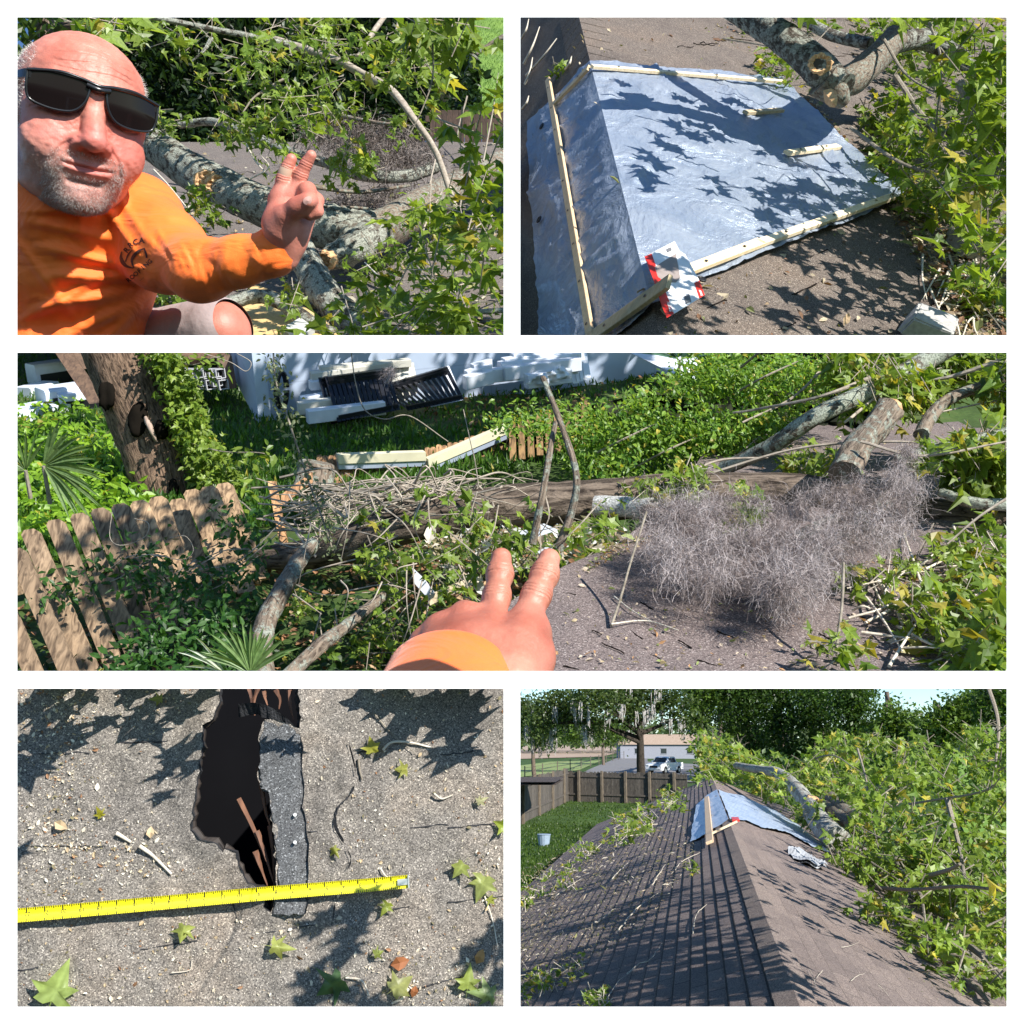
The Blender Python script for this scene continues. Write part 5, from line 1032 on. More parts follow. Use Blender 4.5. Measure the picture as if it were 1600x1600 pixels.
    for pts, r0, r1, mt_ in (([(1440, 680, 4.8), (1455, 650, 4.9), (1490, 620, 5.), (1573, 590, 5.1)], .035, .02, dark_bark2), ([(1400, 720, 4.6), (1480, 700, 4.6), (1573, 680, 4.6), (1640, 668, 4.6)], .03, .035, lichen_bark), ([(1225, 950, 3.5), (1270, 975, 3.3), (1320, 1010, 3.1), (1380, 1060, 2.9)], .035, .05, white_bark), ([(1470, 770, 4.4), (1520, 785, 4.3), (1600, 790, 4.3)], .02, .025, lichen_bark), ([(1430, 720, 4.6), (1410, 760, 4.4), (1330, 830, 4.), (1250, 900, 3.7), (1225, 950, 3.5)], .04, .035, dark_bark2), ([(1010, 795, 4.6), (1080, 830, 4.3), (1200, 850, 4.0), (1330, 800, 4.0)], .03, .02, dark_bark2)):
        m = M(); q = smooth_path(pts3(pts), 7); tube(m, q, np.linspace(r0, r1, len(q)), 12, rough=.09); m.build('limb', mt_, ft, True)
    # near bare branches lower left
    for i, (pts, r0, r1, lab) in enumerate((([(412, 1070, 3.6), (410, 1000, 3.8), (430, 940, 4.), (465, 880, 4.2), (490, 850, 4.3)], .04, .03, 'upright bare grey branch with lichen in front of the fallen trunk'), ([(440, 1065, 3.4), (500, 1010, 3.6), (545, 975, 3.8), (600, 930, 4.)], .026, .018, 'slanting bare branch below the fallen trunk'), ([(985, 545, 4.2), (880, 610, 3.9), (868, 690, 3.8), (858, 760, 3.7), (840, 850, 3.7)], .008, .014, 'thin bare upright branch left of the forked one'), ([(848, 590, 3.9), (872, 650, 3.8), (900, 740, 3.7), (893, 800, 3.7), (872, 860, 3.7)], .01, .014, 'forked bare upright branch rising over the trunk beside the finger tips'))):
        if i == 2: pts = [(868, 660, 3.9), (862, 690, 3.8), (850, 760, 3.7), (832, 850, 3.7)]
        m = M(); q = smooth_path(pts3(pts), 7); tube(m, q, np.linspace(r0, r1, len(q)), 10, rough=.12, seed=i); tag(m.build('bare_branch', dark_bark2, None, True), lab, 'branch')
    # ---- tangle of vines and brush
    br_ = thing('brush_pile', 'tangle of grey vines and bare twigs piled on the fallen trunk and the fence', 'brush pile', P(620, 790, 5.)); m = M()
    for i in range(150):
        u = 470 + 330 * rg.uniform() ** 1.3; v = rg.uniform(752, 792); v += (u < 540) * rg.uniform(0, 60); d = rg.uniform(4.7, 5.5); a = rg.normal(0, .35); L = rg.uniform(20, 90); k = rg.normal(0, 16, (2, 2))
        pp = pts3([(u - math.cos(a) * L, v - math.sin(a) * L * .5, d), (u + k[0, 0], v + k[0, 1], d - .1), (u + math.cos(a) * L * .5 + k[1, 0], v + math.sin(a) * L * .3 + k[1, 1], d), (u + math.cos(a) * L, v + math.sin(a) * L * .5, d + .1)])
        q = smooth_path(pp, 5); tube(m, q, np.linspace(.004, .0015, len(q)) * rg.uniform(.5, 1.7), 5)
    for i in range(60):
        u, v = rg.uniform(470, 900), rg.uniform(800, 1040); a = rg.uniform(0, 3.14); L = rg.uniform(20, 70); d = rg.uniform(3.6, 4.4); q = smooth_path(pts3([(u - math.cos(a) * L, v - math.sin(a) * L, d), (u + rg.normal(0, 9), v + rg.normal(0, 9), d - .05), (u + math.cos(a) * L, v + math.sin(a) * L, d)]), 5); tube(m, q, np.linspace(.003, .0012, len(q)), 5)
    m.build('vines', pale_twig2, br_, clip='cull'); lf = M(); tw = M()
    for (u, v, q_, sp) in ((700, 800, 6, 20), (640, 790, 4, 14), (590, 805, 4, 14), (600, 855, 7, 14), (655, 870, 6, 20), (600, 930, 12, 34), (660, 960, 8, 26), (720, 860, 7, 20), (750, 800, 4, 12), (715, 890, 6, 20), (620, 1000, 12, 34), (560, 1010, 6, 26), (820, 880, 5, 18), (870, 900, 5, 16), (800, 850, 5, 16), (905, 900, 4, 14), (470, 940, 5, 8), (480, 950, 3, 8), (840, 780, 2, 10), (930, 850, 5, 16), (960, 830, 4, 14), (620, 1030, 8, 30), (760, 840, 4, 16), (690, 900, 6, 20), (900, 850, 6, 24), (930, 880, 5, 20), (860, 845, 6, 20), (780, 850, 6, 20), (740, 830, 5, 16)):
        q_ = max(1, int(q_ * .9)); q = P(u + rg.normal(0, sp, q_), v + rg.normal(0, sp * .8, q_), rg.uniform(3.7, 4.5, q_)); sprigs(lf, tw, q, rg, 6, .042, .08, nrm(SUN + UPW * .3), .5, yel=.04)
    tw.build('twigs', twig_mat, br_, clip='cull'); lf.build('foliage', leaf_mat, br_, clip='cull')
    # hanging leafy tendril from above and pale curls
    for i, (pts, r, lab, lv) in enumerate((([(426, 540, 4.6), (432, 600, 4.5), (452, 660, 4.4), (478, 740, 4.4), (500, 800, 4.3), (520, 860, 4.3)], .004, 'long hanging tendril with tiny grey leaves in front of the house corner', 1), ([(548, 545, 3.8), (556, 600, 3.8), (570, 640, 3.8), (600, 655, 3.8), (640, 650, 3.9), (700, 690, 4.)], .0022, 'bare brown tendril curving across the black fence panels', 0),
        ([(175, 800, 4.4), (172, 840, 4.4), (190, 852, 4.4), (225, 840, 4.4), (232, 818, 4.4), (210, 810, 4.4)], .0017, 'pale curled vine loop in front of the left pickets', 0), ([(265, 840, 4.4), (290, 838, 4.4), (302, 860, 4.4), (285, 875, 4.4), (240, 866, 4.4), (210, 872, 4.4)], .0017, 'second pale vine loop near the middle of the fence', 0), ([(318, 552, 5.), (360, 566, 5.), (384, 580, 5.), (392, 566, 5.), (370, 552, 5.)], .0018, 'thin pale vine loop against the house corner', 0),
        ([(724, 640, 4.2), (735, 690, 4.1), (742, 720, 4.1), (748, 760, 4.)], .002, 'thin dark twig hanging in front of the back fence', 0), ([(1010, 800, 3.3), (985, 880, 3.2), (968, 940, 3.1), (955, 978, 3.)], .004, 'thin straight twig standing on the roof right of the hand', 0), ([(1318, 880, 2.9), (1316, 940, 2.8), (1306, 1020, 2.7)], .004, 'thin dark twig hanging below the moss', 0))):
        m = M(); q = smooth_path(pts3(pts), 8); tube(m, q, r, 6, rough=.1); t_ = thing('hanging_vine', lab, 'vine', q[-1]); m.build('stem', twig_mat if i not in (2, 3, 4) else pale_twig2, t_, True)
        if lv: l2 = M(); qq = np.repeat(q, 10, 0) + rg.normal(0, .03, (len(q) * 10, 3)); leaves(l2, qq, SUN, rg.uniform(.015, .03, len(qq)), lcol(len(qq), rg, (.12, .15, .08), (.26, .30, .17), 0), rg, OVATE, tilt=.8); l2.build('foliage', leaf_mat, t_)
    m = M(); c = P(612, 580, 3.9); moss(m, c + rg.normal(0, .010, (14, 3)), rg, 30, .07, .0005, 1.2); tag(m.build('moss_tuft', moss_near, None), 'small pale tuft of moss hanging in front of the black panels', 'moss')
    m = M(); c = sample([(640, 860), (700, 830), (930, 815), (1000, 830), (940, 870), (860, 890), (740, 910)], 700, rg); k = len(c); leaves(m, P(c[:, 0], c[:, 1], rg.uniform(4.5, 4.8, k)), nrm(SUN + n), rg.gamma(2., .012, k) + .01, np.array([(.55, .5, .42), (.35, .28, .2), (.6, .6, .58), (.22, .2, .1)])[rg.choice(4, k)], rg, OVATE, tilt=.7); tag(m.build('debris', leaf_dry, None, clip='cull'), 'pale torn bark and chips heaped under the middle of the fallen trunk', 'debris', kind='stuff')
    # ---- hedge along the back fence, upper middle
    hd = thing('vine_hedge', 'bright green vine covered hedge running from the back fence to the upper right', 'hedge', P(1000, 700, 6.8)); lf = M(); st_ = M()
    poly = [(760, 655), (830, 640), (900, 632), (980, 625), (1040, 600), (1060, 575), (1070, 545), (1420, 545), (1340, 590), (1290, 620), (1220, 665), (1150, 715), (1060, 745), (960, 752), (900, 740), (880, 690), (850, 670), (790, 672)]
    c = sample(poly, 4200, rg); t_ = (c[:, 1] - 545) / 200.; c = c[(fnoise(c / 100., 3.0, 8) + .9 * fnoise(c / 100., 1.1, 28)) > -.2]; d = 6.9 - .7 * (c[:, 1] - 545) / 200. - .3 * (c[:, 0] - 900) / 400. + .4 * fnoise(c / 70., 1.2, 19) + rg.uniform(-.3, .2, len(c)); q = P(c[:, 0], c[:, 1], d); sprigs(lf, None, q, rg, 6, .038, .07, nrm(SUN + UPW * .3), 1., kind=OVATE, yel=.03, col=lambda k, r: lcol(k, r, (.05, .15, .02), (.28, .42, .06), .04))
    for i in range(5): u, v = sample(poly, 1, rg)[0]; q = smooth_path(pts3([(u - 40, v + 20, 6.), (u, v + rg.normal(0, 8), 5.8), (u + 50, v - 25, 6.)]), 5); tube(st_, q, np.linspace(.008, .003, len(q)), 5)
    st_.build('stems', twig_mat, hd, clip='cull'); lf.build('foliage', leaf_mat, hd, clip='cull')
    m = M(); V, F = fill2([(770, 680), (900, 640), (1060, 600), (1420, 540), (1420, 640), (1200, 730), (1100, 765), (850, 765)], (), 14); p0 = P(V[:, 0], V[:, 1], 7.5 + .15 * fnoise(V / 40., 1., 4)); m.add(p0, orient(p0, F, -RC[:, 1])); m.build('inner_shade', mat_noise('thicket_shade', (.006, .01, .004), (.03, .035, .015), 12, .95), hd)  # dark sheet stands in for the shade inside the hedge
    for i in range(9):
        m = M(); u = 800 + i * 14; picket(m, P(u + 2, 722 - i * 3, 7.2), P(u, 662 - i * 5, 7.3), P(u + 5, 662, 7.3) - P(u, 662, 7.3), .02, np.array([.8, .7, .5])); m.build('picket', pk, f2)
    # ---- crown leaves right side
    cw = thing('fallen_sycamore', 'yellow green leafy branches of the fallen tree over the far part of the roof', 'branches', P(1450, 620, 5.2)); lf = M(); tw = M()
    for poly, k, d, sz in (([(1290, 545), (1640, 545), (1640, 590), (1500, 600), (1400, 640), (1320, 620)], 170, 5.6, .08), ([(1350, 560), (1480, 590), (1440, 640), (1360, 640)], 50, 5.2, .07), ([(1490, 690), (1640, 660), (1640, 750), (1540, 780), (1480, 740)], 80, 4.6, .09), ([(1380, 730), (1480, 700), (1460, 740)], 8, 4.4, .06), ([(1560, 560), (1640, 560), (1640, 640), (1560, 620)], 40, 5., .08), ([(1230, 720), (1330, 700), (1290, 740), (1230, 755)], 40, 5.1, .05), ([(950, 755), (1090, 760), (1090, 775), (960, 775)], 16, 4.7, .05), ([(1050, 740), (1100, 720), (1110, 760), (1060, 770)], 16, 4.8, .05), ([(1130, 790), (1190, 780), (1180, 810), (1140, 810)], 14, 3.9, .05)):
        c = sample(poly, k, rg); q = P(c[:, 0], c[:, 1], d + rg.normal(0, .12, k)); sprigs(lf, tw, q, rg, 6, sz, sz * 1.6, nrm(SUN + UPW * .2), .45, yel=.08)
    for poly, k, sz in (([(1330, 890), (1420, 870), (1480, 900), (1400, 920), (1340, 910)], 20, .04), ([(1440, 850), (1573, 830), (1640, 880), (1500, 900)], 40, .055), ([(1400, 930), (1480, 950), (1500, 990), (1420, 970)], 24, .05), ([(1470, 960), (1640, 930), (1640, 1070), (1530, 1050), (1490, 1000)], 60, .07), ([(1270, 1010), (1310, 1005), (1305, 1035), (1275, 1035)], 7, .04)):
        c = sample(poly, k, rg); q = RP.hit(c[:, 0], c[:, 1], rg.uniform(.02, .1, k)); sprigs(lf, tw, q, rg, 5, sz, sz * 1.6, nrm(SUN + RP.n), .5, yel=.12, droop=.0)
    for pts, r in ([((1360, 590, 5.2), (1280, 620, 5.2), (1180, 640, 5.5), (1145, 645, 5.6)), .01], [((1573, 560, 5.), (1480, 590, 5.1), (1400, 600, 5.2), (1320, 660, 5.)), .012], [((1110, 740, 5.), (1250, 700, 4.9), (1400, 690, 4.8), (1500, 700, 4.7)), .008], [((1640, 610, 5.), (1560, 625, 5.), (1440, 650, 4.9)), .007], [((1300, 560, 6.), (1240, 620, 5.9), (1160, 660, 5.8)), .01], [((1640, 740, 3.6), (1540, 800, 3.6), (1480, 850, 3.6)), .006],
                   [((1345, 690, 4.3), (1440, 712, 4.2), (1573, 690, 4.2)), .007], [((1060, 750, 4.9), (1120, 720, 5.), (1200, 715, 5.)), .008]):
        q = smooth_path(pts3(pts), 8); tube(tw, q, np.linspace(r, r * .5, len(q)), 6, rough=.12)
    tw.build('twigs', pale_twig2, cw, clip='cull'); lf.build('foliage', leaf_mat, cw, clip='cull')
    # ---- Spanish moss
    ms = M(); anchors = []
    for poly, k, L in (([(1012, 780), (1090, 770), (1160, 790), (1150, 880), (1100, 900), (1020, 880)], 90, .30), ([(1080, 775), (1290, 760), (1300, 800), (1250, 850), (1150, 850), (1100, 840)], 75, .22), ([(1150, 850), (1270, 850), (1280, 910), (1180, 910)], 60, .3), ([(1290, 765), (1345, 740), (1400, 735), (1445, 760), (1450, 800), (1380, 845), (1280, 870)], 120, .26), ([(1180, 890), (1280, 880), (1245, 930), (1215, 940)], 40, .26), ([(1395, 700), (1425, 700), (1420, 750), (1390, 750)], 16, .16), ([(1020, 790), (1080, 780), (1080, 830), (1030, 830)], 40, .3)):
        c = sample(poly, k, rg); d = np.interp(c[:, 1], [700, 800, 950], [4.25, 3.65, 2.85]) + rg.uniform(-.12, .12, k) - .1; kp = fnoise(c / 100., 3.4, 17) > -.08; moss(ms, P(c[:, 0], c[:, 1], d)[kp], rg, 84, L * .62, .0006, 1.25)
    tag(ms.build('spanish_moss', moss_near, clip='cull'), 'huge shaggy grey curtain of spanish moss hanging from the limb over the roof', 'moss', kind='stuff')
    # ---- palms
    def fan(c, R_, a0, a1, nb, lab, col, flat_=.25, seed=0):
        r_ = np.random.default_rng(seed); t_ = thing('palmetto', lab, 'palm plant', c); m = M(); st = M()
        for i in range(nb):
            a = a0 + (a1 - a0) * i / (nb - 1) + r_.normal(0, .04); d = RC @ np.array([math.cos(a), -flat_ * r_.uniform(.2, 1.4), math.sin(a)]); d = nrm(d); L = R_ * r_.uniform(.8, 1.1); sd = nrm(np.cross(d, RC[:, 1] + .3 * r_.normal(size=3))); bend = -UPW * .25 * L
            ctr = [c + d * L * x + bend * x * x for x in (.05, .4, .75, 1.)]; w = [.004, .012 * R_ / .35, .009 * R_ / .35, .0]
            v = []; 
            for q_, w_ in zip(ctr, w): v += [q_ - sd * w_, q_ + RC[:, 1] * w_ * .6, q_ + sd * w_]
            m.add(v, [[3 * j, 3 * j + 1, 3 * j + 4, 3 * j + 3] for j in range(3)] + [[3 * j + 1, 3 * j + 2, 3 * j + 5, 3 * j + 4] for j in range(3)], np.array(col) * r_.uniform(.7, 1.3))
        m.build('frond', leaf_mat, t_); tube(st, [c - vup * R_ * .6, c], [.012, .01], 6, (.2, .3, .08)); st.build('stalk', twig_mat, t_)
    fan(P(68, 728, 5.6),   .34, R(-50), R(75), 26, 'fan palm with drooping grey green fronds left of the leaning oak', (.16, .24, .09), seed=1); fan(P(40, 735, 5.8), .26, R(60), R(200), 14, 'second fan palm cut by the left edge of the garden view', (.14, .22, .07), seed=2)
    fan(P(392, 1052, 3.3), .20, R(35), R(150), 22, 'spiky pale green palmetto at the bottom edge below the bare branch', (.22, .34, .12), .1, seed=3); fan(P(350, 1050, 3.35), .16, R(120), R(185), 6, 'white tipped palm blades lying beside the palmetto', (.5, .55, .45), .1, seed=4); fan(P(1062, 562, 8.2), .5, R(20), R(160), 18, 'blue green fan palm at the end of the hedge', (.08, .17, .12), seed=5)
    # vines over the left fence
    vn = thing('fence_vine', 'dark green vine sprawling over the middle of the picket fence', 'vine', P(250, 880, 5.)); lf = M(); st_ = M()
    for poly, k in (([(150, 840), (240, 850), (330, 880), (400, 900), (400, 960), (330, 990), (250, 940), (180, 900), (120, 900)], 200), ([(40, 900), (130, 880), (150, 920), (60, 940)], 30), ([(200, 960), (340, 970), (360, 1060), (180, 1060)], 150), ([(330, 780), (400, 800), (420, 880), (370, 900)], 60)):
        c = sample(poly, k, rg); q = P(c[:, 0], c[:, 1], ((G(c[:, 0], c[:, 1] + 90) - CAM) @ RC)[:, 1] * .96 - rg.uniform(0, .3, k)); sprigs(lf, None, q, rg, 4, .038, .07, nrm(SUN + UPW * .3), .7, kind=OVATE, col=lambda k_, r: lcol(k_, r, (.02, .07, .015), (.07, .17, .03), .0))
    for i in range(14): u, v = rg.uniform(160, 400), rg.uniform(860, 1040); q = smooth_path(pts3([(u - 60, v + 30, 4.5), (u, v + rg.normal(0, 10), 4.45), (u + 60, v + rg.normal(-20, 20), 4.5)]), 5); tube(st_, q, .0025, 5)
    st_.build('stems', pale_twig2, vn, clip='cull'); lf.build('foliage', leaf_mat, vn, clip='cull')
    # twigs on the roof
    m = M()
    used = set()
    for i in range(130):
        u, v = sample([(1340, 890), (1480, 850), (1573, 860), (1573, 1040), (1480, 1040), (1340, 960)], 1, rg)[0]; a = rg.normal(.1, .6); L = rg.uniform(15, 70); lb_ = twig_label(u, v, a, L, ((1300, 1400, 'beside the moss'), (1400, 1480, 'between moss and leaf heap'), (1480, 1600, 'in the right hand leaf heap')), ((840, 900, 'under the fallen log'), (900, 960, 'in mid slope'), (960, 1100, 'low on the mauve roof')))
        if lb_ in used or len(used) > 45: continue
        used.add(lb_); q = smooth_path([RP.hit(u - math.cos(a) * L, v - math.sin(a) * L, .015), RP.hit(u, v + rg.normal(0, 6), .04), RP.hit(u + math.cos(a) * L, v + math.sin(a) * L, .015)], 4); mm = M(); tube(mm, q, np.linspace(.0042, .0018, len(q)) * rg.uniform(.5, 1.5), 6, rough=.15)
        tag(mm.build('twig', pale_twig, None, True), lb_, 'twig', 'bare twigs on the roof right of the moss')
    for i, (pts, r, lab) in enumerate((([(955, 975), (1010, 970), (1060, 985)], .003, 'forked bare twig lying on the roof near the thin standing twig'), ([(960, 932), (985, 952), (1020, 972)], .0025, 'fine twig lying beside the forked one'), ([(1346, 988), (1400, 995), (1500, 1008)], .005, 'long reddish straight twig at the lower right of the roof'), ([(1365, 900), (1395, 940), (1410, 975)], .009, 'curved pale stick right of the moss'))):
        m = M(); q = smooth_path([RP.hit(u, v, .01 + r) for u, v in pts], 6); tube(m, q, np.linspace(r, r * .5, len(q)), 6, rough=.1); tag(m.build('twig', pale_twig, None, True), lab, 'twig')
    m = M(); c = np.concatenate([sample([(1330, 880), (1573, 850), (1573, 1040), (1430, 950)], 700, rg), sample([(880, 900), (1573, 980), (1573, 1048), (860, 1048)], 250, rg), sample([(960, 850), (1040, 830), (900, 900)], 150, rg), sample([(1130, 700), (1573, 640), (1573, 700), (1200, 740)], 300, rg)]); k = len(c); q = RP.hit(c[:, 0], c[:, 1], .008); leaves(m, q, RP.n, rg.gamma(2., .006, k) + .004, np.array([(.45, .25, .12), (.5, .4, .25), (.25, .3, .1), (.55, .45, .35)])[rg.choice(4, k)], rg, OVATE, tilt=.5); tag(m.build('leaf_litter', leaf_dry, None, clip='cull'), 'brown and orange dry leaves littering the mauve roof right of the moss', 'litter', kind='stuff')
    # unseen bough added above the garden to shade lawn, house wall and fence foot
    ob = thing('unseen_shade_bough', 'unseen leafy bough added to shade the garden, the fence and the pale house', 'branch', P(500, -260, 5.)); lf = M(); tw = M()
    tg = [(sample([(60, 900), (400, 850), (430, 1040), (120, 1050)], 1, rg)[0], .11) for _ in range(46)] + [(sample([(330, 655), (560, 660), (760, 620), (1050, 575), (900, 660), (740, 690), (520, 700), (380, 720), (330, 700)], 1, rg)[0], .2) for _ in range(120)] + [(sample([(410, 560), (1060, 551), (1060, 585), (920, 600), (640, 620), (420, 650)], 1, rg)[0], .2) for _ in range(34)]
    for (u, v), sz in tg:
        g = G(u, v); tt = np.linspace(.5, 12, 300); uu, vv = proj(g + SUN * tt[:, None]); y_ = ((g + SUN * tt[:, None]) - CAM) @ RC[:, 1]; ok = (vv < -190) | (y_ < .05); c = g + SUN * (tt[np.argmax(ok)] + .3)
        k = 7; leaves(lf, c + rg.normal(0, sz, (k, 3)), SUN, rg.uniform(.6, 1.1, k) * sz, lcol(k, rg), rg, MAPLE, tilt=.4)
    tube(tw, smooth_path([P(-300, -500, 4.), P(300, -420, 5.), P(900, -480, 6.)], 6), .05, 10); tw.build('limbs', dark_bark, ob, True, clip='none'); lf.build('foliage', leaf_mat, ob, clip='none')
    hand3(rg)
def moss(m, roots, rg, per, L, r, curl):
    L = L * CAM_SCALE; r = r * CAM_SCALE
    n = len(roots) * per; p0 = np.repeat(roots, per, 0) + rg.normal(0, .025, (n, 3)) * (L / .3); K = 7; pts = np.zeros((n, K, 3)); pts[:, 0] = p0; d = nrm(rg.normal(0, 1, (n, 3)) * [1, .8, .7] - UPW * .45); ln = L / K * rg.uniform(.3, 1.1, n)
    for k in range(1, K): d = nrm(d + rg.normal(0, .55 * curl, (n, 3)) - UPW * .16); pts[:, k] = pts[:, k - 1] + d * ln[:, None]
    w = rg.normal(size=(n, 3)); w = nrm(w); V = np.stack([pts + w[:, None] * r, pts + nrm(np.cross(w, UPW + .1))[:, None] * r], 2); V = V.reshape(n, K * 2, 3); f = np.array([[2 * k, 2 * k + 1, 2 * k + 3, 2 * k + 2] for k in range(K - 1)]); F = (f[None] + (np.arange(n) * K * 2)[:, None, None]).reshape(-1, 4)
    t = np.clip(np.repeat(rg.beta(.8, .9, len(roots)), per) + rg.normal(0, .2, n), 0, 1)[:, None]; c = np.array([.15, .115, .105]) * (1 - t) + np.array([.52, .465, .46]) * t; m.add(V.reshape(-1, 3), F, np.repeat(c, K * 2, 0))
def _mm():
    m, t, b = new_mat('grey_moss_strands'); t.links.new(N(t, 'ShaderNodeAttribute', attribute_name='vc').outputs['Color'], b.inputs['Base Color']); b.inputs['Roughness'].default_value = .9; b.inputs['Specular IOR Level'].default_value = .1; return m
moss_near = _mm()
oak_bark = mat_bark('oak_bark', (.028, .018, .013), (.24, .16, .11), None, 0, 1.3, 2.)
white_bark = mat_bark('whitish_bark', (.10, .09, .08), (.28, .26, .24), (.55, .55, .53), .8, 1.3, .7)
pale_twig2 = mat_noise('grey_vine', (.22, .18, .14), (.46, .40, .33), 30, .85, .3, .002)
# ------------------------------------------------------------------ view 1: roofer taking a picture of himself before the fallen tree
def trim(o, co, no, rad=None):
    """cut cloth cleanly along a hem: drop what lies beyond the plane, only near it when rad is given"""
    b0 = Vector(wloc(o)); bm = bmesh.new(); bm.from_mesh(o.data); c = Vector(co) - b0; n_ = Vector(no); fs = [f for f in bm.faces if rad is None or (f.calc_center_median() - c).length < rad]
    g = set(fs); vs = {w for f in fs for w in f.verts}; es = {e for f in fs for e in f.edges}; bmesh.ops.bisect_plane(bm, geom=list(vs) + list(es) + fs, dist=1e-6, plane_co=c, plane_no=n_)
    kill = [f for f in bm.faces if (f.calc_center_median() - c).dot(n_) > 1e-6 and (rad is None or (f.calc_center_median() - c).length < rad)]; bmesh.ops.delete(bm, geom=kill, context='FACES'); bm.to_mesh(o.data); bm.free(); o.data.update()
def person_view():
    from mathutils.bvhtree import BVHTree
    rg = np.random.default_rng(1)
    # ================= the man
    hc = P(121, 189, 1.42); Y0 = nrm(hc - CAM); X0 = nrm(np.cross(Y0, RC[:, 2])); Z0 = np.cross(X0, Y0)
    yaw, roll, pit = R(12), R(8), R(-3)
    Yh = Y0 * math.cos(yaw) - X0 * math.sin(yaw); Xh = X0 * math.cos(yaw) + Y0 * math.sin(yaw); Zh = Z0
    Yh, Zh = Yh * math.cos(pit) + Zh * math.sin(pit), Zh * math.cos(pit) - Yh * math.sin(pit)
    Xh, Zh = Xh * math.cos(roll) - Zh * math.sin(roll), Zh * math.cos(roll) + Xh * math.sin(roll)
    RH = np.stack([Xh, Yh, Zh], 1); SH = .945
    H = lambda p: hc + (np.asarray(p, float) * np.array([1.075, 1., .965]) * SH) @ RH.T
    F = Field([-.105, -.150, -.20], [.105, .135, .135], .0012)
    F.ell((0, .022, .030), (.077, .098, .090)); F.ell((0, -.022, .038), (.068, .066, .066), k=.03); F.ell((0, -.034, -.03), (.063, .060, .084), k=.03)
    F.ell((0, -.044, -.090), (.046, .040, .033), k=.035)
    for sx in (-1, 1):
        F.ell((sx * .043, -.002, -.072), (.022, .036, .030), k=.035); F.ell((sx * .045, -.060, -.038), (.027, .024, .026), k=.03); F.ell((sx * .036, -.068, -.050), (.018, .018, .018), k=.025)
        F.ell((sx * .050, -.052, .004), (.018, .02, .012), k=.02); F.ell((sx * .032, -.090, .016), (.020, .012, .013), k=.014, sub=True)
        F.cap((sx * .012, -.088, .036), (sx * .046, -.074, .040), .009, .007, .016)
        F.ell((sx * .0765, .014, .002), (.008, .018, .031), k=.008); F.ell((sx * .081, .016, -.024), (.007, .010, .011), k=.008); F.ell((sx * .084, .008, .004), (.005, .010, .018), k=.006, sub=True)
    F.cap((0, -.086, .022), (0, -.106, -.016), .0095, .0115, .014); F.cap((0, -.106, -.016), (0, -.1135, -.030), .012, .0145, .01)
    for sx in (-1, 1): F.ell((sx * .0155, -.100, -.034), (.0098, .012, .0095), k=.009); F.ell((sx * .0085, -.109, -.0445), (.0048, .006, .0032), k=.004, sub=True)
    F.ell((0, -.073, -.062), (.038, .020, .030), k=.024); F.cap((-.027, -.085, -.0605), (0, -.0945, -.0600), .0028, .0036, .006); F.cap((.027, -.085, -.0605), (0, -.0945, -.0600), .0028, .0036, .006)
    F.cap((-.022, -.086, -.0690), (0, -.0945, -.0705), .0034, .0048, .006); F.cap((.022, -.086, -.0690), (0, -.0945, -.0705), .0034, .0048, .006)
    ml = [(-.034, -.084, -.0615), (-.018, -.0935, -.0652), (0, -.0978, -.0655), (.018, -.0935, -.0652), (.034, -.084, -.0615)]
    F.ell((0, -.078, -.108), (.022, .020, .017), k=.018); F.cap((-.016, -.090, -.084), (.016, -.090, -.084), .0016, .0016, .012, sub=True)
    for sx in (-1, 1):
        F.chain([(sx * .050, -.070, .004), (sx * .062, -.052, .000)], [.0006] * 2, .004, sub=True)
    for z, w, dd in ():
        pts = []
        for x in np.linspace(-w, w, 9): pts.append((x, -.0905 * math.sqrt(max(.05, 1 - (x / .078) ** 2)) + (z - .058) * .38 + .002, z + .003 * math.sin(x * 60 + z * 90)))
        F.chain(pts, [.0005] * 9, .0035, sub=True)
    F.cap((0, .035, -.06), (-.004, .055, -.16), .058, .050, .03)
    def face_lines(v):
        v = v.astype(float); x, y, z = v.T; fr_ = np.clip((-.045 - y) / .02, 0, 1); ax = np.abs(x); D = np.zeros(len(v))
        zc = -.0660 + .0034 * (ax / .034) ** 2; me = np.clip((.033 - ax) / .010, 0, 1)
        D += me * (-.0026 * np.exp(-((z - zc) / .0012) ** 2) + .0016 * np.exp(-((z - zc - .0046) / .0030) ** 2) + .0022 * np.exp(-((z - zc + .0058) / .0038) ** 2) - .0016 * np.exp(-((z - zc + .0135) / .0040) ** 2) - .0012 * np.exp(-((z - zc - .010) / .003) ** 2) * np.exp(-(x / .005) ** 2))
        def ln(p0, p1, p2, w, h):
            q_ = smooth_path(np.array([(*p0, 0), (*p1, 0), (*p2, 0)], float), 8)[:, :2]; g = np.stack([ax, z], 1); d = np.min(np.hypot(g[:, None, 0] - q_[None, :, 0], g[:, None, 1] - q_[None, :, 1]), 1); return h * np.exp(-(d / w) ** 2)
        s = fr_ > 0; g = np.zeros(len(v)); ax0 = ax
        D += ln((.019, -.030), (.033, -.046), (.041, -.066), .0024, -.0024) + ln((.047, -.050), (.050, -.066), (.046, -.080), .0030, -.0014) + ln((.056, .004), (.064, .0), (.070, -.006), .0012, -.0010) + ln((.030, -.002), (.044, -.006), (.056, -.003), .0016, -.0012) + ln((.018, .006), (.016, -.004), (.020, -.012), .0018, -.001)
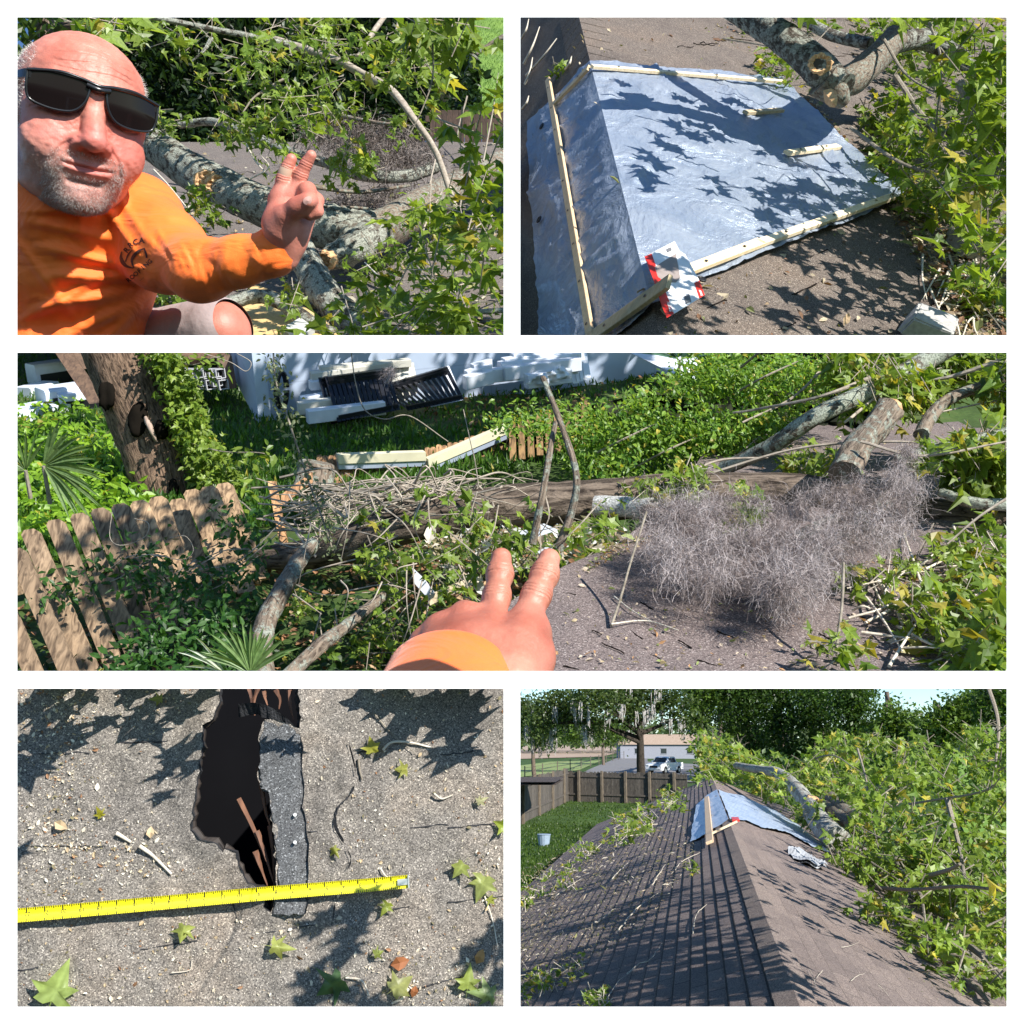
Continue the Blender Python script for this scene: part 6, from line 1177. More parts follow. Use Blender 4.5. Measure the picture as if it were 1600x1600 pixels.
        for z0, k_ in ((.056, 0), (.066, 1.3), (.077, 2.1), (.088, 3.3)): D += -.0009 * np.exp(-((z - z0 - .0025 * np.sin(x * 70 + k_) - .004 * np.cos(x * 30)) / .0011) ** 2) * np.clip((.052 - ax) / .012, 0, 1) + .0006 * np.exp(-((z - z0 - .0045 - .0025 * np.sin(x * 70 + k_)) / .0022) ** 2) * np.clip((.052 - ax) / .012, 0, 1)
        D += .0006 * fnoise(v, 22, 11) + .0003 * fnoise(v, 60, 12)
        v[:, 1] -= D * fr_; return v
    v, q = F.mesh(); v = face_lines(v)
    col = np.ones((len(v), 3)); x, y, z = v[:, 0], v[:, 1], v[:, 2]
    fr = (y < .0)
    def blob(cx, cz, rx, rz): return np.exp(-((x - cx) / rx) ** 2 - ((z - cz) / rz) ** 2) * fr
    col *= 1 + np.outer(blob(0, -.03, .02, .022) + .8 * blob(.042, -.03, .025, .02) + .8 * blob(-.042, -.03, .025, .02), [.05, -.20, -.16])
    lip = blob(0, -.0675, .027, .0070); col *= 1 + np.outer(lip, [-.08, -.32, -.22]); col *= 1 + np.outer(np.exp(-((z - .11) / .05) ** 2), [.10, .10, .10])
    beard_z = np.clip((-.045 - z) / .02, 0, 1) * np.clip((.035 - y) / .03, 0, 1) * np.clip((z + .135) / .02, 0, 1)
    col *= 1 - np.outer(beard_z * (1 - np.clip(lip * 2, 0, 1)), [.18, .02, -.06])
    col *= 1 - np.outer(np.clip((np.hypot(x / .07, 0) - .8) / .2, 0, 1) * np.clip((z + .01) / .03, 0, 1) * (y > -.04), [.14, .04, .0])
    v += nrm(v) * (.0005 * fnoise(v, 40, 3))[:, None]
    t = thing('person', 'bald man with grey stubble in an orange shirt and grey shorts holding up two fingers', 'person', P(150, 560, 1.7))
    body = M(); body.add(H(v), q, np.clip(col, 0, 1.4))
    # hand, wrist and forearm, knee
    hh = .0011; d = 1.335; K = lambda u, v_, o=0.: P(u, v_, d + o)
    hh = .0008; c4 = np.array([K(u, v_, o) for u in (402, 515) for v_ in (226, 420) for o in (-.05, .06)]); Fh = Field(c4.min(0), c4.max(0), hh)
    Fh.chain([K(437, 308, .008), K(443, 279, .004), K(449, 262, .0), K(455, 249, -.002)], [.0088, .0080, .0076, .0068], .004)
    Fh.chain([K(459, 303, .008), K(470, 274, .004), K(478, 257, 0), K(486, 243, -.004)], [.0085, .0078, .0073, .0064], .004)
    for a, r in ((K(443, 279, .004), .0083), (K(470, 274, .004), .0081)): Fh.ell(a, [r] * 3, None, .005)
    Fh.chain([K(472, 318, .014), K(480, 298, -.004), K(484, 312, -.022), K(474, 326, -.018)], [.0098, .0098, .0088, .0074], .006)
    Fh.chain([K(478, 334, .016), K(494, 314, .004), K(494, 330, -.012), K(484, 336, -.014)], [.0088, .0086, .0078, .0066], .006)
    Fh.chain([K(436, 358, .0), K(446, 338, -.012), K(464, 323, -.024), K(480, 315, -.032)], [.0150, .0120, .0095, .0078], .010)
    Fh.chain([K(438, 316, .012), K(438, 345, .010), K(446, 372, .018)], [.013, .016, .017], .016); Fh.chain([K(460, 312, .014), K(457, 345, .016), K(452, 376, .022)], [.013, .016, .017], .016); Fh.chain([K(473, 330, .020), K(463, 350, .020), K(454, 370, .024)], [.0118, .0125, .014], .016)
    Fh.ell(K(436, 350, .000), [.016, .012, .019], None, .014); Fh.ell(K(460, 350, .006), [.011, .010, .016], None, .012)
    Fh.chain([K(449, 368, .018), K(440, 402, .026)], [.0195, .0195], .012, flat=(RC[:, 0], 1.12))
    for pl_ in ([K(426, 330, -.008), K(440, 322, -.011), K(458, 322, -.004)], [K(448, 318, -.006), K(444, 336, -.012), K(452, 356, -.008)], [K(458, 330, -.005), K(466, 338, -.004), K(474, 334, -.002)]): Fh.chain(pl_, [.0007] * 3, .003, sub=True)
    v, q = Fh.mesh(); v = rings(v.astype(float), [(K(443, 279, .004), K(449, 262) - K(437, 308), .011), (K(449, 262), K(455, 249) - K(443, 279), .010), (K(470, 274, .004), K(478, 257) - K(459, 303), .011), (K(478, 257), K(486, 243) - K(470, 274), .010)], .0006); body.add(v, q, [1.04, .96, .94])
    knee = Field(P(330, 440, 1.7) - .15, P(400, 560, 1.5) + .15, .004); knee.chain([P(300, 530, 1.60), P(340, 521, 1.58), P(352, 570, 1.60)], [.032, .0455, .040], .01); v, q = knee.mesh(); body.add(v.astype(float), q, [.9, .8, .75])
    # hidden trunk and arm under the clothes join the pieces
    core = Field(P(-60, 640, 1.9) - .05, P(480, 230, 1.2) + .05, .006)
    sh = [P(205, 350, 1.56), P(258, 396, 1.48), P(312, 420, 1.41)]; fa = [P(312, 420, 1.41), P(375, 410, 1.375), P(428, 396, 1.365), P(446, 372, 1.358)]
    core.ell(P(50, 510, 1.64), (.12, .06, .15), k=.04); core.cap(P(112, 300, 1.50), P(100, 420, 1.60), .048, .05, .04); core.chain([P(140, 385, 1.60)] + sh, [.035, .034, .030, .024], .03); core.chain(fa, [.024, .019, .017, .016], .01); core.chain([P(110, 620, 1.75), P(200, 600, 1.70), P(345, 540, 1.60)], [.07, .06, .045], .03)
    v, q = core.mesh(); body.add(v.astype(float), q)
    bo = body.build('body', face_skin, t, True)
    # ---- shirt
    lo = np.min([P(-90, 600, 1.75), P(-90, 600, 1.2), P(490, 230, 1.2)], 0) - .05; hi = np.max([P(-90, 600, 1.75), P(490, 230, 1.75), P(490, 230, 1.2)], 0) + .05
    S = Field(lo, hi, .0032)
    S.ell(P(50, 520, 1.60), (.165, .115, .24), k=.05); S.ell(P(130, 410, 1.560), (.105, .085, .080), k=.05); S.ell(P(0, 430, 1.60), (.15, .105, .12), k=.05)
    S.cap(P(100, 314, 1.475), P(98, 400, 1.535), .079, .098, .05); S.chain([P(160, 376, 1.55), P(215, 345, 1.53), P(258, 392, 1.475), P(310, 420, 1.41)], [.070, .056, .049, .037], .035)
    S.chain([P(310, 420, 1.41), P(375, 408, 1.378), P(428, 396, 1.362), P(449, 358, 1.352)], [.0355, .0285, .0245, .0230], .02); S.ell(P(318, 426, 1.405), (.031, .028, .026), k=.03)
    v, q = S.mesh(); v = v.astype(float); pu, pv = proj(v)
    # drag lines from the armpit, collar seam and creases round the elbow
    def crease(a, b, w, h):
        a, b = np.array(a, float), np.array(b, float); ab = b - a; g_ = np.c_[pu, pv] - a; t_ = np.clip(g_ @ ab / (ab @ ab), 0, 1); dd = np.hypot(*(g_ - t_[:, None] * ab).T); return h * np.exp(-(dd / w) ** 2) * np.sin(np.pi * np.clip(t_ * .9 + .05, 0, 1)) ** .6
    D = .0035 * fnoise(v * [1, 1, 1.8], 7, 5) + .0014 * fnoise(v, 26, 6)
    for a_, b_, w_, h_ in (((240, 425), (60, 385), 8, .010), ((238, 436), (80, 430), 9, .011), ((234, 448), (70, 480), 10, .012), ((228, 466), (90, 530), 10, .012), ((215, 480), (150, 545), 8, .010), ((20, 370), (120, 500), 8, .007), ((150, 300), (215, 400), 7, .008), ((175, 290), (232, 380), 6, .006), ((40, 345), (170, 372), 8, .008), ((30, 500), (150, 440), 9, .008), ((35, 330), (190, 325), 6, .007)): D += crease(a_, b_, w_, h_)
    rr = np.random.default_rng(21)
    for i in range(13): x_ = 238 + 7.5 * i + rr.normal(0, 4); y0 = 345 + .5 * (x_ - 236) + rr.uniform(0, 40); D += crease((x_, y0), (x_ + rr.uniform(-4, 34), y0 + rr.uniform(24, 66)), rr.uniform(2., 4.5), rr.uniform(.0012, .0042) * (1 if i % 3 else -1))
    for i in range(8): x_ = 322 + 13 * i + rr.normal(0, 4); y0 = rr.uniform(376, 415); D += crease((x_, y0), (x_ + rr.uniform(-20, 30), y0 + rr.uniform(10, 36)), rr.uniform(2., 4.), rr.uniform(.001, .003) * (1 if i % 2 else -1))
    v += -Y0 * D[:, None]
    # open end at the wrist: cut along the cuff
    cuffn = nrm(P(450, 352, 1.352) - P(434, 392, 1.360)); cc = P(446, 365, 1.354); m = M(); m.add(v, q); so = m.build('shirt', orange, t, True); trim(so, cc, cuffn, .07)
    m = M(); th_ = np.linspace(0, 2 * np.pi, 33); e1 = nrm(np.cross(cuffn, UPW)); e2 = np.cross(cuffn, e1); tube(m, [cc - cuffn * .003 + (e1 * math.cos(a) + e2 * math.sin(a)) * .0236 for a in th_], .0016, 6); m.build('cuff', orange, t, True)
    # ---- shorts
    S2 = Field(P(60, 660, 1.9) - .05, P(420, 430, 1.4) + .08, .0036); S2.chain([P(120, 600, 1.76), P(220, 560, 1.70), P(340, 518, 1.58)], [.085, .070, .0505], .03); S2.cap(P(250, 500, 1.60), P(340, 480, 1.56), .004, .003, .012); S2.cap(P(300, 520, 1.56), P(350, 500, 1.545), .004, .003, .012)
    v, q = S2.mesh(); v = v.astype(float); v += -Y0 * (.0015 * fnoise(v, 9, 8))[:, None]; m = M(); m.add(v, q); trim(m.build('shorts', mat_noise('grey_cotton', (.30, .24, .24), (.40, .33, .32), 9, .8, .5, .006, 40), t, True), P(377, 515, 1.57), nrm(P(340, 500, 1.58) - P(250, 545, 1.66)))
    # ---- stubble and cropped hair
    def hairs(mask, n, L, w, c1, c2, name, lean):
        hv = M(); bm_v = v0; idx = np.where(mask)[0]; idx = rg.choice(idx, n); p0 = bm_v[idx] + rg.normal(0, .0009, (n, 3)); nn = nrm(nv[idx] + rg.normal(0, .55, (n, 3)) + np.array(lean)); Ln = L * rg.uniform(.5, 1.2, n)[:, None]; sd = nrm(np.cross(nn, rg.normal(size=(n, 3)))) * w
        V = np.stack([p0 - sd, p0 + sd, p0 + nn * Ln], 1).reshape(-1, 3); t_ = rg.random(n)[:, None]; cl = np.array(c1) * (1 - t_) + np.array(c2) * t_; hv.add(H(V), np.arange(3 * n).reshape(-1, 3), np.repeat(cl, 3, 0)); return hv.build(name, hair_mat, t)
    v0, q0 = F.mesh(); v0 = face_lines(v0); a_, b_, c_ = v0[q0[:, 0]], v0[q0[:, 1]], v0[q0[:, 2]]; fn = np.cross(b_ - a_, c_ - a_); nv = np.zeros_like(v0)
    for k in range(4): np.add.at(nv, q0[:, k], fn)
    nv = nrm(nv); nv *= np.sign(np.sum(nv * v0, 1, keepdims=True).sum()) if (nv * v0).sum() < 0 else 1
    x, y, z = v0.T; lipm = (x / .030) ** 2 + ((z + .0660) / .0090) ** 2 < 1
    must = (np.abs(x) < .042) & (z < -.046) & (z > -.062 - .3 * np.abs(x)) & (y < -.06); chin = (np.abs(x) < .040) & (z < -.076) & (z > -.130) & (y < -.03); side = (np.abs(x) > .028) & (np.abs(x) < .046) & (z < -.055) & (z > -.1) & (y < -.04)
    jaw = (z < -.046 - .35 * np.maximum(0, -.03 - y)) & (z > -.128) & (y < .03) & ~lipm
    hairs((must | chin | side) & ~lipm & (y < -.02), 15000, .0036, .00013, (.26, .21, .18), (.68, .64, .60), 'beard', (0, -.1, -.8)); hairs(jaw, 9000, .0018, .00011, (.26, .18, .14), (.52, .44, .38), 'stubble', (0, 0, -.6))
    top = ((np.abs(x) > .062) & (z > -.03) & (z < .085) & (y > -.045) & (y < .1)) | ((y > .07) & (z > -.06) & (z < .07)); hairs(top & (np.abs(x) < .0775), 9000, .0045, .00018, (.42, .39, .36), (.85, .83, .80), 'cropped_hair', (0, .4, .2))
    # ---- nails, plaster on the finger
    m = M(); a = K(480.5, 313.5, -.0395); n1 = nrm(K(484, 312) - K(470, 321)); n2 = nrm(np.cross(Y0, n1)); rr_ = np.arange(14) * 2 * np.pi / 14; m.add([a - Y0 * .0012] + [a + n1 * .0055 * math.cos(x_) + n2 * .0046 * math.sin(x_) for x_ in rr_], [[0, 1 + j, 1 + (j + 1) % 14] for j in range(14)]); m.build('thumb_nail', nail_mat, t)
    m = M(); tube(m, smooth_path([K(444, 275, .003), K(447, 267, .001), K(450, 261, .0)], 3), [.0087, .0088, .0088, .0087, .0086, .0085, .0083], 18, cap=False); m.build('finger_plaster', mat_plain('beige_plaster', (.62, .42, .30), .8), t, True)
    # ---- print on the chest
    dg = bpy.context.evaluated_depsgraph_get(); bpy.context.view_layer.update(); bv = BVHTree.FromPolygons([so.matrix_world @ w.co for w in so.data.vertices], [list(p.vertices) for p in so.data.polygons])
    def proj_on(U, V_, lift=.0016):
        out = []
        for a, b in zip(U, V_):
            r = P(a, b, 1.) - CAM; hit = bv.ray_cast(Vector(CAM), Vector(r).normalized()); out.append(np.array(hit[0]) - nrm(r) * lift if hit[0] is not None else P(a, b, 1.42))
        return np.array(out)
    ink = mat_plain('dark_print', (.06, .018, .015), .7); mk = M()
    def glyph(s, cu, cv, ang, size, bold=.0):
        tv, tf = text_mesh(s, 1.0, bold); a = R(ang); X_ = cu + (tv[:, 0] * math.cos(a) - tv[:, 1] * math.sin(a) * -1 * 0) * size; 
        uu = cu + size * (tv[:, 0] * math.cos(a) + tv[:, 1] * math.sin(a)); vv = cv + size * (tv[:, 0] * math.sin(a) - tv[:, 1] * math.cos(a)); mk.add(proj_on(uu, vv), tf)
    for s_, u, v_, a in (('R', 200.5, 393, -52), ('R', 206, 386, -36), ('C', 213, 381.5, -18), ('A', 221.5, 379.5, -4)): glyph(s_, u, v_, a, 11.5, .035)
    for s_, u, v_ in zip('ROOFING', np.linspace(203, 236, 7), np.linspace(440, 411, 7)): glyph(s_, u, v_, -41, 9.5, .02)
    for k in range(2): glyph(['EXTERIORS', 'LLC'][k] if False else '- - -', 212 + 10 * k, 446 - 9 * k, -41, 5)
    def band(pts, w0, w1):
        q_ = smooth_path(np.c_[np.array(pts, float), np.zeros(len(pts))], 6)[:, :2]; k = len(q_); T_ = np.gradient(q_, axis=0); T_ /= np.linalg.norm(T_, axis=1)[:, None]; n_ = np.c_[-T_[:, 1], T_[:, 0]]; w_ = np.interp(np.linspace(0, 1, k), [0, .5, 1], [w0, w1, w0])[:, None]; a, b = q_ + n_ * w_, q_ - n_ * w_; uv = np.concatenate([a, b]); mk.add(proj_on(uv[:, 0], uv[:, 1]), np.array([[i, i + 1, k + i + 1, k + i] for i in range(k - 1)]))
    band([(190, 393), (189, 404), (196, 415), (208, 419)], .6, 3.2); band([(209, 419), (206, 406), (214, 394), (225, 388)], .8, 2.6); band([(225, 388), (228, 396), (229, 403)], 1.2, 1.6); band([(196, 409), (200, 398), (206, 391)], .5, 1.2)
    mk.build('chest_print', ink, t)
    # ---- sunglasses
    g = thing('sunglasses', 'black wraparound sunglasses with dark lenses worn by the bald man', 'sunglasses', H((0, -.1, .02))); fm = mat_plain('black_frame', (.012, .012, .013), .28, 0, .6); lm = mat_plain('dark_lens', (.010, .007, .007), .05, 0, .22)
    def gy(x_, z_): return -.1015 + 3.6 * x_ * x_ + .10 * abs(z_ - .022)
    for sx in (-1, 1):
        o = [(.0095, .034), (.012, .043), (.030, .0455), (.054, .0455), (.074, .042), (.0765, .034), (.0755, .014), (.069, .004), (.050, -.0005), (.032, .0005), (.021, .006), (.013, .018)]
        o2 = smooth_path(np.array([(a, b, 0) for a, b in o + o[:1]], float), 4)[:-1, :2]; pts = np.array([(sx * a, gy(a, b), b) for a, b in o2]); m = M(); tube(m, H(np.concatenate([pts, pts[:1]])), .0017, 8, cap=False); m.build('rim', fm, g, True)
        V2, F2 = fill2(o2, (), .005); w = H(np.array([(sx * a, gy(a, b) + .0006, b) for a, b in V2])); m = M(); m.add(w, orient(w, F2, -Yh)); m.add(w + Yh * .0015, orient(w, F2, Yh)); m.build('lens', lm, g, True)
        m = M(); pth = H(np.array([(sx * .073, gy(.073, .036), .037), (sx * .079, -.070, .036), (sx * .083, -.035, .033), (sx * .085, .01, .026), (sx * .083, .03, .012)])); pth = smooth_path(pth, 5)
        for i in range(len(pth) - 1): beam(m, pth[i], pth[i + 1] + (pth[i + 1] - pth[i]) * .05, Zh * (.0052 - .0018 * i / len(pth)), Xh * .0016)
        m.build('temple_arm', fm, g)
    m = M(); tube(m, H(smooth_path(np.array([(-.013, gy(.013, .04), .040), (0, -.1045, .037), (.013, gy(.013, .04), .040)]), 5)), .0036, 8); m.build('bridge', fm, g, True)
    m = M(); tube(m, H(smooth_path(np.array([(-.077, gy(.077, .04), .041), (-.045, gy(.045, .047), .0475), (-.02, gy(.02, .046), .046), (0, -.1035, .042), (.02, gy(.02, .046), .046), (.045, gy(.045, .047), .0475), (.077, gy(.077, .04), .041)]), 6)), .0023, 8); m.build('brow_bar', fm, g, True)
    # ================= the roof and the tree behind him
    panel(1, 2.4)                                # roof, tree and background scaled up about the camera, the man is not
    RP = Plane(P(230, 232, 9.5), P(790, 232, 9.9), P(500, 560, 4.1)); sh = mat_shingle('grey_brown_shingle', (.17, .145, .13), (.45, .41, .36), (.04, .036, .036), 200., 1.2)
    print('\nP1 roof', RP.n @ SUN, flush=True)
    rf = thing('house_roof', 'grey brown shingle roof behind the bald man under the fallen tree', 'house roof', RP.hit(520, 420)); V, F_ = fill2([(-60, 222), (850, 222), (850, 570), (-60, 570)], (), 20); p = RP.hit(V[:, 0], V[:, 1], .01 * fnoise(V / 100, .8, 2)); m = M(); m.add(p, orient(p, F_, RP.n)); m.build('shingles', sh, rf, True)
    m = M()
    for i in range(40):
        u, v_ = rg.uniform(230, 780), rg.uniform(240, 524); uu = np.linspace(u, u + rg.uniform(20, 60), 5); vv = v_ + rg.normal(0, .8, 5); tube(m, RP.hit(uu, vv, .002), .004, 5)
    m.build('shingle_gap', mat_plain('gap_shade', (.02, .018, .015), .95, 0, .1), rf)
    ply = mat_wood('yellow_plywood', (.52, .34, .14), (.68, .48, .22)); m = M(); prism(m, RP.hit(np.array([375, 398, 452, 500, 560, 520, 370]), np.array([470, 448, 468, 500, 545, 560, 560]), .03), RP.n * .03); tag(m.build('plywood_sheet', ply), 'yellow plywood sheet lying on the roof behind the knee', 'board')
    m = M(); prism(m, RP.hit(np.array([445, 470, 492, 470]), np.array([518, 504, 520, 536]), .07), RP.n * .05); tag(m.build('stone_scrap', mat_plain('pale_stone', (.5, .5, .48), .8)), 'pale grey scrap on the yellow plywood at the bottom edge', 'scrap')
    lt = thing('fallen_tree', 'fallen sycamore with a lichen covered trunk and leafy twigs behind the raised hand', 'fallen tree', RP.hit(560, 400)); lb1 = mat_bark('lichen_bark_coarse', (.028, .022, .018), (.14, .12, .095), (.38, .39, .33), .6, .7, 1.6)
    def lim(pts, r0, r1, mt_, name='limb', sides=18, rough=.07, seed=0):
        m = M(); q_ = smooth_path(pts3(pts), 8); tube(m, q_, np.linspace(r0, r1, len(q_)), sides, rough=rough, seed=seed); return m.build(name, mt_, lt, True)
    lim([(150, 190, 6.3), (215, 215, 6.0), (270, 248, 5.8), (330, 285, 5.6), (400, 318, 5.4), (470, 342, 5.25), (535, 362, 5.15), (580, 366, 5.2)], .085, .11, lb1, 'trunk', 26, .07, 3)
    lim([(560, 372, 5.15), (600, 358, 5.3), (650, 330, 5.7), (720, 290, 6.2), (800, 250, 6.8)], .10, .09, dark_bark2, 'fork', 24, .06, 4); lim([(590, 365, 5.1), (560, 382, 4.95), (530, 398, 4.9), (512, 406, 4.88)], .085, .05, lb1, 'limb', 16, .12, 5)
    lim([(466, 385, 4.85), (484, 420, 4.75), (505, 455, 4.65), (535, 492, 4.55), (590, 540, 4.4)], .06, .075, lb1, 'limb', 20, .08, 6); lim([(350, 478, 4.35), (400, 462, 4.4), (440, 474, 4.4), (480, 500, 4.3), (520, 524, 4.25)], .03, .028, lb1, 'limb', 12, .12, 7)
    for c, ax, r in ((P(322, 283, 5.48), RC @ np.array([.0, -1, -.15]), .058), (P(338, 288, 5.46), RC @ np.array([.3, -1, -.25]), .05), (P(512, 406, 4.86), RC @ np.array([-.6, -.7, -.4]), .045)):
        ax = nrm(ax); x1 = nrm(np.cross(ax, UPW)); y1 = np.cross(ax, x1); m = M(); k = 22; th = np.arange(k) * 2 * np.pi / k; V_ = []
        for r_, h_ in zip((1, .96, .8, .55, .3), (-.02, .014, .02, .010, .016)): V_ += [c + ax * (h_ + .008 * rg.uniform(-1, 1)) * CAM_SCALE + (x1 * math.cos(a) * 1.1 + y1 * math.sin(a)) * CAM_SCALE * r * r_ * rg.uniform(.9, 1.08) for a in th]
        V_.append(c + ax * .02); m.add(V_, [[i * k + j, i * k + (j + 1) % k, (i + 1) * k + (j + 1) % k, (i + 1) * k + j] for i in range(4) for j in range(k)] + [[4 * k + j, 4 * k + (j + 1) % k, 5 * k] for j in range(k)]); m.build('split_wood', cut_wood, lt)
    for i, (pts, r0, r1, mt_) in enumerate((([(280, 195, 7.5), (330, 190, 7.4), (380, 205, 7.2), (440, 232, 7.), (520, 258, 6.8), (560, 272, 6.6), (630, 276, 6.6), (680, 262, 6.8)], .025, .04, lb1), ([(230, 25, 5.), (330, 45, 5.1), (420, 62, 5.2), (480, 75, 5.4)], .012, .016, lb1), ([(330, 60, 5.1), (318, 80, 5.), (300, 96, 5.)], .01, .004, lb1), ([(430, 62, 5.4), (520, 92, 5.2), (560, 112, 5.1), (610, 140, 5.), (650, 190, 4.9), (680, 235, 4.8), (700, 290, 4.7), (718, 345, 4.6), (735, 385, 4.5)], .02, .011, pale_twig2),
        ([(605, 20, 5.4), (580, 55, 5.3), (560, 90, 5.2)], .012, .014, pale_twig2), ([(624, 25, 5.8), (612, 90, 5.7), (616, 130, 5.6)], .007, .006, pale_twig2), ([(675, 50, 3.8), (676, 120, 3.8), (660, 170, 3.8), (640, 210, 3.8)], .003, .002, twig_mat), ([(500, 250, 5.), (460, 235, 5.), (470, 215, 5.)], .004, .003, pale_twig2), ([(680, 250, 6.), (670, 300, 5.8), (676, 330, 5.6)], .005, .003, pale_twig2), ([(530, 180, 6.4), (580, 190, 6.3), (640, 198, 6.2)], .012, .01, dark_bark2),
        ([(682, 180, 6.), (700, 195, 6.), (740, 205, 6.)], .004, .003, pale_twig2), ([(730, 150, 6.), (715, 215, 6.), (740, 240, 6.)], .005, .003, pale_twig2), ([(800, 50, 6.), (765, 70, 6.), (745, 85, 6.)], .015, .01, dark_bark2), ([(390, 280, 5.), (420, 262, 5.), (405, 240, 5.)], .004, .002, pale_twig), ([(240, 265, 5.2), (262, 288, 5.), (290, 322, 4.9)], .004, .003, pale_twig), ([(385, 225, 5.2), (398, 250, 5.1), (420, 275, 5.)], .004, .003, pale_twig), ([(700, 492, 3.2), (740, 488, 3.2), (800, 484, 3.2)], .008, .008, lb1), ([(700, 508, 3.), (800, 504, 3.)], .009, .009, lb1),
        ([(640, 480, 3.3), (600, 440, 3.4), (570, 410, 3.6)], .004, .002, pale_twig), ([(450, 120, 5.5), (400, 150, 5.5), (380, 175, 5.5)], .008, .004, pale_twig2), ([(640, 420, 4.), (665, 350, 4.2), (690, 300, 4.4)], .004, .003, pale_twig2), ([(480, 290, 5.2), (560, 300, 5.4), (640, 290, 5.6)], .012, .008, dark_bark2), ([(620, 335, 5.4), (560, 325, 5.4), (500, 322, 5.2)], .01, .005, dark_bark2))):
        lim(pts, r0, r1, mt_, 'twig' if r0 < .01 else 'limb', 9, .1, i)
    m = M(); cN = sample([(470, 195), (560, 190), (640, 205), (680, 240), (640, 262), (560, 240), (480, 222)], 70, rg); moss(m, P(cN[:, 0], cN[:, 1], rg.uniform(6.4, 7., 70)), rg, 26, .30, .0022, 1.2); cN = sample([(520, 300), (640, 285), (640, 310), (540, 325)], 26, rg); moss(m, P(cN[:, 0], cN[:, 1], rg.uniform(5.5, 5.9, 26)), rg, 20, .2, .002, 1.2); m.c = [c_ * np.array([.5, .48, .44, 1.]) for c_ in m.c]
    tag(m.build('spanish_moss', moss_near, clip='cull'), 'grey shaggy moss caught on the fallen branches behind the raised hand', 'moss', kind='stuff')
    lf = M(); tw = M()
    for poly, k, d0_, d1_, sz, up in (([(385, 20), (560, 20), (545, 110), (560, 170), (500, 200), (430, 190), (392, 150), (375, 80)], 84, 4.6, 5.6, .050, 0), ([(560, 60), (700, 50), (690, 150), (640, 170), (570, 120)], 12, 4.8, 5.4, .06, 0), ([(640, 20), (740, 20), (720, 60), (650, 50)], 14, 3.6, 4.2, .07, 0), ([(620, 70), (680, 80), (670, 120), (625, 105)], 12, 4.2, 4.6, .07, 0),
                                  ([(330, 100), (400, 90), (420, 190), (380, 230), (335, 205)], 22, 5., 6., .05, 0), ([(390, 190), (430, 195), (450, 235), (400, 235)], 10, 5., 5.6, .055, 0), ([(516, 215), (575, 225), (570, 270), (530, 275)], 12, 4.6, 4.9, .055, 0), ([(580, 170), (680, 190), (690, 215), (600, 200)], 5, 4.8, 5.4, .05, 0), ([(635, 300), (700, 300), (720, 380), (690, 420), (640, 400), (615, 350)], 24, 4.0, 4.5, .055, 0),
                                  ([(700, 200), (800, 180), (800, 420), (740, 400), (705, 330), (715, 260)], 30, 2.3, 3., .048, 1), ([(640, 400), (800, 380), (800, 540), (600, 540), (610, 470)], 44, 2.6, 3.4, .048, 1), ([(520, 470), (600, 440), (620, 500), (600, 540), (520, 520)], 14, 3.6, 4., .06, 1), ([(555, 390), (640, 400), (630, 440), (560, 430)], 16, 4.2, 4.6, .045, 0), ([(425, 440), (470, 425), (470, 470), (440, 480)], 5, 4.1, 4.3, .045, 0), ([(270, 300), (340, 290), (350, 345), (290, 350)], 14, 5., 5.3, .045, 0), ([(230, 430), (300, 430), (300, 465), (235, 470)], 20, 4.3, 4.8, .05, 0), ([(100, 20), (190, 20), (185, 60), (150, 50)], 12, 3.2, 3.6, .06, 0), ([(240, 30), (340, 30), (310, 110), (250, 90)], 10, 5., 5.5, .06, 0), ([(230, 170), (290, 170), (280, 210), (232, 205)], 12, 5.6, 6, .05, 0)):
        cN = sample(poly, k, rg); qn = P(cN[:, 0], cN[:, 1], rg.uniform(d0_, d1_, k)); sprigs(lf, tw, qn, rg, 6, sz, sz * 2.2, nrm(SUN + UPW * .2) if not up else nrm(SUN * .3 + UPW), .5, yel=.05, droop=.5, tr=.0022)
    tw.build('twigs', pale_twig2, lt, clip='cull'); lf.build('foliage', leaf_mat, lt, clip='cull')
    m = M(); cN = sample([(225, 240), (790, 240), (790, 524), (225, 524)], 900, rg); k = len(cN); leaves(m, RP.hit(cN[:, 0], cN[:, 1], .012), RP.n, rg.gamma(2., .012, k) + .008, np.array([(.42, .33, .2), (.28, .28, .1), (.5, .46, .36)])[rg.choice(3, k)], rg, OVATE, tilt=.5); tag(m.build('leaf_litter', leaf_dry, None, clip='cull'), 'dry leaves and crumbs on the roof behind the bald man', 'litter', kind='stuff')
    # ================= dark hedge, fence and lawn beyond
    m = M(); poly = [(70, -40), (745, -40), (735, 60), (760, 120), (752, 168), (700, 200), (560, 240), (225, 240), (25, 200), (25, 90), (60, 70)]; cN = sample(poly, 17000, rg); k = len(cN); thr = fnoise(cN / 100., 2.6, 12); cN = cN[thr > -.45]; k = len(cN); leaves(m, P(cN[:, 0], cN[:, 1], rg.uniform(11., 12.4, k)), nrm(SUN * .4 + UPW + rg.normal(0, .3, (k, 3))), rg.uniform(.06, .13, k), lcol(k, rg, (.008, .02, .006), (.03, .065, .015), .0), rg, OVATE, tilt=.9)  # leaf colours lowered: the hedge's shade is put into them
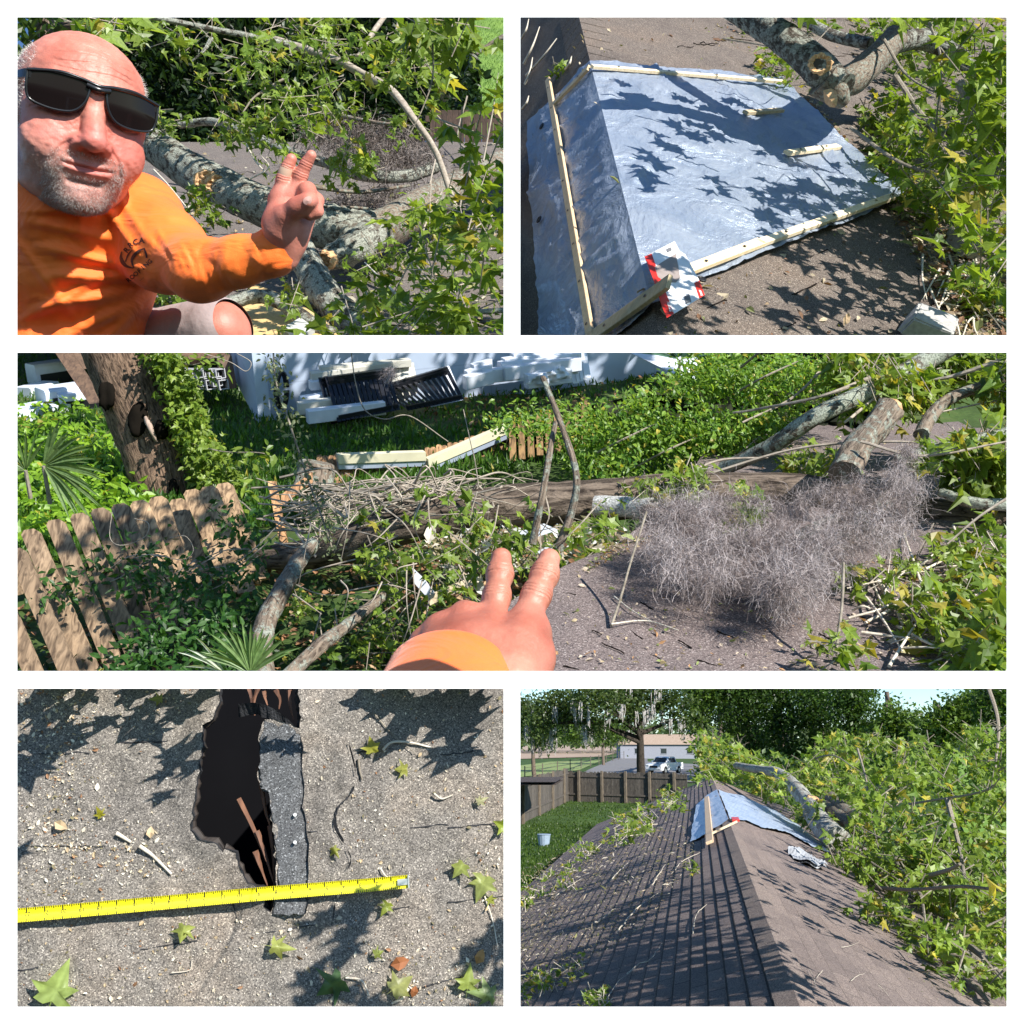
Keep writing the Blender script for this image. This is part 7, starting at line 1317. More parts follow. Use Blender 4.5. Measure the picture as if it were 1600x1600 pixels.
    hd = thing('dark_hedge', 'tall hedge of small glossy leaves coloured dark for shade behind the fallen tree', 'hedge', P(450, 240, 12)); m.build('foliage', leaf_mat, hd, clip='cull'); m = M(); V, F_ = fill2([(75, -60), (740, -60), (728, 60), (752, 120), (742, 160), (700, 205), (560, 262), (-60, 262), (-60, 100), (50, 90), (85, 40)], (), 18); p = P(V[:, 0], V[:, 1], 12.8 + .25 * fnoise(V / 60, 1., 3)); m.add(p, orient(p, F_, -RC[:, 1])); m.build('inner_shade', bpy.data.materials['thicket_shade'], hd)  # dark backing sheet painted as the shade behind the leaves
    LP = Plane(P(700, 175, 14), P(820, 190, 14), P(760, -40, 22)); m = M(); V, F_ = fill2([(690, -60), (850, -60), (850, 215), (690, 215)], (), 14); p = LP.hit(V[:, 0], V[:, 1]); m.add(p, orient(p, F_, LP.n)); tag(m.build('lawn', mat_noise('sunny_lawn', (.08, .15, .03), (.17, .27, .05), .8, .95, .4, .05, 9), None, True), 'bright sunlit lawn sloping up behind the dark fence at the right', kind='structure')
    m = M(); cN = sample([(700, -40), (800, -40), (800, 190), (700, 190)], 6000, rg); k = len(cN); leaves(m, LP.hit(cN[:, 0], cN[:, 1], .01), RC @ np.array([0, -1., 0]), rg.uniform(.02, .05, k), lcol(k, rg, (.07, .15, .03), (.16, .27, .05), 0), rg, [(x * [.4, 1, 1], y) for x, y in RHOMB], tip=UPW * 2, tilt=.4); tag(m.build('grass', leaf_mat, None, clip='cull'), 'tufted bright grass on the lawn at the top right', 'grass', kind='stuff')
    fn_ = thing('dark_fence', 'dark brown board fence in shade beyond the branches at the right', 'fence', P(740, 220, 10.8)); dw = mat_wood('dark_fence_wood', (.035, .02, .014), (.075, .045, .03), .9)
    for i in range(16): m = M(); u = 672 + i * 9.; prism(m, [P(u, 232, 10.6), P(u + 8.4, 232, 10.6), P(u + 8.4, 172, 10.7), P(u, 172, 10.7)], RC @ np.array([0, .03, 0]), np.ones(3) * rg.uniform(.7, 1.2)); m.build('board', dw, fn_)
    m = M(); beam(m, P(665, 186, 10.9), P(830, 186, 10.9), RC @ np.array([0, .03, 0]), UPW * .08); m.build('rail', dw, fn_)
    # bough of a standing tree and pale sky at the upper left
    sb = thing('standing_tree', 'dark limbs and leaves of a standing tree against the sky at the upper left', 'tree', P(60, 200, 9)); m = M(); tube(m, smooth_path(pts3([(95, 210, 9.), (88, 120, 9.), (75, 60, 9.), (60, 10, 9.), (50, -40, 9.)]), 5), np.linspace(.1, .07, 21), 10, rough=.1); tube(m, smooth_path(pts3([(75, 60, 9.), (100, 42, 8.8), (130, 44, 8.7)]), 5), np.linspace(.05, .03, 11), 8); m.build('trunk', dark_bark, sb, True)
    m = M(); cN = sample([(-60, -40), (130, -40), (120, 60), (30, 110), (-60, 110)], 520, rg); k = len(cN); leaves(m, P(cN[:, 0], cN[:, 1], rg.uniform(8.2, 9.6, k)), nrm(SUN * .4 + UPW), rg.uniform(.07, .14, k), lcol(k, rg, (.02, .05, .01), (.08, .14, .02), 0), rg, OVATE, tilt=.9); m.build('foliage', leaf_mat, sb, clip='cull')
hair_mat = _mm(); hair_mat.name = 'grey_hair'
# ------------------------------------------------------------------ view 5: along the ridge, garden, road and woods beyond
panel(5)
def HZ(u, v, z=0.0):
    r = P(u, v, 1.) - CAM; return CAM + r * ((z - CAM[2]) / r[..., 2])[..., None]
def VT(p, h):
    """a point h metres above p"""
    return np.asarray(p) + UPW * h
def tree(name, label, base, h, trunk_r, crown, n, size, rng_seed, colr=None, cat='tree', group=None, forks=4, lean=(0, 0), kind=RHOMB, bark=None, per=6, moss=0):
    """crown = list of (dx, dy, dz, rx, ry, rz) ellipsoids relative to the base"""
    rg = np.random.default_rng(rng_seed); t = thing(name, label, cat, base, group); m = M()
    top = base + np.array([lean[0], lean[1], h * .55]); q = smooth_path([base - UPW * .3, base + (top - base) * .5 + rg.normal(0, .15, 3) * [1, 1, 0], top], 6)
    tube(m, q, np.linspace(trunk_r, trunk_r * .6, len(q)), 12, rough=.1, seed=rng_seed)
    tips = []
    for i, c in enumerate(crown):
        cc = base + np.array(c[:3]); st = base + (top - base) * rg.uniform(.55, 1.0); a = smooth_path([st, st + (cc - st) * .5 + rg.normal(0, .12, 3) * h * .1, cc], 5)
        tube(m, a, np.linspace(trunk_r * .5, trunk_r * .12, len(a)), 8, rough=.1, seed=i)
        for j in range(4):
            e = cc + nrm(rg.normal(size=3)) * np.array(c[3:]) * .8; a = smooth_path([a[len(a) // 2], (cc + a[len(a) // 2]) / 2 + rg.normal(0, .2, 3), e], 4); tube(m, a, np.linspace(trunk_r * .2, trunk_r * .04, len(a)), 5); a = smooth_path([st, cc], 4)
    m.build('trunk', bark or dark_bark, t, True)
    lf = M(); k = np.array([c[3] * c[4] * c[5] for c in crown]) ** .66; k = (k / k.sum() * n).astype(int) + 1
    for c, q in zip(crown, k):
        d = nrm(rg.normal(size=(q, 3))) * (rg.uniform(0, 1, (q, 1)) ** .45); p = base + np.array(c[:3]) + d * np.array(c[3:])
        keep = fnoise((p - base) / max(c[3:]), .9, rng_seed) > -.25; p = p[keep]
        if len(p) == 0: continue
        pos = (p[:, None] + rg.normal(0, size * 1.6, (len(p), per, 3))).reshape(-1, 3)
        cc = (lcol(len(pos), rg, yel=.01) if colr is None else lcol(len(pos), rg, colr[0], colr[1], 0)) * np.repeat(rg.uniform(.7, 1.2, len(p)), per)[:, None]
        leaves(lf, pos, UPW * .8, size * rg.uniform(.6, 1.3, len(pos)), cc, rg, kind, tilt=.8)
    lf.build('foliage', leaf_mat, t, clip='cull')
    if moss:
        mo = M()
        for i in range(moss):
            c = crown[rg.integers(len(crown))]; d = nrm(rg.normal(size=3)); d[2] = -abs(d[2]) * .6; p = base + np.array(c[:3]) + d * np.array(c[3:]); L = rg.uniform(.8, 2.4)
            for j in range(7):
                a = p + rg.normal(0, .12, 3) * [1, 1, .3]; tube(mo, smooth_path([a, a - UPW * L * .5 + rg.normal(0, .06, 3), a - UPW * L * rg.uniform(.7, 1) + rg.normal(0, .08, 3)], 3), np.linspace(.05, .012, 7), 3)
        mo.build('spanish_moss', moss_mat, t, clip='cull')
    return t
moss_mat = mat_noise('spanish_moss', (.26, .24, .23), (.52, .49, .47), 12, .95, 0)
far_bark = mat_bark('far_lichen_bark', (.12, .10, .085), (.36, .32, .27), (.46, .47, .42), .6, .25, 1.)
def ridge_view():
    rg = np.random.default_rng(5)
    vh = 1149.8
    f = P(1088, vh, 1.) - CAM; f[2] = 0; f = nrm(f); s = np.array([f[1], -f[0], 0])     # along the ridge, to its right
    H0 = lambda a, b, z: f * np.asarray(a, float)[..., None] + s * np.asarray(b, float)[..., None] + UPW * np.asarray(z, float)[..., None]                   # a along, b right of the camera
    xr, zr, far, sl, run = .59, 3.3, 47., .40, 4.75
    sh = mat_shingle('roof_granules', (.27, .215, .20), (.38, .34, .32), (.03, .026, .03), 210., .6, lines=(.1508, .75), lw=.011, warm=(.2, .14, .11))  # darker copy of the shingle: this slope's shade is in the colour
    sh2 = mat_shingle('roof_granules_sunlit', (.31, .245, .215), (.5, .44, .38), (.05, .042, .042), 210., .5, lines=(.1508, .75), lw=.006, warm=(.24, .16, .12))  # lighter copy of the shingle: sun on the slope is in the colour
    roof = thing('house_roof', 'long brown shingle roof with a shaded left slope and a sunlit right slope', 'house roof', H0(10, xr, 0))
    cl = math.hypot(1, sl); nrow = 34; ex = run * cl / nrow
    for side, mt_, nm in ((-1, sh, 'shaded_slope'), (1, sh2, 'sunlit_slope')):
        m = M(); na = 90; A = np.concatenate([np.linspace(3, 12, 45), np.linspace(12, far, 46)[1:]]); dn = s * side / cl - UPW * sl / cl; n_ = nrm(s * side * sl + UPW)
        for r_ in range(nrow):
            d0_, d1_ = r_ * ex, (r_ + 1) * ex; h0, h1 = .002, (.013 if side < 0 else .007)
            o = H0(0, xr, zr); wob = .012 * fnoise(np.c_[A, np.full(len(A), r_ * .3)], .25, 3)
            a0 = o + f * A[:, None] + dn * d0_ + n_ * (h0 + wob * 0)[:, None] if False else o + f * A[:, None] + dn * d0_ + n_ * h0
            jag = .003 * np.sign(fnoise(np.c_[np.floor(A / .45), np.full(len(A), r_)], .37, 9)); a1 = o + f * A[:, None] + dn * (d1_ + 0) + n_ * (h1 + np.abs(jag))[:, None]; a2 = a1 - n_ * (h1 + .004)
            k = len(A); j = np.arange(k - 1); Fq = np.concatenate([np.stack([j, j + 1, k + j + 1, k + j], 1), np.stack([k + j, k + j + 1, 2 * k + j + 1, 2 * k + j], 1)])
            if side > 0: Fq = Fq[:, ::-1]
            st = np.concatenate([np.c_[A, np.full(k, d0_)], np.c_[A, np.full(k, d1_ - .002)], np.c_[A, np.full(k, d1_ - .002)]])
            m.add(np.concatenate([a0, a1, a2]), Fq, None, st / [1, ex / .1508])
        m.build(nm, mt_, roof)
    m = M(); a = 3.2; wl_ = nrm(-s - UPW * sl); wr_ = nrm(s - UPW * sl)
    while a < far:
        for k_ in (0,):
            o = H0(a, xr, zr + .010); e_ = H0(a + .34, xr, zr + .016 + .004)
            q = [o + wl_ * .15, o, o + wr_ * .15, e_ + wr_ * .15 + UPW * .003, e_ + UPW * .002, e_ + wl_ * .15 + UPW * .003]; q2 = [x + UPW * .008 for x in q]
            m.add([q[0], q[1], q[2], q2[3], q2[4], q2[5]], [[0, 5, 4, 1], [1, 4, 3, 2]]); m.add([q2[5], q2[4], q2[3], q[5] - UPW * .004, q[4] - UPW * .004, q[3] - UPW * .004], [[0, 1, 4, 3], [1, 2, 5, 4]]); break
        a += .30
    m.build('ridge_cap', mat_shingle('ridge_granules', (.27, .215, .19), (.5, .44, .38), (.05, .042, .042), 210., .5, warm=(.24, .16, .12)), roof)
    m = M()                                              # gable wall and fascia below the roof
    for side in (-1, 1):
        o = H0(3, xr + side * (run - .02), zr - run * sl - .1); e_ = H0(far - .05, xr + side * (run - .02), zr - run * sl - .1); box(m, (o + e_) / 2, (e_ - o) / 2, s * .015, UPW * .09)
    m.build('fascia_board', mat_plain('white_fascia', (.6, .58, .54), .6), roof)
    PLs = {sd: Plane(H0(0, xr, zr), H0(1, xr, zr), H0(0, xr + sd, zr - sl)) for sd in (-1, 1)}
    LS, RS = PLs[-1], PLs[1]
    # ------------- ground, lawn, road
    grass = mat_noise('grass_ground', (.02, .045, .008), (.07, .13, .02), .35, .95, .5, .05, 6., 8)  # green lowered: part of the garden's shade is in the colour
    m = M(); g0 = np.array([HZ(700, 1700), HZ(1700, 1700)]); gx = np.linspace(-260, 420, 40); gy = np.concatenate([np.linspace(8, 200, 50), np.linspace(230, 2400, 10)])
    X, Y = np.meshgrid(gx, gy); X = X * (1 + Y / 600); n1 = len(gx); v = np.c_[X.ravel(), Y.ravel(), .05 * fnoise(np.c_[X.ravel(), Y.ravel()], .05, 2)]; i = np.arange(len(gy) - 1)[:, None] * n1 + np.arange(n1 - 1); m.add(v, np.stack([i, i + 1, i + n1 + 1, i + n1], -1).reshape(-1, 4))
    tag(m.build('ground', grass, clip='none'), 'level grassy ground around the long shingle roof reaching to the woods', kind='structure')
    road = mat_noise('asphalt', (.17, .165, .17), (.25, .24, .235), 1.2, .9, .3, .01, 30)
    def flat(poly, z, name, mt_, lab):
        V, F = fill2(poly, (), 12); p = HZ(V[:, 0], V[:, 1], z); m = M(); m.add(p, orient(p, F, UPW)); return tag(m.build(name, mt_), lab, kind='structure')
    flat([(880, 1222), (925, 1200), (960, 1186), (985, 1172), (1010, 1172), (1012, 1190), (1130, 1196), (1130, 1222)], .08, 'road', road, 'grey asphalt road running past the parked white truck')
    flat([(813, 1196), (860, 1190), (940, 1188), (905, 1203), (813, 1214)], .06, 'pasture', mat_noise('pale_pasture', (.14, .24, .06), (.32, .34, .14), .3, .95, .2, .05, 5), 'pale sunlit pasture behind the wire fence')
    flat([(800, 1166), (985, 1160), (985, 1172), (940, 1182), (800, 1186)], .10, 'dirt_field', mat_noise('pinkish_dirt', (.34, .25, .18), (.48, .36, .27), .1, .95), 'pinkish brown dirt field in front of the far trees')
    flat([(1350, 1176), (1573, 1170), (1690, 1300), (1560, 1420), (1480, 1240)], .06, 'lawn', mat_noise('bright_lawn', (.13, .26, .03), (.25, .38, .06), .5, .95, .3, .05, 6), 'bright green lawn showing behind the fallen crown')
    # grass tufts on the garden lawn
    m = M(); c = sample([(813, 1258), (890, 1250), (1010, 1255), (985, 1280), (880, 1345), (813, 1400)], 9000, rg); p = HZ(c[:, 0], c[:, 1]); leaves(m, p, rg.normal(0, 1, (len(p), 3)) * [1, 1, .1], rg.uniform(.06, .16, len(p)), lcol(len(p), rg, (.03, .07, .01), (.09, .15, .02), 0), rg, RHOMB, tip=UPW * 2, tilt=.2)  # blades darkened to carry some of the garden's shade
    tag(m.build('grass', leaf_mat, clip='cull'), 'short mown grass in the shaded garden inside the board fence', 'grass', kind='stuff')
    # ------------- board fences
    board_ = mat_wood('weathered_boards', (.05, .042, .036), (.13, .11, .09), .85, .5)
    def fence(a, b, h, name, lab, nb, post=6, rails=True, seed=0):
        rr = np.random.default_rng(seed); a = HZ(*a); b = HZ(*b); t = thing(name, lab, 'fence', (a + b) / 2); d = (b - a) / nb; th = nrm(np.cross(d, UPW)); th = -th if th @ (CAM - a) < 0 else th; m = M()
        for i in range(nb):
            c = a + d * (i + .5); hh = h * rr.uniform(.97, 1.02); box(m, c + UPW * hh / 2, d * .46, th * .02, UPW * hh / 2 + d * rr.normal(0, .02), np.ones(3) * rr.uniform(.7, 1.2))
        m.build('board_panel', board_, t)
        if rails:
            for z in (.25, .85): m = M(); box(m, (a + b) / 2 + UPW * h * z + th * .05, (b - a) / 2, UPW * .06, th * .03); m.build('rail', board_, t)
            for i in range(post): m = M(); c = a + (b - a) * (i + .5) / post; box(m, c + UPW * h * .52 + th * .12, nrm(d) * .09, th * .07, UPW * h * .52, (1.6, 1.5, 1.3)); m.build('post', board_, t)
    fence((888, 1252), (1075, 1258), 2.25, 'wooden_fence', 'tall dark board fence between the garden and the road', 74, 5, True, 1)
    fence((800, 1296), (888, 1252), 2.5, 'wooden_fence', 'weathered pale board fence along the left side of the garden', 26, 4, True, 2)
    sh3 = M(); V, F = fill2([(806, 1222), (868, 1222), (882, 1214), (806, 1214)], (), 20); p = HZ(V[:, 0], V[:, 1], 2.6); sh3.add(p, orient(p, F, UPW)); sh3.add(p - UPW * .15, orient(p, F, -UPW)); tag(sh3.build('shed_roof', sh2), 'low reddish brown shed roof beyond the left garden fence', 'shed roof')
    # wire fence
    wt = thing('wire_fence', 'pale wire fence on thin posts beside the pasture', 'fence', HZ(870, 1210)); wp = mat_plain('fence_post_wood', (.12, .10, .08), .9); a, b = HZ(820, 1222), HZ(975, 1186)
    for i in range(11):
        c = a + (b - a) * (i / 10.) ** 1.0; m = M(); tube(m, [c, c + UPW * 1.7], .07, 6); m.build('post', wp, wt)
    for z in (.5, 1., 1.5): m = M(); tube(m, [a + UPW * z, b + UPW * z], .02, 4); m.build('wire', wp, wt)
    bk = M(); c = HZ(850, 1322); tube(bk, [c, c + UPW * .5], [.24, .3], 14); tube(bk, [c + UPW * .5, c + UPW * .53], [.32, .32], 14); tag(bk.build('bucket', mat_plain('pale_blue_plastic', (.26, .33, .42), .5)), 'pale blue bucket standing on the shaded garden lawn', 'bucket')
    # ------------- pickup truck
    tc = HZ(1039, 1209); T = thing('pickup_truck', 'white crew cab pickup truck parked at the roadside beyond the fence', 'truck', tc)
    ax = nrm(HZ(1070, 1206) - HZ(1008, 1210)) * -1; sd = np.cross(UPW, ax); sd = sd if sd @ (CAM - tc) > 0 else -sd      # ax = to the front (left)
    wp_ = mat_plain('white_car_paint', (.78, .79, .80), .25, 0, .5, .6); gl = mat_plain('dark_car_glass', (.02, .025, .03), .08, 0, .8); ty = mat_plain('tyre_rubber', (.02, .02, .02), .9); al = mat_plain('alloy', (.5, .5, .5), .3, .7)
    K = 1.16
    def TP(x, y, z): return tc + ax * x * K + sd * y * K + UPW * z * K
    def shell(prof, hw, name, mt_, parent, top=None):
        m = M(); n_ = len(prof); L = np.array([TP(x, hw * (1 if top is None or z < top else .82), z) for x, z in prof]); R_ = np.array([TP(x, -hw * (1 if top is None or z < top else .82), z) for x, z in prof])
        tri = [list(x) for x in geometry.tessellate_polygon([[Vector((x, z, 0)) for x, z in prof]])]; m.add(np.concatenate([L, R_]), tri + [[i + n_ for i in t[::-1]] for t in tri] + [[i, (i + 1) % n_, n_ + (i + 1) % n_, n_ + i] for i in range(n_)]); return m.build(name, mt_, parent)
    def arch(cx, r=.5): return [(cx + r * math.cos(a), .42 + r * math.sin(a)) for a in np.linspace(0.1, math.pi - .1, 9)]
    low = [(2.85, .45), (2.9, .85), (2.75, 1.12), (1.35, 1.24), (-2.85, 1.24), (-2.9, .5), (-2.3, .45)] + arch(-1.75)[::-1] + [(-1.2, .4), (1.25, .4)] + arch(1.8)[::-1] + [(2.4, .42)]
    low = low[:6] + [(-2.35, .5)] + arch(-1.75)[::-1] + [(-1.2, .4), (1.25, .4)] + arch(1.8)[::-1] + [(2.35, .45)]
    bd = shell(low, .98, 'body', wp_, T); cab = shell([(1.45, 1.24), (.75, 1.86), (.3, 1.93), (-.9, 1.93), (-1.1, 1.85), (-1.2, 1.24)], .94, 'cab', wp_, T, 1.6)
    for x0, x1 in ((-.98, -.25), (-.17, .62)):
        m = M(); q = [TP(x0, .955, 1.3), TP(x1 + (.35 if x1 > 0 else 0), .955, 1.3), TP(x1, .80, 1.78), TP(x0 + .06, .80, 1.78)]; prism(m, q, sd * .02); m.build('side_window', gl, T)
    m = M(); q = [TP(1.38, .8, 1.32), TP(1.38, -.8, 1.32), TP(.82, -.68, 1.82), TP(.82, .68, 1.82)]; prism(m, q, (ax + UPW) * .02); m.build('windscreen', gl, T)
    m = M(); box(m, TP(-2.0, 0, 1.25), ax * .8, sd * .85, UPW * .02); m.build('load_bed', ty, T)
    for x in (-1.75, 1.8):
        for y in (.86, -.86):
            m = M(); tube(m, [TP(x, y - .13, .42), TP(x, y + .13, .42)], .42 * K, 20); w_ = m.build('wheel', ty, T); m = M(); sg = 1 if y > 0 else -1; tube(m, [TP(x, y + .10 * sg, .42), TP(x, y + .15 * sg, .42)], [.26, .24], 16); m.build('rim', al, w_)
    for y in (.75, -.75): m = M(); box(m, TP(2.86, y, .95), ax * .05, sd * .15, UPW * .12); m.build('headlight', al, T)
    m = M(); box(m, TP(2.88, 0, .85), ax * .04, sd * .55, UPW * .14); m.build('grille', ty, T)
    m = M(); box(m, TP(2.9, 0, .55), ax * .08, sd * .95, UPW * .1); m.build('bumper', al, T)
    for y in (1.08, -1.08): m = M(); box(m, TP(1.0, y, 1.4), ax * .06, sd * .1, UPW * .1); m.build('wing_mirror', wp_, T)
    # ------------- far houses
    def house(c, w, d, h, rh, lab, wallm, roofm, name='house'):
        t = thing(name, lab, 'house', c); X_, Y_ = np.array([1., 0, 0]), np.array([0, 1., 0]); m = M(); box(m, c + UPW * h / 2, X_ * w / 2, Y_ * d / 2, UPW * h / 2); m.build('wall', wallm, t)
        m = M(); a, b = w / 2 + .5, d / 2 + .5; z = h + .02; v = [c + [-a, -b, z], c + [a, -b, z], c + [a, b, z], c + [-a, b, z], c + [-a, 0, z + rh], c + [a, 0, z + rh]]; m.add(v, [[0, 1, 5, 4], [2, 3, 4, 5], [0, 4, 3], [1, 2, 5], [3, 2, 1, 0]]); m.build('roof', roofm, t)
        for i in range(3):
            m = M(); cc = c + [(-.3 + .3 * i) * w, -d / 2 - .03, h * .55]; box(m, cc, X_ * .6, Y_ * .03, UPW * .55); wn = m.build('window', gl, t)
            m = M(); [box(m, cc + q, X_ * (.7 if abs(q[2]) > 0 else .06), Y_ * .05, UPW * (.06 if abs(q[2]) > 0 else .6)) for q in ([0, -.01, .6], [0, -.01, -.6])]; m.build('frame', wallm, wn)
    grw = mat_plain('grey_siding', (.24, .25, .29), .8); tan = mat_noise('tan_roofing', (.30, .22, .16), (.40, .31, .24), 3, .9)
    house(HZ(1047, 1187) + [0, 14, 0], 19, 9, 3.0, 2.2, 'low pale grey house with a tan roof behind the white truck', grw, tan)
    house(HZ(1100, 1168) + [0, 0, 0], 12, 8, 6.2, 1.5, 'distant building with a bright blue roof glimpsed between the trunks', grw, mat_plain('blue_roofing', (.04, .12, .5), .5))
    house(HZ(1537, 1176), 12, 8, 3.6, 2., 'distant pale house seen through the trees at the far right', mat_plain('cream_wall', (.55, .5, .45), .8), tan)
    # ------------- trees
    dk = ((.02, .05, .01), (.085, .16, .025)); md = ((.05, .10, .02), (.16, .26, .04)); oakc = ((.035, .07, .02), (.13, .18, .05))
    ob = HZ(1003, 1228); s_ = 110 * .000583
    def cr(u, v, ru, rv, d=110.): k = d * .000583; return lambda b: (*(P(u, v, d) - b), ru * k, ru * k * .8, rv * k)
    def crown(base, L): return [x(base) for x in L]
    tree('oak_tree', 'spreading old live oak hung with grey moss beside the road', ob, 13, .48, crown(ob, [cr(880, 1105, 50, 26), cr(935, 1092, 42, 28, 105.), cr(985, 1100, 36, 26), cr(1040, 1090, 40, 22, 112.), cr(845, 1130, 26, 20, 108.), cr(1060, 1122, 22, 12, 112.), cr(930, 1130, 22, 14, 108.), cr(975, 1072, 60, 18)]), 2600, .42, 51, oakc, moss=60, bark=mat_bark('shaded_oak_bark', (.012, .01, .008), (.06, .048, .038), None, 0, .4, 1.))  # darker bark: the trunk's shade is put into its colour
    for i, (u, v, h, r, L, q, cc, lab) in enumerate([
        (835, 1216, 9, .28, [cr(820, 1120, 30, 26, 125.), cr(850, 1150, 20, 10, 125.)], 700, oakc, 'leaning moss hung tree at the left end of the wire fence'),
        (943, 1196, 9, .3, [cr(900, 1140, 34, 14, 150.), cr(950, 1146, 20, 12, 150.)], 700, md, 'crooked small tree leaning over the pale pasture'),
        (972, 1184, 11, .5, [cr(965, 1140, 26, 16, 190.)], 500, oakc, 'thick pale trunked tree standing beside the start of the road'),
        (1098, 1205, 18, .45, [cr(1100, 1092, 26, 30, 130.), cr(1085, 1130, 14, 14, 130.)], 900, md, 'tall slim tree to the right of the white truck'),
        (1128, 1200, 20, .5, [cr(1135, 1100, 26, 40, 140.), cr(1150, 1150, 18, 20, 140.)], 1000, dk, 'dark tall tree behind the top of the ridge'),
        (1170, 1206, 20, .5, [cr(1172, 1110, 30, 44, 128.), cr(1180, 1170, 26, 24, 128.)], 1200, dk, 'dense dark tree directly behind the silver tarpaulin'),
        (1222, 1210, 18, .5, [cr(1218, 1125, 34, 44, 118.), cr(1235, 1185, 30, 22, 118.)], 1300, dk, 'broad dark green tree behind the arching log'),
        (1275, 1212, 20, .5, [cr(1270, 1105, 34, 46, 115.), cr(1290, 1170, 30, 28, 115.)], 1300, dk, 'tall dark tree with a bare lower trunk in the middle of the woods'),
        (1335, 1214, 20, .5, [cr(1330, 1100, 34, 36, 108.), cr(1345, 1150, 26, 24, 108.)], 1200, dk, 'dark tree with a gap of sky to its right'),
        (1395, 1220, 18, .4, [cr(1400, 1130, 26, 26, 100.), cr(1370, 1175, 30, 22, 100.), cr(1385, 1150, 24, 10, 100.)], 1000, md, 'mid green tree below the patch of sky at the right'),
        (1470, 1220, 16, .4, [cr(1470, 1135, 34, 20, 95.), cr(1510, 1110, 30, 20, 95.), cr(1450, 1175, 28, 14, 95.)], 1100, md, 'light green tree left of the hanging twigs at the far right'),
        (1552, 1230, 16, .5, [cr(1560, 1100, 34, 30, 88.), cr(1575, 1160, 24, 40, 88.)], 1000, dk, 'dark tree with a pale trunk at the far right edge')]):
        b = HZ(u, v); L = L + ([cr(u, 1078, 32, 22, 120.)] if u > 1085 and u not in (1395, 1470) else []); tree('tree', lab, b, h, r, crown(b, L), int(q * 1.35), .42, 60 + i, cc, group='trees beyond the long roof', moss=12 if cc is oakc else 0)
    m = M(); k = 5200; u = rg.uniform(800, 1600, k); top = 1128 + 10 * np.sin(u / 30.) + 8 * np.sin(u / 11.); v = top + (1164 - top) * rg.uniform(0, 1, k) ** .8; p = P(u, v, rg.uniform(300, 360, k)); leaves(m, p, UPW * .8 - np.array([0, .4, 0]), rg.uniform(1.2, 3., k), lcol(k, rg, (.05, .09, .03), (.14, .19, .07), 0), rg, RHOMB, tilt=.7)
    tag(m.build('far_woods', leaf_mat, clip='cull'), 'line of far woods along the horizon', 'woods', kind='stuff')
    m = M(); k = 2600; u = rg.uniform(1085, 1600, k); v = rg.uniform(1178, 1262, k); p = P(u, v, rg.uniform(70, 100, k)); leaves(m, p, UPW * .8, rg.uniform(.3, .7, k), lcol(k, rg, dk[0], dk[1], 0), rg, RHOMB, tilt=.8)
    tag(m.build('undergrowth', leaf_mat, clip='cull'), 'dark tangled undergrowth at the foot of the woods behind the roof', 'undergrowth', kind='stuff')
    for i, (u, v, t_) in enumerate(((830, 1300, 52), (900, 1285, 56), (965, 1262, 60), (850, 1350, 48), (1000, 1240, 66))):  # unseen trees added along the sun's rays to shade the garden lawn
        c = HZ(u, v) + SUN * t_; b = np.array([c[0] + 1, c[1] - 1, 0.]); tree('tree', ['tall unseen tree added to shade the garden, nearest of its row', 'tall unseen tree added to shade the garden, second of its row', 'tall unseen tree added to shade the garden, third of its row', 'tall unseen tree added to shade the garden, beside the nearest one', 'tall unseen tree added to shade the garden, farthest of its row'][i], b, c[2], .5, [(*(c - b), 4.2, 4.2, 2.6), (*(c - b + [2, 2, -3]), 3, 3, 2)], 330, .6, 90 + i, dk, group='unseen trees added to shade the garden')
    # ------------- tarpaulin and batten on this roof
    mt = mat_noise('silver_sheet', (.34, .42, .55), (.55, .62, .72), 2.5, .4, .8, .03, 9, metal=.25, spec=.6)
    tp = thing('tarpaulin', 'small silver tarpaulin draped over the far part of the long roof ridge', 'tarpaulin', RS.hit(1180, 1280))
    ru = lambda v: np.interp(v, [1213, 1573], [1110, 1235.])
    # ridge pixel positions from the geometry itself
    rp = lambda a: proj(H0(a, xr, zr + .03)); aa = np.linspace(6, far, 400); ru_, rv_ = rp(aa); rl = lambda v: np.interp(-v, -rv_, ru_)
    for nm, pl, poly in (('shaded_half', LS, [(rl(1236), 1236), (1108, 1244), (1090, 1258), (1084, 1288), (1080, 1319), (1104, 1308), (rl(1283), 1283)]), ('sunlit_half', RS, [(rl(1236), 1236), (1160, 1246), (1205, 1266), (1248, 1292), (1300, 1337), (1268, 1325), (1235, 1306), (1190, 1296), (1165, 1285), (rl(1283), 1283)])):
        V, F = fill2(poly, (), 2.0); p0 = pl.hit(V[:, 0], V[:, 1]); l = pl.loc(p0); h = .045 + .02 * fnoise(l[:, :2] * [.3, 1.], .8, 5) + .015 * np.abs(fnoise(l[:, :2] * [.4, 1.], 2.4, 6)); p = p0 + pl.n * h[:, None]; m = M(); m.add(p, orient(p, F, pl.n)); m.build(nm, mt, tp, True)
    p, q, wv, hv = strip_on(LS, (1104, 1246), (1109, 1316), .13, .06, .11); m = M(); beam(m, p, q, wv, hv, (.95, .85, .8), .1); tag(m.build('wooden_batten', lumber), 'upright pale batten pinning the shaded end of the small tarpaulin', 'batten')
    p, q, wv, hv = strip_on(LS, (1110, 1303), (1150, 1284), .08, .06, .10); m = M(); beam(m, p, q, wv, hv, (.8, .78, .75), .1); tag(m.build('wooden_batten', lumber), 'short batten along the near hem of the small tarpaulin', 'batten')
    m = M(); c = RS.hit(1149, 1280, .1); box(m, c, f * .35, s * .07, UPW * .02); tag(m.build('tarp_package', mat_plain('red_card', (.6, .04, .03), .4)), 'little red card lying on the ridge at the corner of the small tarpaulin', 'package')
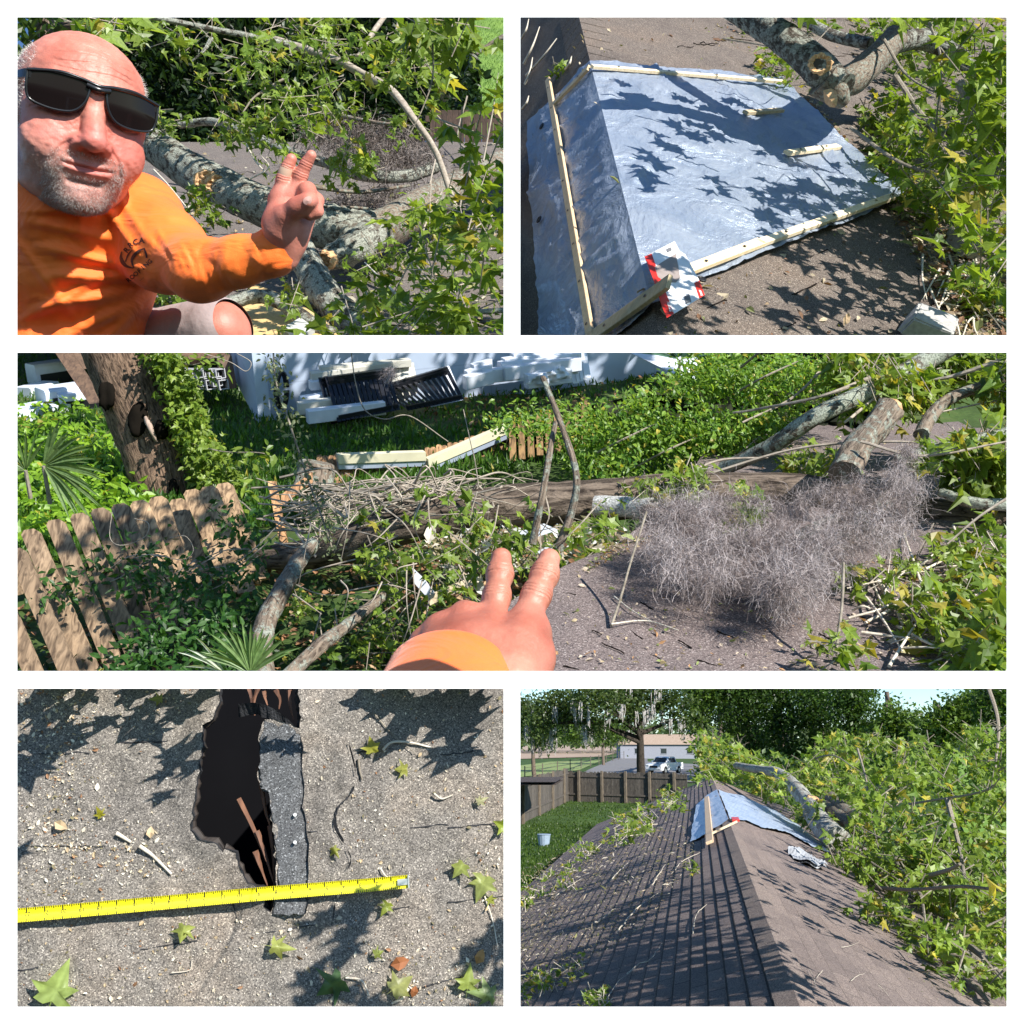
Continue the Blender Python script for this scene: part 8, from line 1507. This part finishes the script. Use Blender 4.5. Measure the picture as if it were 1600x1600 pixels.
    V, F = fill2([(1228, 1331), (1250, 1334), (1276, 1345), (1290, 1362), (1275, 1360), (1240, 1345)], (), 2.); p0 = RS.hit(V[:, 0], V[:, 1]); m = M(); p = p0 + RS.n * (.08 + .06 * fnoise(RS.loc(p0)[:, :2], 1.2, 8))[:, None]; m.add(p, orient(p, F, RS.n)); m.add(p - RS.n * .05, orient(p, F, -RS.n)); tag(m.build('crumpled_sheet', mat_noise('dull_sheet', (.30, .32, .35), (.46, .47, .49), 3., .6, .6, .02, 12), None, True), 'crumpled leftover sheet below the small tarpaulin on the sunlit slope', 'sheet')
    # ------------- unseen leaves placed to dapple the near part of the shaded slope
    ob_ = thing('unseen_shade_bough', 'unseen leaves placed beyond the right edge to dapple the near slope', 'branch', P(1900, 1300, 8)); lf = M(); r_ = np.random.default_rng(71)
    for i in range(150):
        u, v = sample([(813, 1400), (1000, 1300), (1080, 1330), (1200, 1573), (813, 1573)], 1, r_)[0]; g = LS.hit(u, v); tt = np.linspace(1, 40, 400); uu, vv = proj(g + SUN * tt[:, None]); y_ = ((g + SUN * tt[:, None]) - CAM) @ RC[:, 1]; c = g + SUN * (tt[np.argmax((uu > 1760) | (y_ < .1))] + .4); k = 5; leaves(lf, c + r_.normal(0, .14, (k, 3)), SUN, r_.uniform(.08, .2, k), lcol(k, r_), r_, MAPLE, tilt=.4)
    lf.build('foliage', leaf_mat, ob_, clip='none')
    # ------------- fallen tree
    lb = thing('fallen_tree', 'arching lichen covered log and leafy crown of the tree lying over the right slope', 'fallen tree', RS.hit(1300, 1300))
    m = M(); q = smooth_path(pts3([(1150, 1196, 44), (1190, 1203, 40), (1215, 1208, 37), (1240, 1228, 33), (1262, 1256, 30), (1285, 1290, 27), (1308, 1312, 25.5)]), 7); tube(m, q, np.linspace(.13, .30, len(q)), 14, rough=.1, seed=3)
    m.build('trunk', far_bark, lb, True); m = M(); q = smooth_path(pts3([(1262, 1248, 31), (1295, 1262, 29), (1325, 1285, 27), (1352, 1300, 26)]), 6); tube(m, q, np.linspace(.14, .2, len(q)), 10, rough=.1)
    q = smooth_path(pts3([(1300, 1248, 30), (1320, 1270, 28), (1350, 1285, 27)]), 6); tube(m, q, np.linspace(.2, .25, len(q)), 10, rough=.1); m.build('side_branch', dark_bark2, lb, True)
    m = M(); c = P(1267, 1253, 29.6); ax_ = nrm(CAM - c + s * -2); tube(m, [c - ax_ * .2, c, c + ax_ * .06], [.2, .16, .1], 12, rough=.2); m.build('split_wood', cut_wood, lb)
    tw = M(); lf = M()
    def mass(poly, n, d0, d1, size, per=7, seed=0, slope=None, thr=-.35, cs=1., upk=.7):
        r_ = np.random.default_rng(seed); c = sample(poly, n, r_); c = c[fnoise(c / 100., 1.5, seed) > thr]
        if slope is None:
            t_ = (c[:, 1] - min(p_[1] for p_ in poly)) / (max(p_[1] for p_ in poly) - min(p_[1] for p_ in poly)); d = d0 + (d1 - d0) * t_; d = d * (1 + r_.normal(0, .07, len(c))); q = P(c[:, 0], c[:, 1], d)
        else: q = slope.hit(c[:, 0], c[:, 1], r_.uniform(.03, slope_h, len(c)))
        k_ = size if slope is not None else size
        sprigs(lf, tw, q, r_, per, k_, k_ * 2., nrm(UPW * upk + SUN), .45, tr=.012, yel=.08, droop=.25)
    slope_h = .5
    mass([(1215, 1215), (1260, 1180), (1300, 1160), (1380, 1145), (1430, 1180), (1400, 1260), (1340, 1300), (1290, 1250), (1240, 1225)], 300, 42, 30, .26, seed=11)
    mass([(1400, 1160), (1480, 1150), (1600, 1110), (1600, 1420), (1500, 1400), (1400, 1330), (1340, 1290)], 380, 30, 18, .22, seed=12)
    mass([(1290, 1320), (1360, 1290), (1450, 1320), (1560, 1400), (1600, 1480), (1560, 1470), (1470, 1420), (1400, 1400), (1340, 1380)], 300, 24, 15, .17, seed=13)
    mass([(1560, 1130), (1620, 1130), (1620, 1500), (1570, 1450)], 90, 16, 12, .15, seed=14)
    mass([(1310, 1405), (1350, 1400), (1420, 1430), (1480, 1480), (1465, 1540), (1420, 1520), (1370, 1490)], 150, 16, 12.5, .13, seed=15)
    mass([(1430, 1440), (1500, 1460), (1540, 1500), (1500, 1510), (1450, 1490)], 50, 14, 12, .13, seed=16); mass([(1545, 1510), (1620, 1500), (1620, 1560), (1560, 1550)], 30, 11, 10, .12, seed=17)
    mass([(1205, 1232), (1300, 1255), (1300, 1320), (1250, 1280)], 60, 32, 27, .16, seed=18); mass([(1092, 1150), (1130, 1150), (1190, 1185), (1240, 1235), (1180, 1236), (1130, 1214), (1100, 1208), (1090, 1190)], 190, 54, 44, .33, seed=19)
    for pts, r in ([((1260, 1190, 36), (1300, 1180, 34), (1335, 1200, 32)), .03], [((1340, 1170, 30), (1355, 1230, 28), (1350, 1300, 26), (1360, 1340, 24)), .03], [((1400, 1260, 26), (1460, 1250, 23), (1540, 1235, 20), (1573, 1200, 19)), .03], [((1350, 1385, 20), (1420, 1390, 17), (1500, 1385, 15), (1573, 1392, 14)), .035],
                   [((1440, 1372, 19), (1480, 1360, 17), (1500, 1350, 16)), .045], [((1495, 1465, 13.5), (1530, 1490, 12), (1560, 1520, 11), (1580, 1545, 10)), .05], [((1470, 1510, 13), (1520, 1540, 11), (1550, 1573, 10)), .04], [((1380, 1495, 14), (1440, 1500, 13), (1500, 1505, 12)), .03], [((1480, 1250, 22), (1500, 1330, 20), (1510, 1400, 17)), .05], [((1545, 1076, 20), (1560, 1130, 19), (1555, 1200, 18)), .04], [((1420, 1280, 24), (1400, 1340, 21), (1440, 1400, 17)), .05]):
        q = smooth_path(pts3(pts), 6); tube(tw, q, np.linspace(r, r * .5, len(q)), 7, (1, 1, 1), rough=.12)
    tw.build('twigs', twig_mat, lb, clip='cull'); lf.build('foliage', leaf_mat, lb, clip='cull')
    # ------------- broken sprays and twigs on the shaded slope
    SPR = [([(962, 1260), (1010, 1265), (1040, 1280), (990, 1310), (955, 1290)], 30, .2, 'leafy spray lying highest on the shaded slope near the garden'), ([(1035, 1240), (1055, 1230), (1062, 1265), (1040, 1275)], 22, .2, 'leafy spray standing left of the batten under the far end of the ridge'), ([(960, 1300), (1000, 1290), (985, 1312), (962, 1318)], 12, .15, 'smaller spray just below the highest one'),
           ([(1005, 1285), (1025, 1282), (1022, 1300), (1008, 1300)], 8, .14, 'tiny spray in the middle between two larger ones'), ([(890, 1330), (950, 1312), (950, 1325), (900, 1345)], 20, .12, 'thin line of broken sprays along the garden side of the slope'), ([(815, 1385), (900, 1340), (910, 1355), (870, 1390), (820, 1430)], 34, .10, 'strewn leafy rubbish near the lower edge of the shaded slope'),
           ([(815, 1510), (850, 1520), (905, 1500), (915, 1520), (870, 1545), (815, 1573)], 44, .055, 'pale withered spray in the lower left corner of the roof'), ([(905, 1560), (935, 1540), (955, 1560), (935, 1590)], 22, .05, 'yellow green sprig at the bottom edge of the roof'), ([(880, 1365), (905, 1372), (900, 1388), (880, 1385)], 8, .09, 'yellow tuft low on the shaded slope'), ([(1078, 1350), (1092, 1352), (1090, 1362), (1078, 1360)], 5, .08, 'small tuft below the tarpaulin on the shaded slope'), ([(1085, 1208), (1110, 1200), (1120, 1215), (1092, 1225)], 9, .2, 'spray caught at the far end of the ridge')]
    for i, (poly, q, sz, lab) in enumerate(SPR):
        r_ = np.random.default_rng(200 + i); t = thing('leafy_spray', lab, 'spray of leaves', LS.hit(*np.mean(poly, 0)), 'broken sprays on the shaded slope'); tw = M(); lf = M(); c = sample(poly, q, r_); p = LS.hit(c[:, 0], c[:, 1], r_.uniform(.02, sz * 1.2, q)); sprigs(lf, tw, p, r_, 5, sz, sz * 2, nrm(SUN + LS.n), .5, tr=.01 if sz > .08 else .004, yel=.25 if 'withered' in lab else .1, droop=.0)
        tw.build('twigs', pale_twig, t, clip='cull'); lf.build('foliage', leaf_mat, t, clip='cull')
    for i, (pts, r, lab) in enumerate([(((980, 1522), (1000, 1505), (1015, 1500), (1035, 1474)), .016, 'long pale twig with a frayed tip in the lower middle of the shaded slope'), (((948, 1562), (965, 1535), (980, 1522)), .010, 'thin twig continuing below the frayed one'), (((1083, 1458), (1088, 1430), (1105, 1412)), .014, 'curved pale twig on the shaded slope near the shadow edge'),
        (((963, 1458), (985, 1430), (1010, 1408), (1034, 1392)), .022, 'knotty pale broken branch in the middle of the shaded slope'), (((930, 1442), (945, 1432), (958, 1420)), .03, 'thick pale chip of branch left of the knotty one'), (((1020, 1382), (1030, 1365), (1040, 1350)), .025, 'short forked pale twig below the tarpaulin'), (((1055, 1358), (1066, 1346), (1094, 1332)), .02, 'zigzag pale twig under the near hem of the tarpaulin'),
        (((955, 1375), (968, 1360), (985, 1345)), .03, 'pale stick among the leaf rubbish'), (((868, 1400), (890, 1385), (910, 1372)), .028, 'pale stick at the lower left of the slope'), (((1330, 1532), (1340, 1525), (1352, 1520)), .006, 'tiny twig on the sunlit slope beside the crown'), (((1265, 1515), (1272, 1530), (1274, 1545)), .006, 'small forked twig on the sunlit slope near the ridge'), (((1285, 1517), (1276, 1530), (1290, 1538)), .006, 'small crooked twig touching the forked one'),
        (((1315, 1480), (1328, 1478), (1342, 1472)), .007, 'pale thin twig left of the leaf pile'), (((1372, 1540), (1380, 1546), (1388, 1556)), .007, 'straight reddish twig on the bottom of the sunlit slope'), (((818, 1522), (850, 1528), (862, 1548), (868, 1530)), .012, 'looping white stem in the lower left corner')]):
        pl = RS if pts[0][0] > 1250 else LS; m = M(); q = smooth_path([pl.hit(u, v, .02 + r) for u, v in pts], 6); q = q + np.random.default_rng(i).normal(0, r * .22, q.shape); tube(m, q, np.linspace(r, r * .3, len(q)) * .42, 7, rough=.3, seed=i); o = m.build('twig', pale_twig, None, True); tag(o, lab, 'twig', 'twigs on the long roof')
    m = M(); c = np.concatenate([sample([(813, 1395), (900, 1330), (1060, 1270), (1090, 1330), (1020, 1440), (813, 1573)], 6500, rg), sample([(813, 1360), (930, 1310), (960, 1340), (813, 1500)], 1900, rg), sample([(1250, 1250), (1573, 1400), (1573, 1573), (1450, 1573)], 700, rg)]); k = len(c); pl_ = c[:, 0] > rl(c[:, 1]); q = np.where(pl_[:, None], RS.hit(c[:, 0], c[:, 1], .02), LS.hit(c[:, 0], c[:, 1], .022)); dd = np.linalg.norm(q - CAM, axis=1)
    colr = np.array([(.52, .44, .34), (.36, .27, .18), (.24, .24, .1), (.6, .55, .48)])[rg.choice(4, k)] * rg.uniform(.6, 1.1, (k, 1)); leaves(m, q, UPW, rg.gamma(2., .0008, k) * dd + .003, colr, rg, [(x * [.45, 1, 1], y) for x, y in OVATE], tilt=.6)
    tag(m.build('leaf_litter', leaf_dry, None, clip='cull'), 'twig chips and dry leaf litter strewn down the shaded slope of the long roof', 'litter', kind='stuff')
    # unseen leaves placed outside the opening to dapple the sunlit slope
    ob_ = thing('shadow_bough', 'unseen leafy bough placed to dapple the sunlit slope of the long roof', 'branch', P(1650, 1400, 12)); tw = M(); lf = M()
    for (u, v) in ((1215, 1330), (1240, 1348), (1205, 1370), (1262, 1368), (1290, 1400), (1310, 1420), (1280, 1452), (1230, 1390), (1340, 1455), (1250, 1405)):
        g = RS.hit(u, v); t1 = 3
        for s_ in np.arange(.3, 12, .08):
            uu, vv = proj(g + SUN * s_)
            if not (800 < uu < 1602 and 1060 < vv < 1600): t1 = s_; break
        c = g + SUN * (t1 + .2); k = 7; leaves(lf, c + rg.normal(0, .16, (k, 3)), SUN, rg.uniform(.14, .26, k), lcol(k, rg), rg, MAPLE, tilt=.35); tube(tw, [c, c + rg.normal(0, .2, 3) + SUN * .2, c + rg.normal(0, .3, 3) + SUN * .6], [.006, .01, .015], 5)
    tw.build('limbs', twig_mat, ob_, clip='none'); lf.build('foliage', leaf_mat, ob_, clip='none')
ridge_view()
panel(3)
wide_view()
panel(1)
person_view()
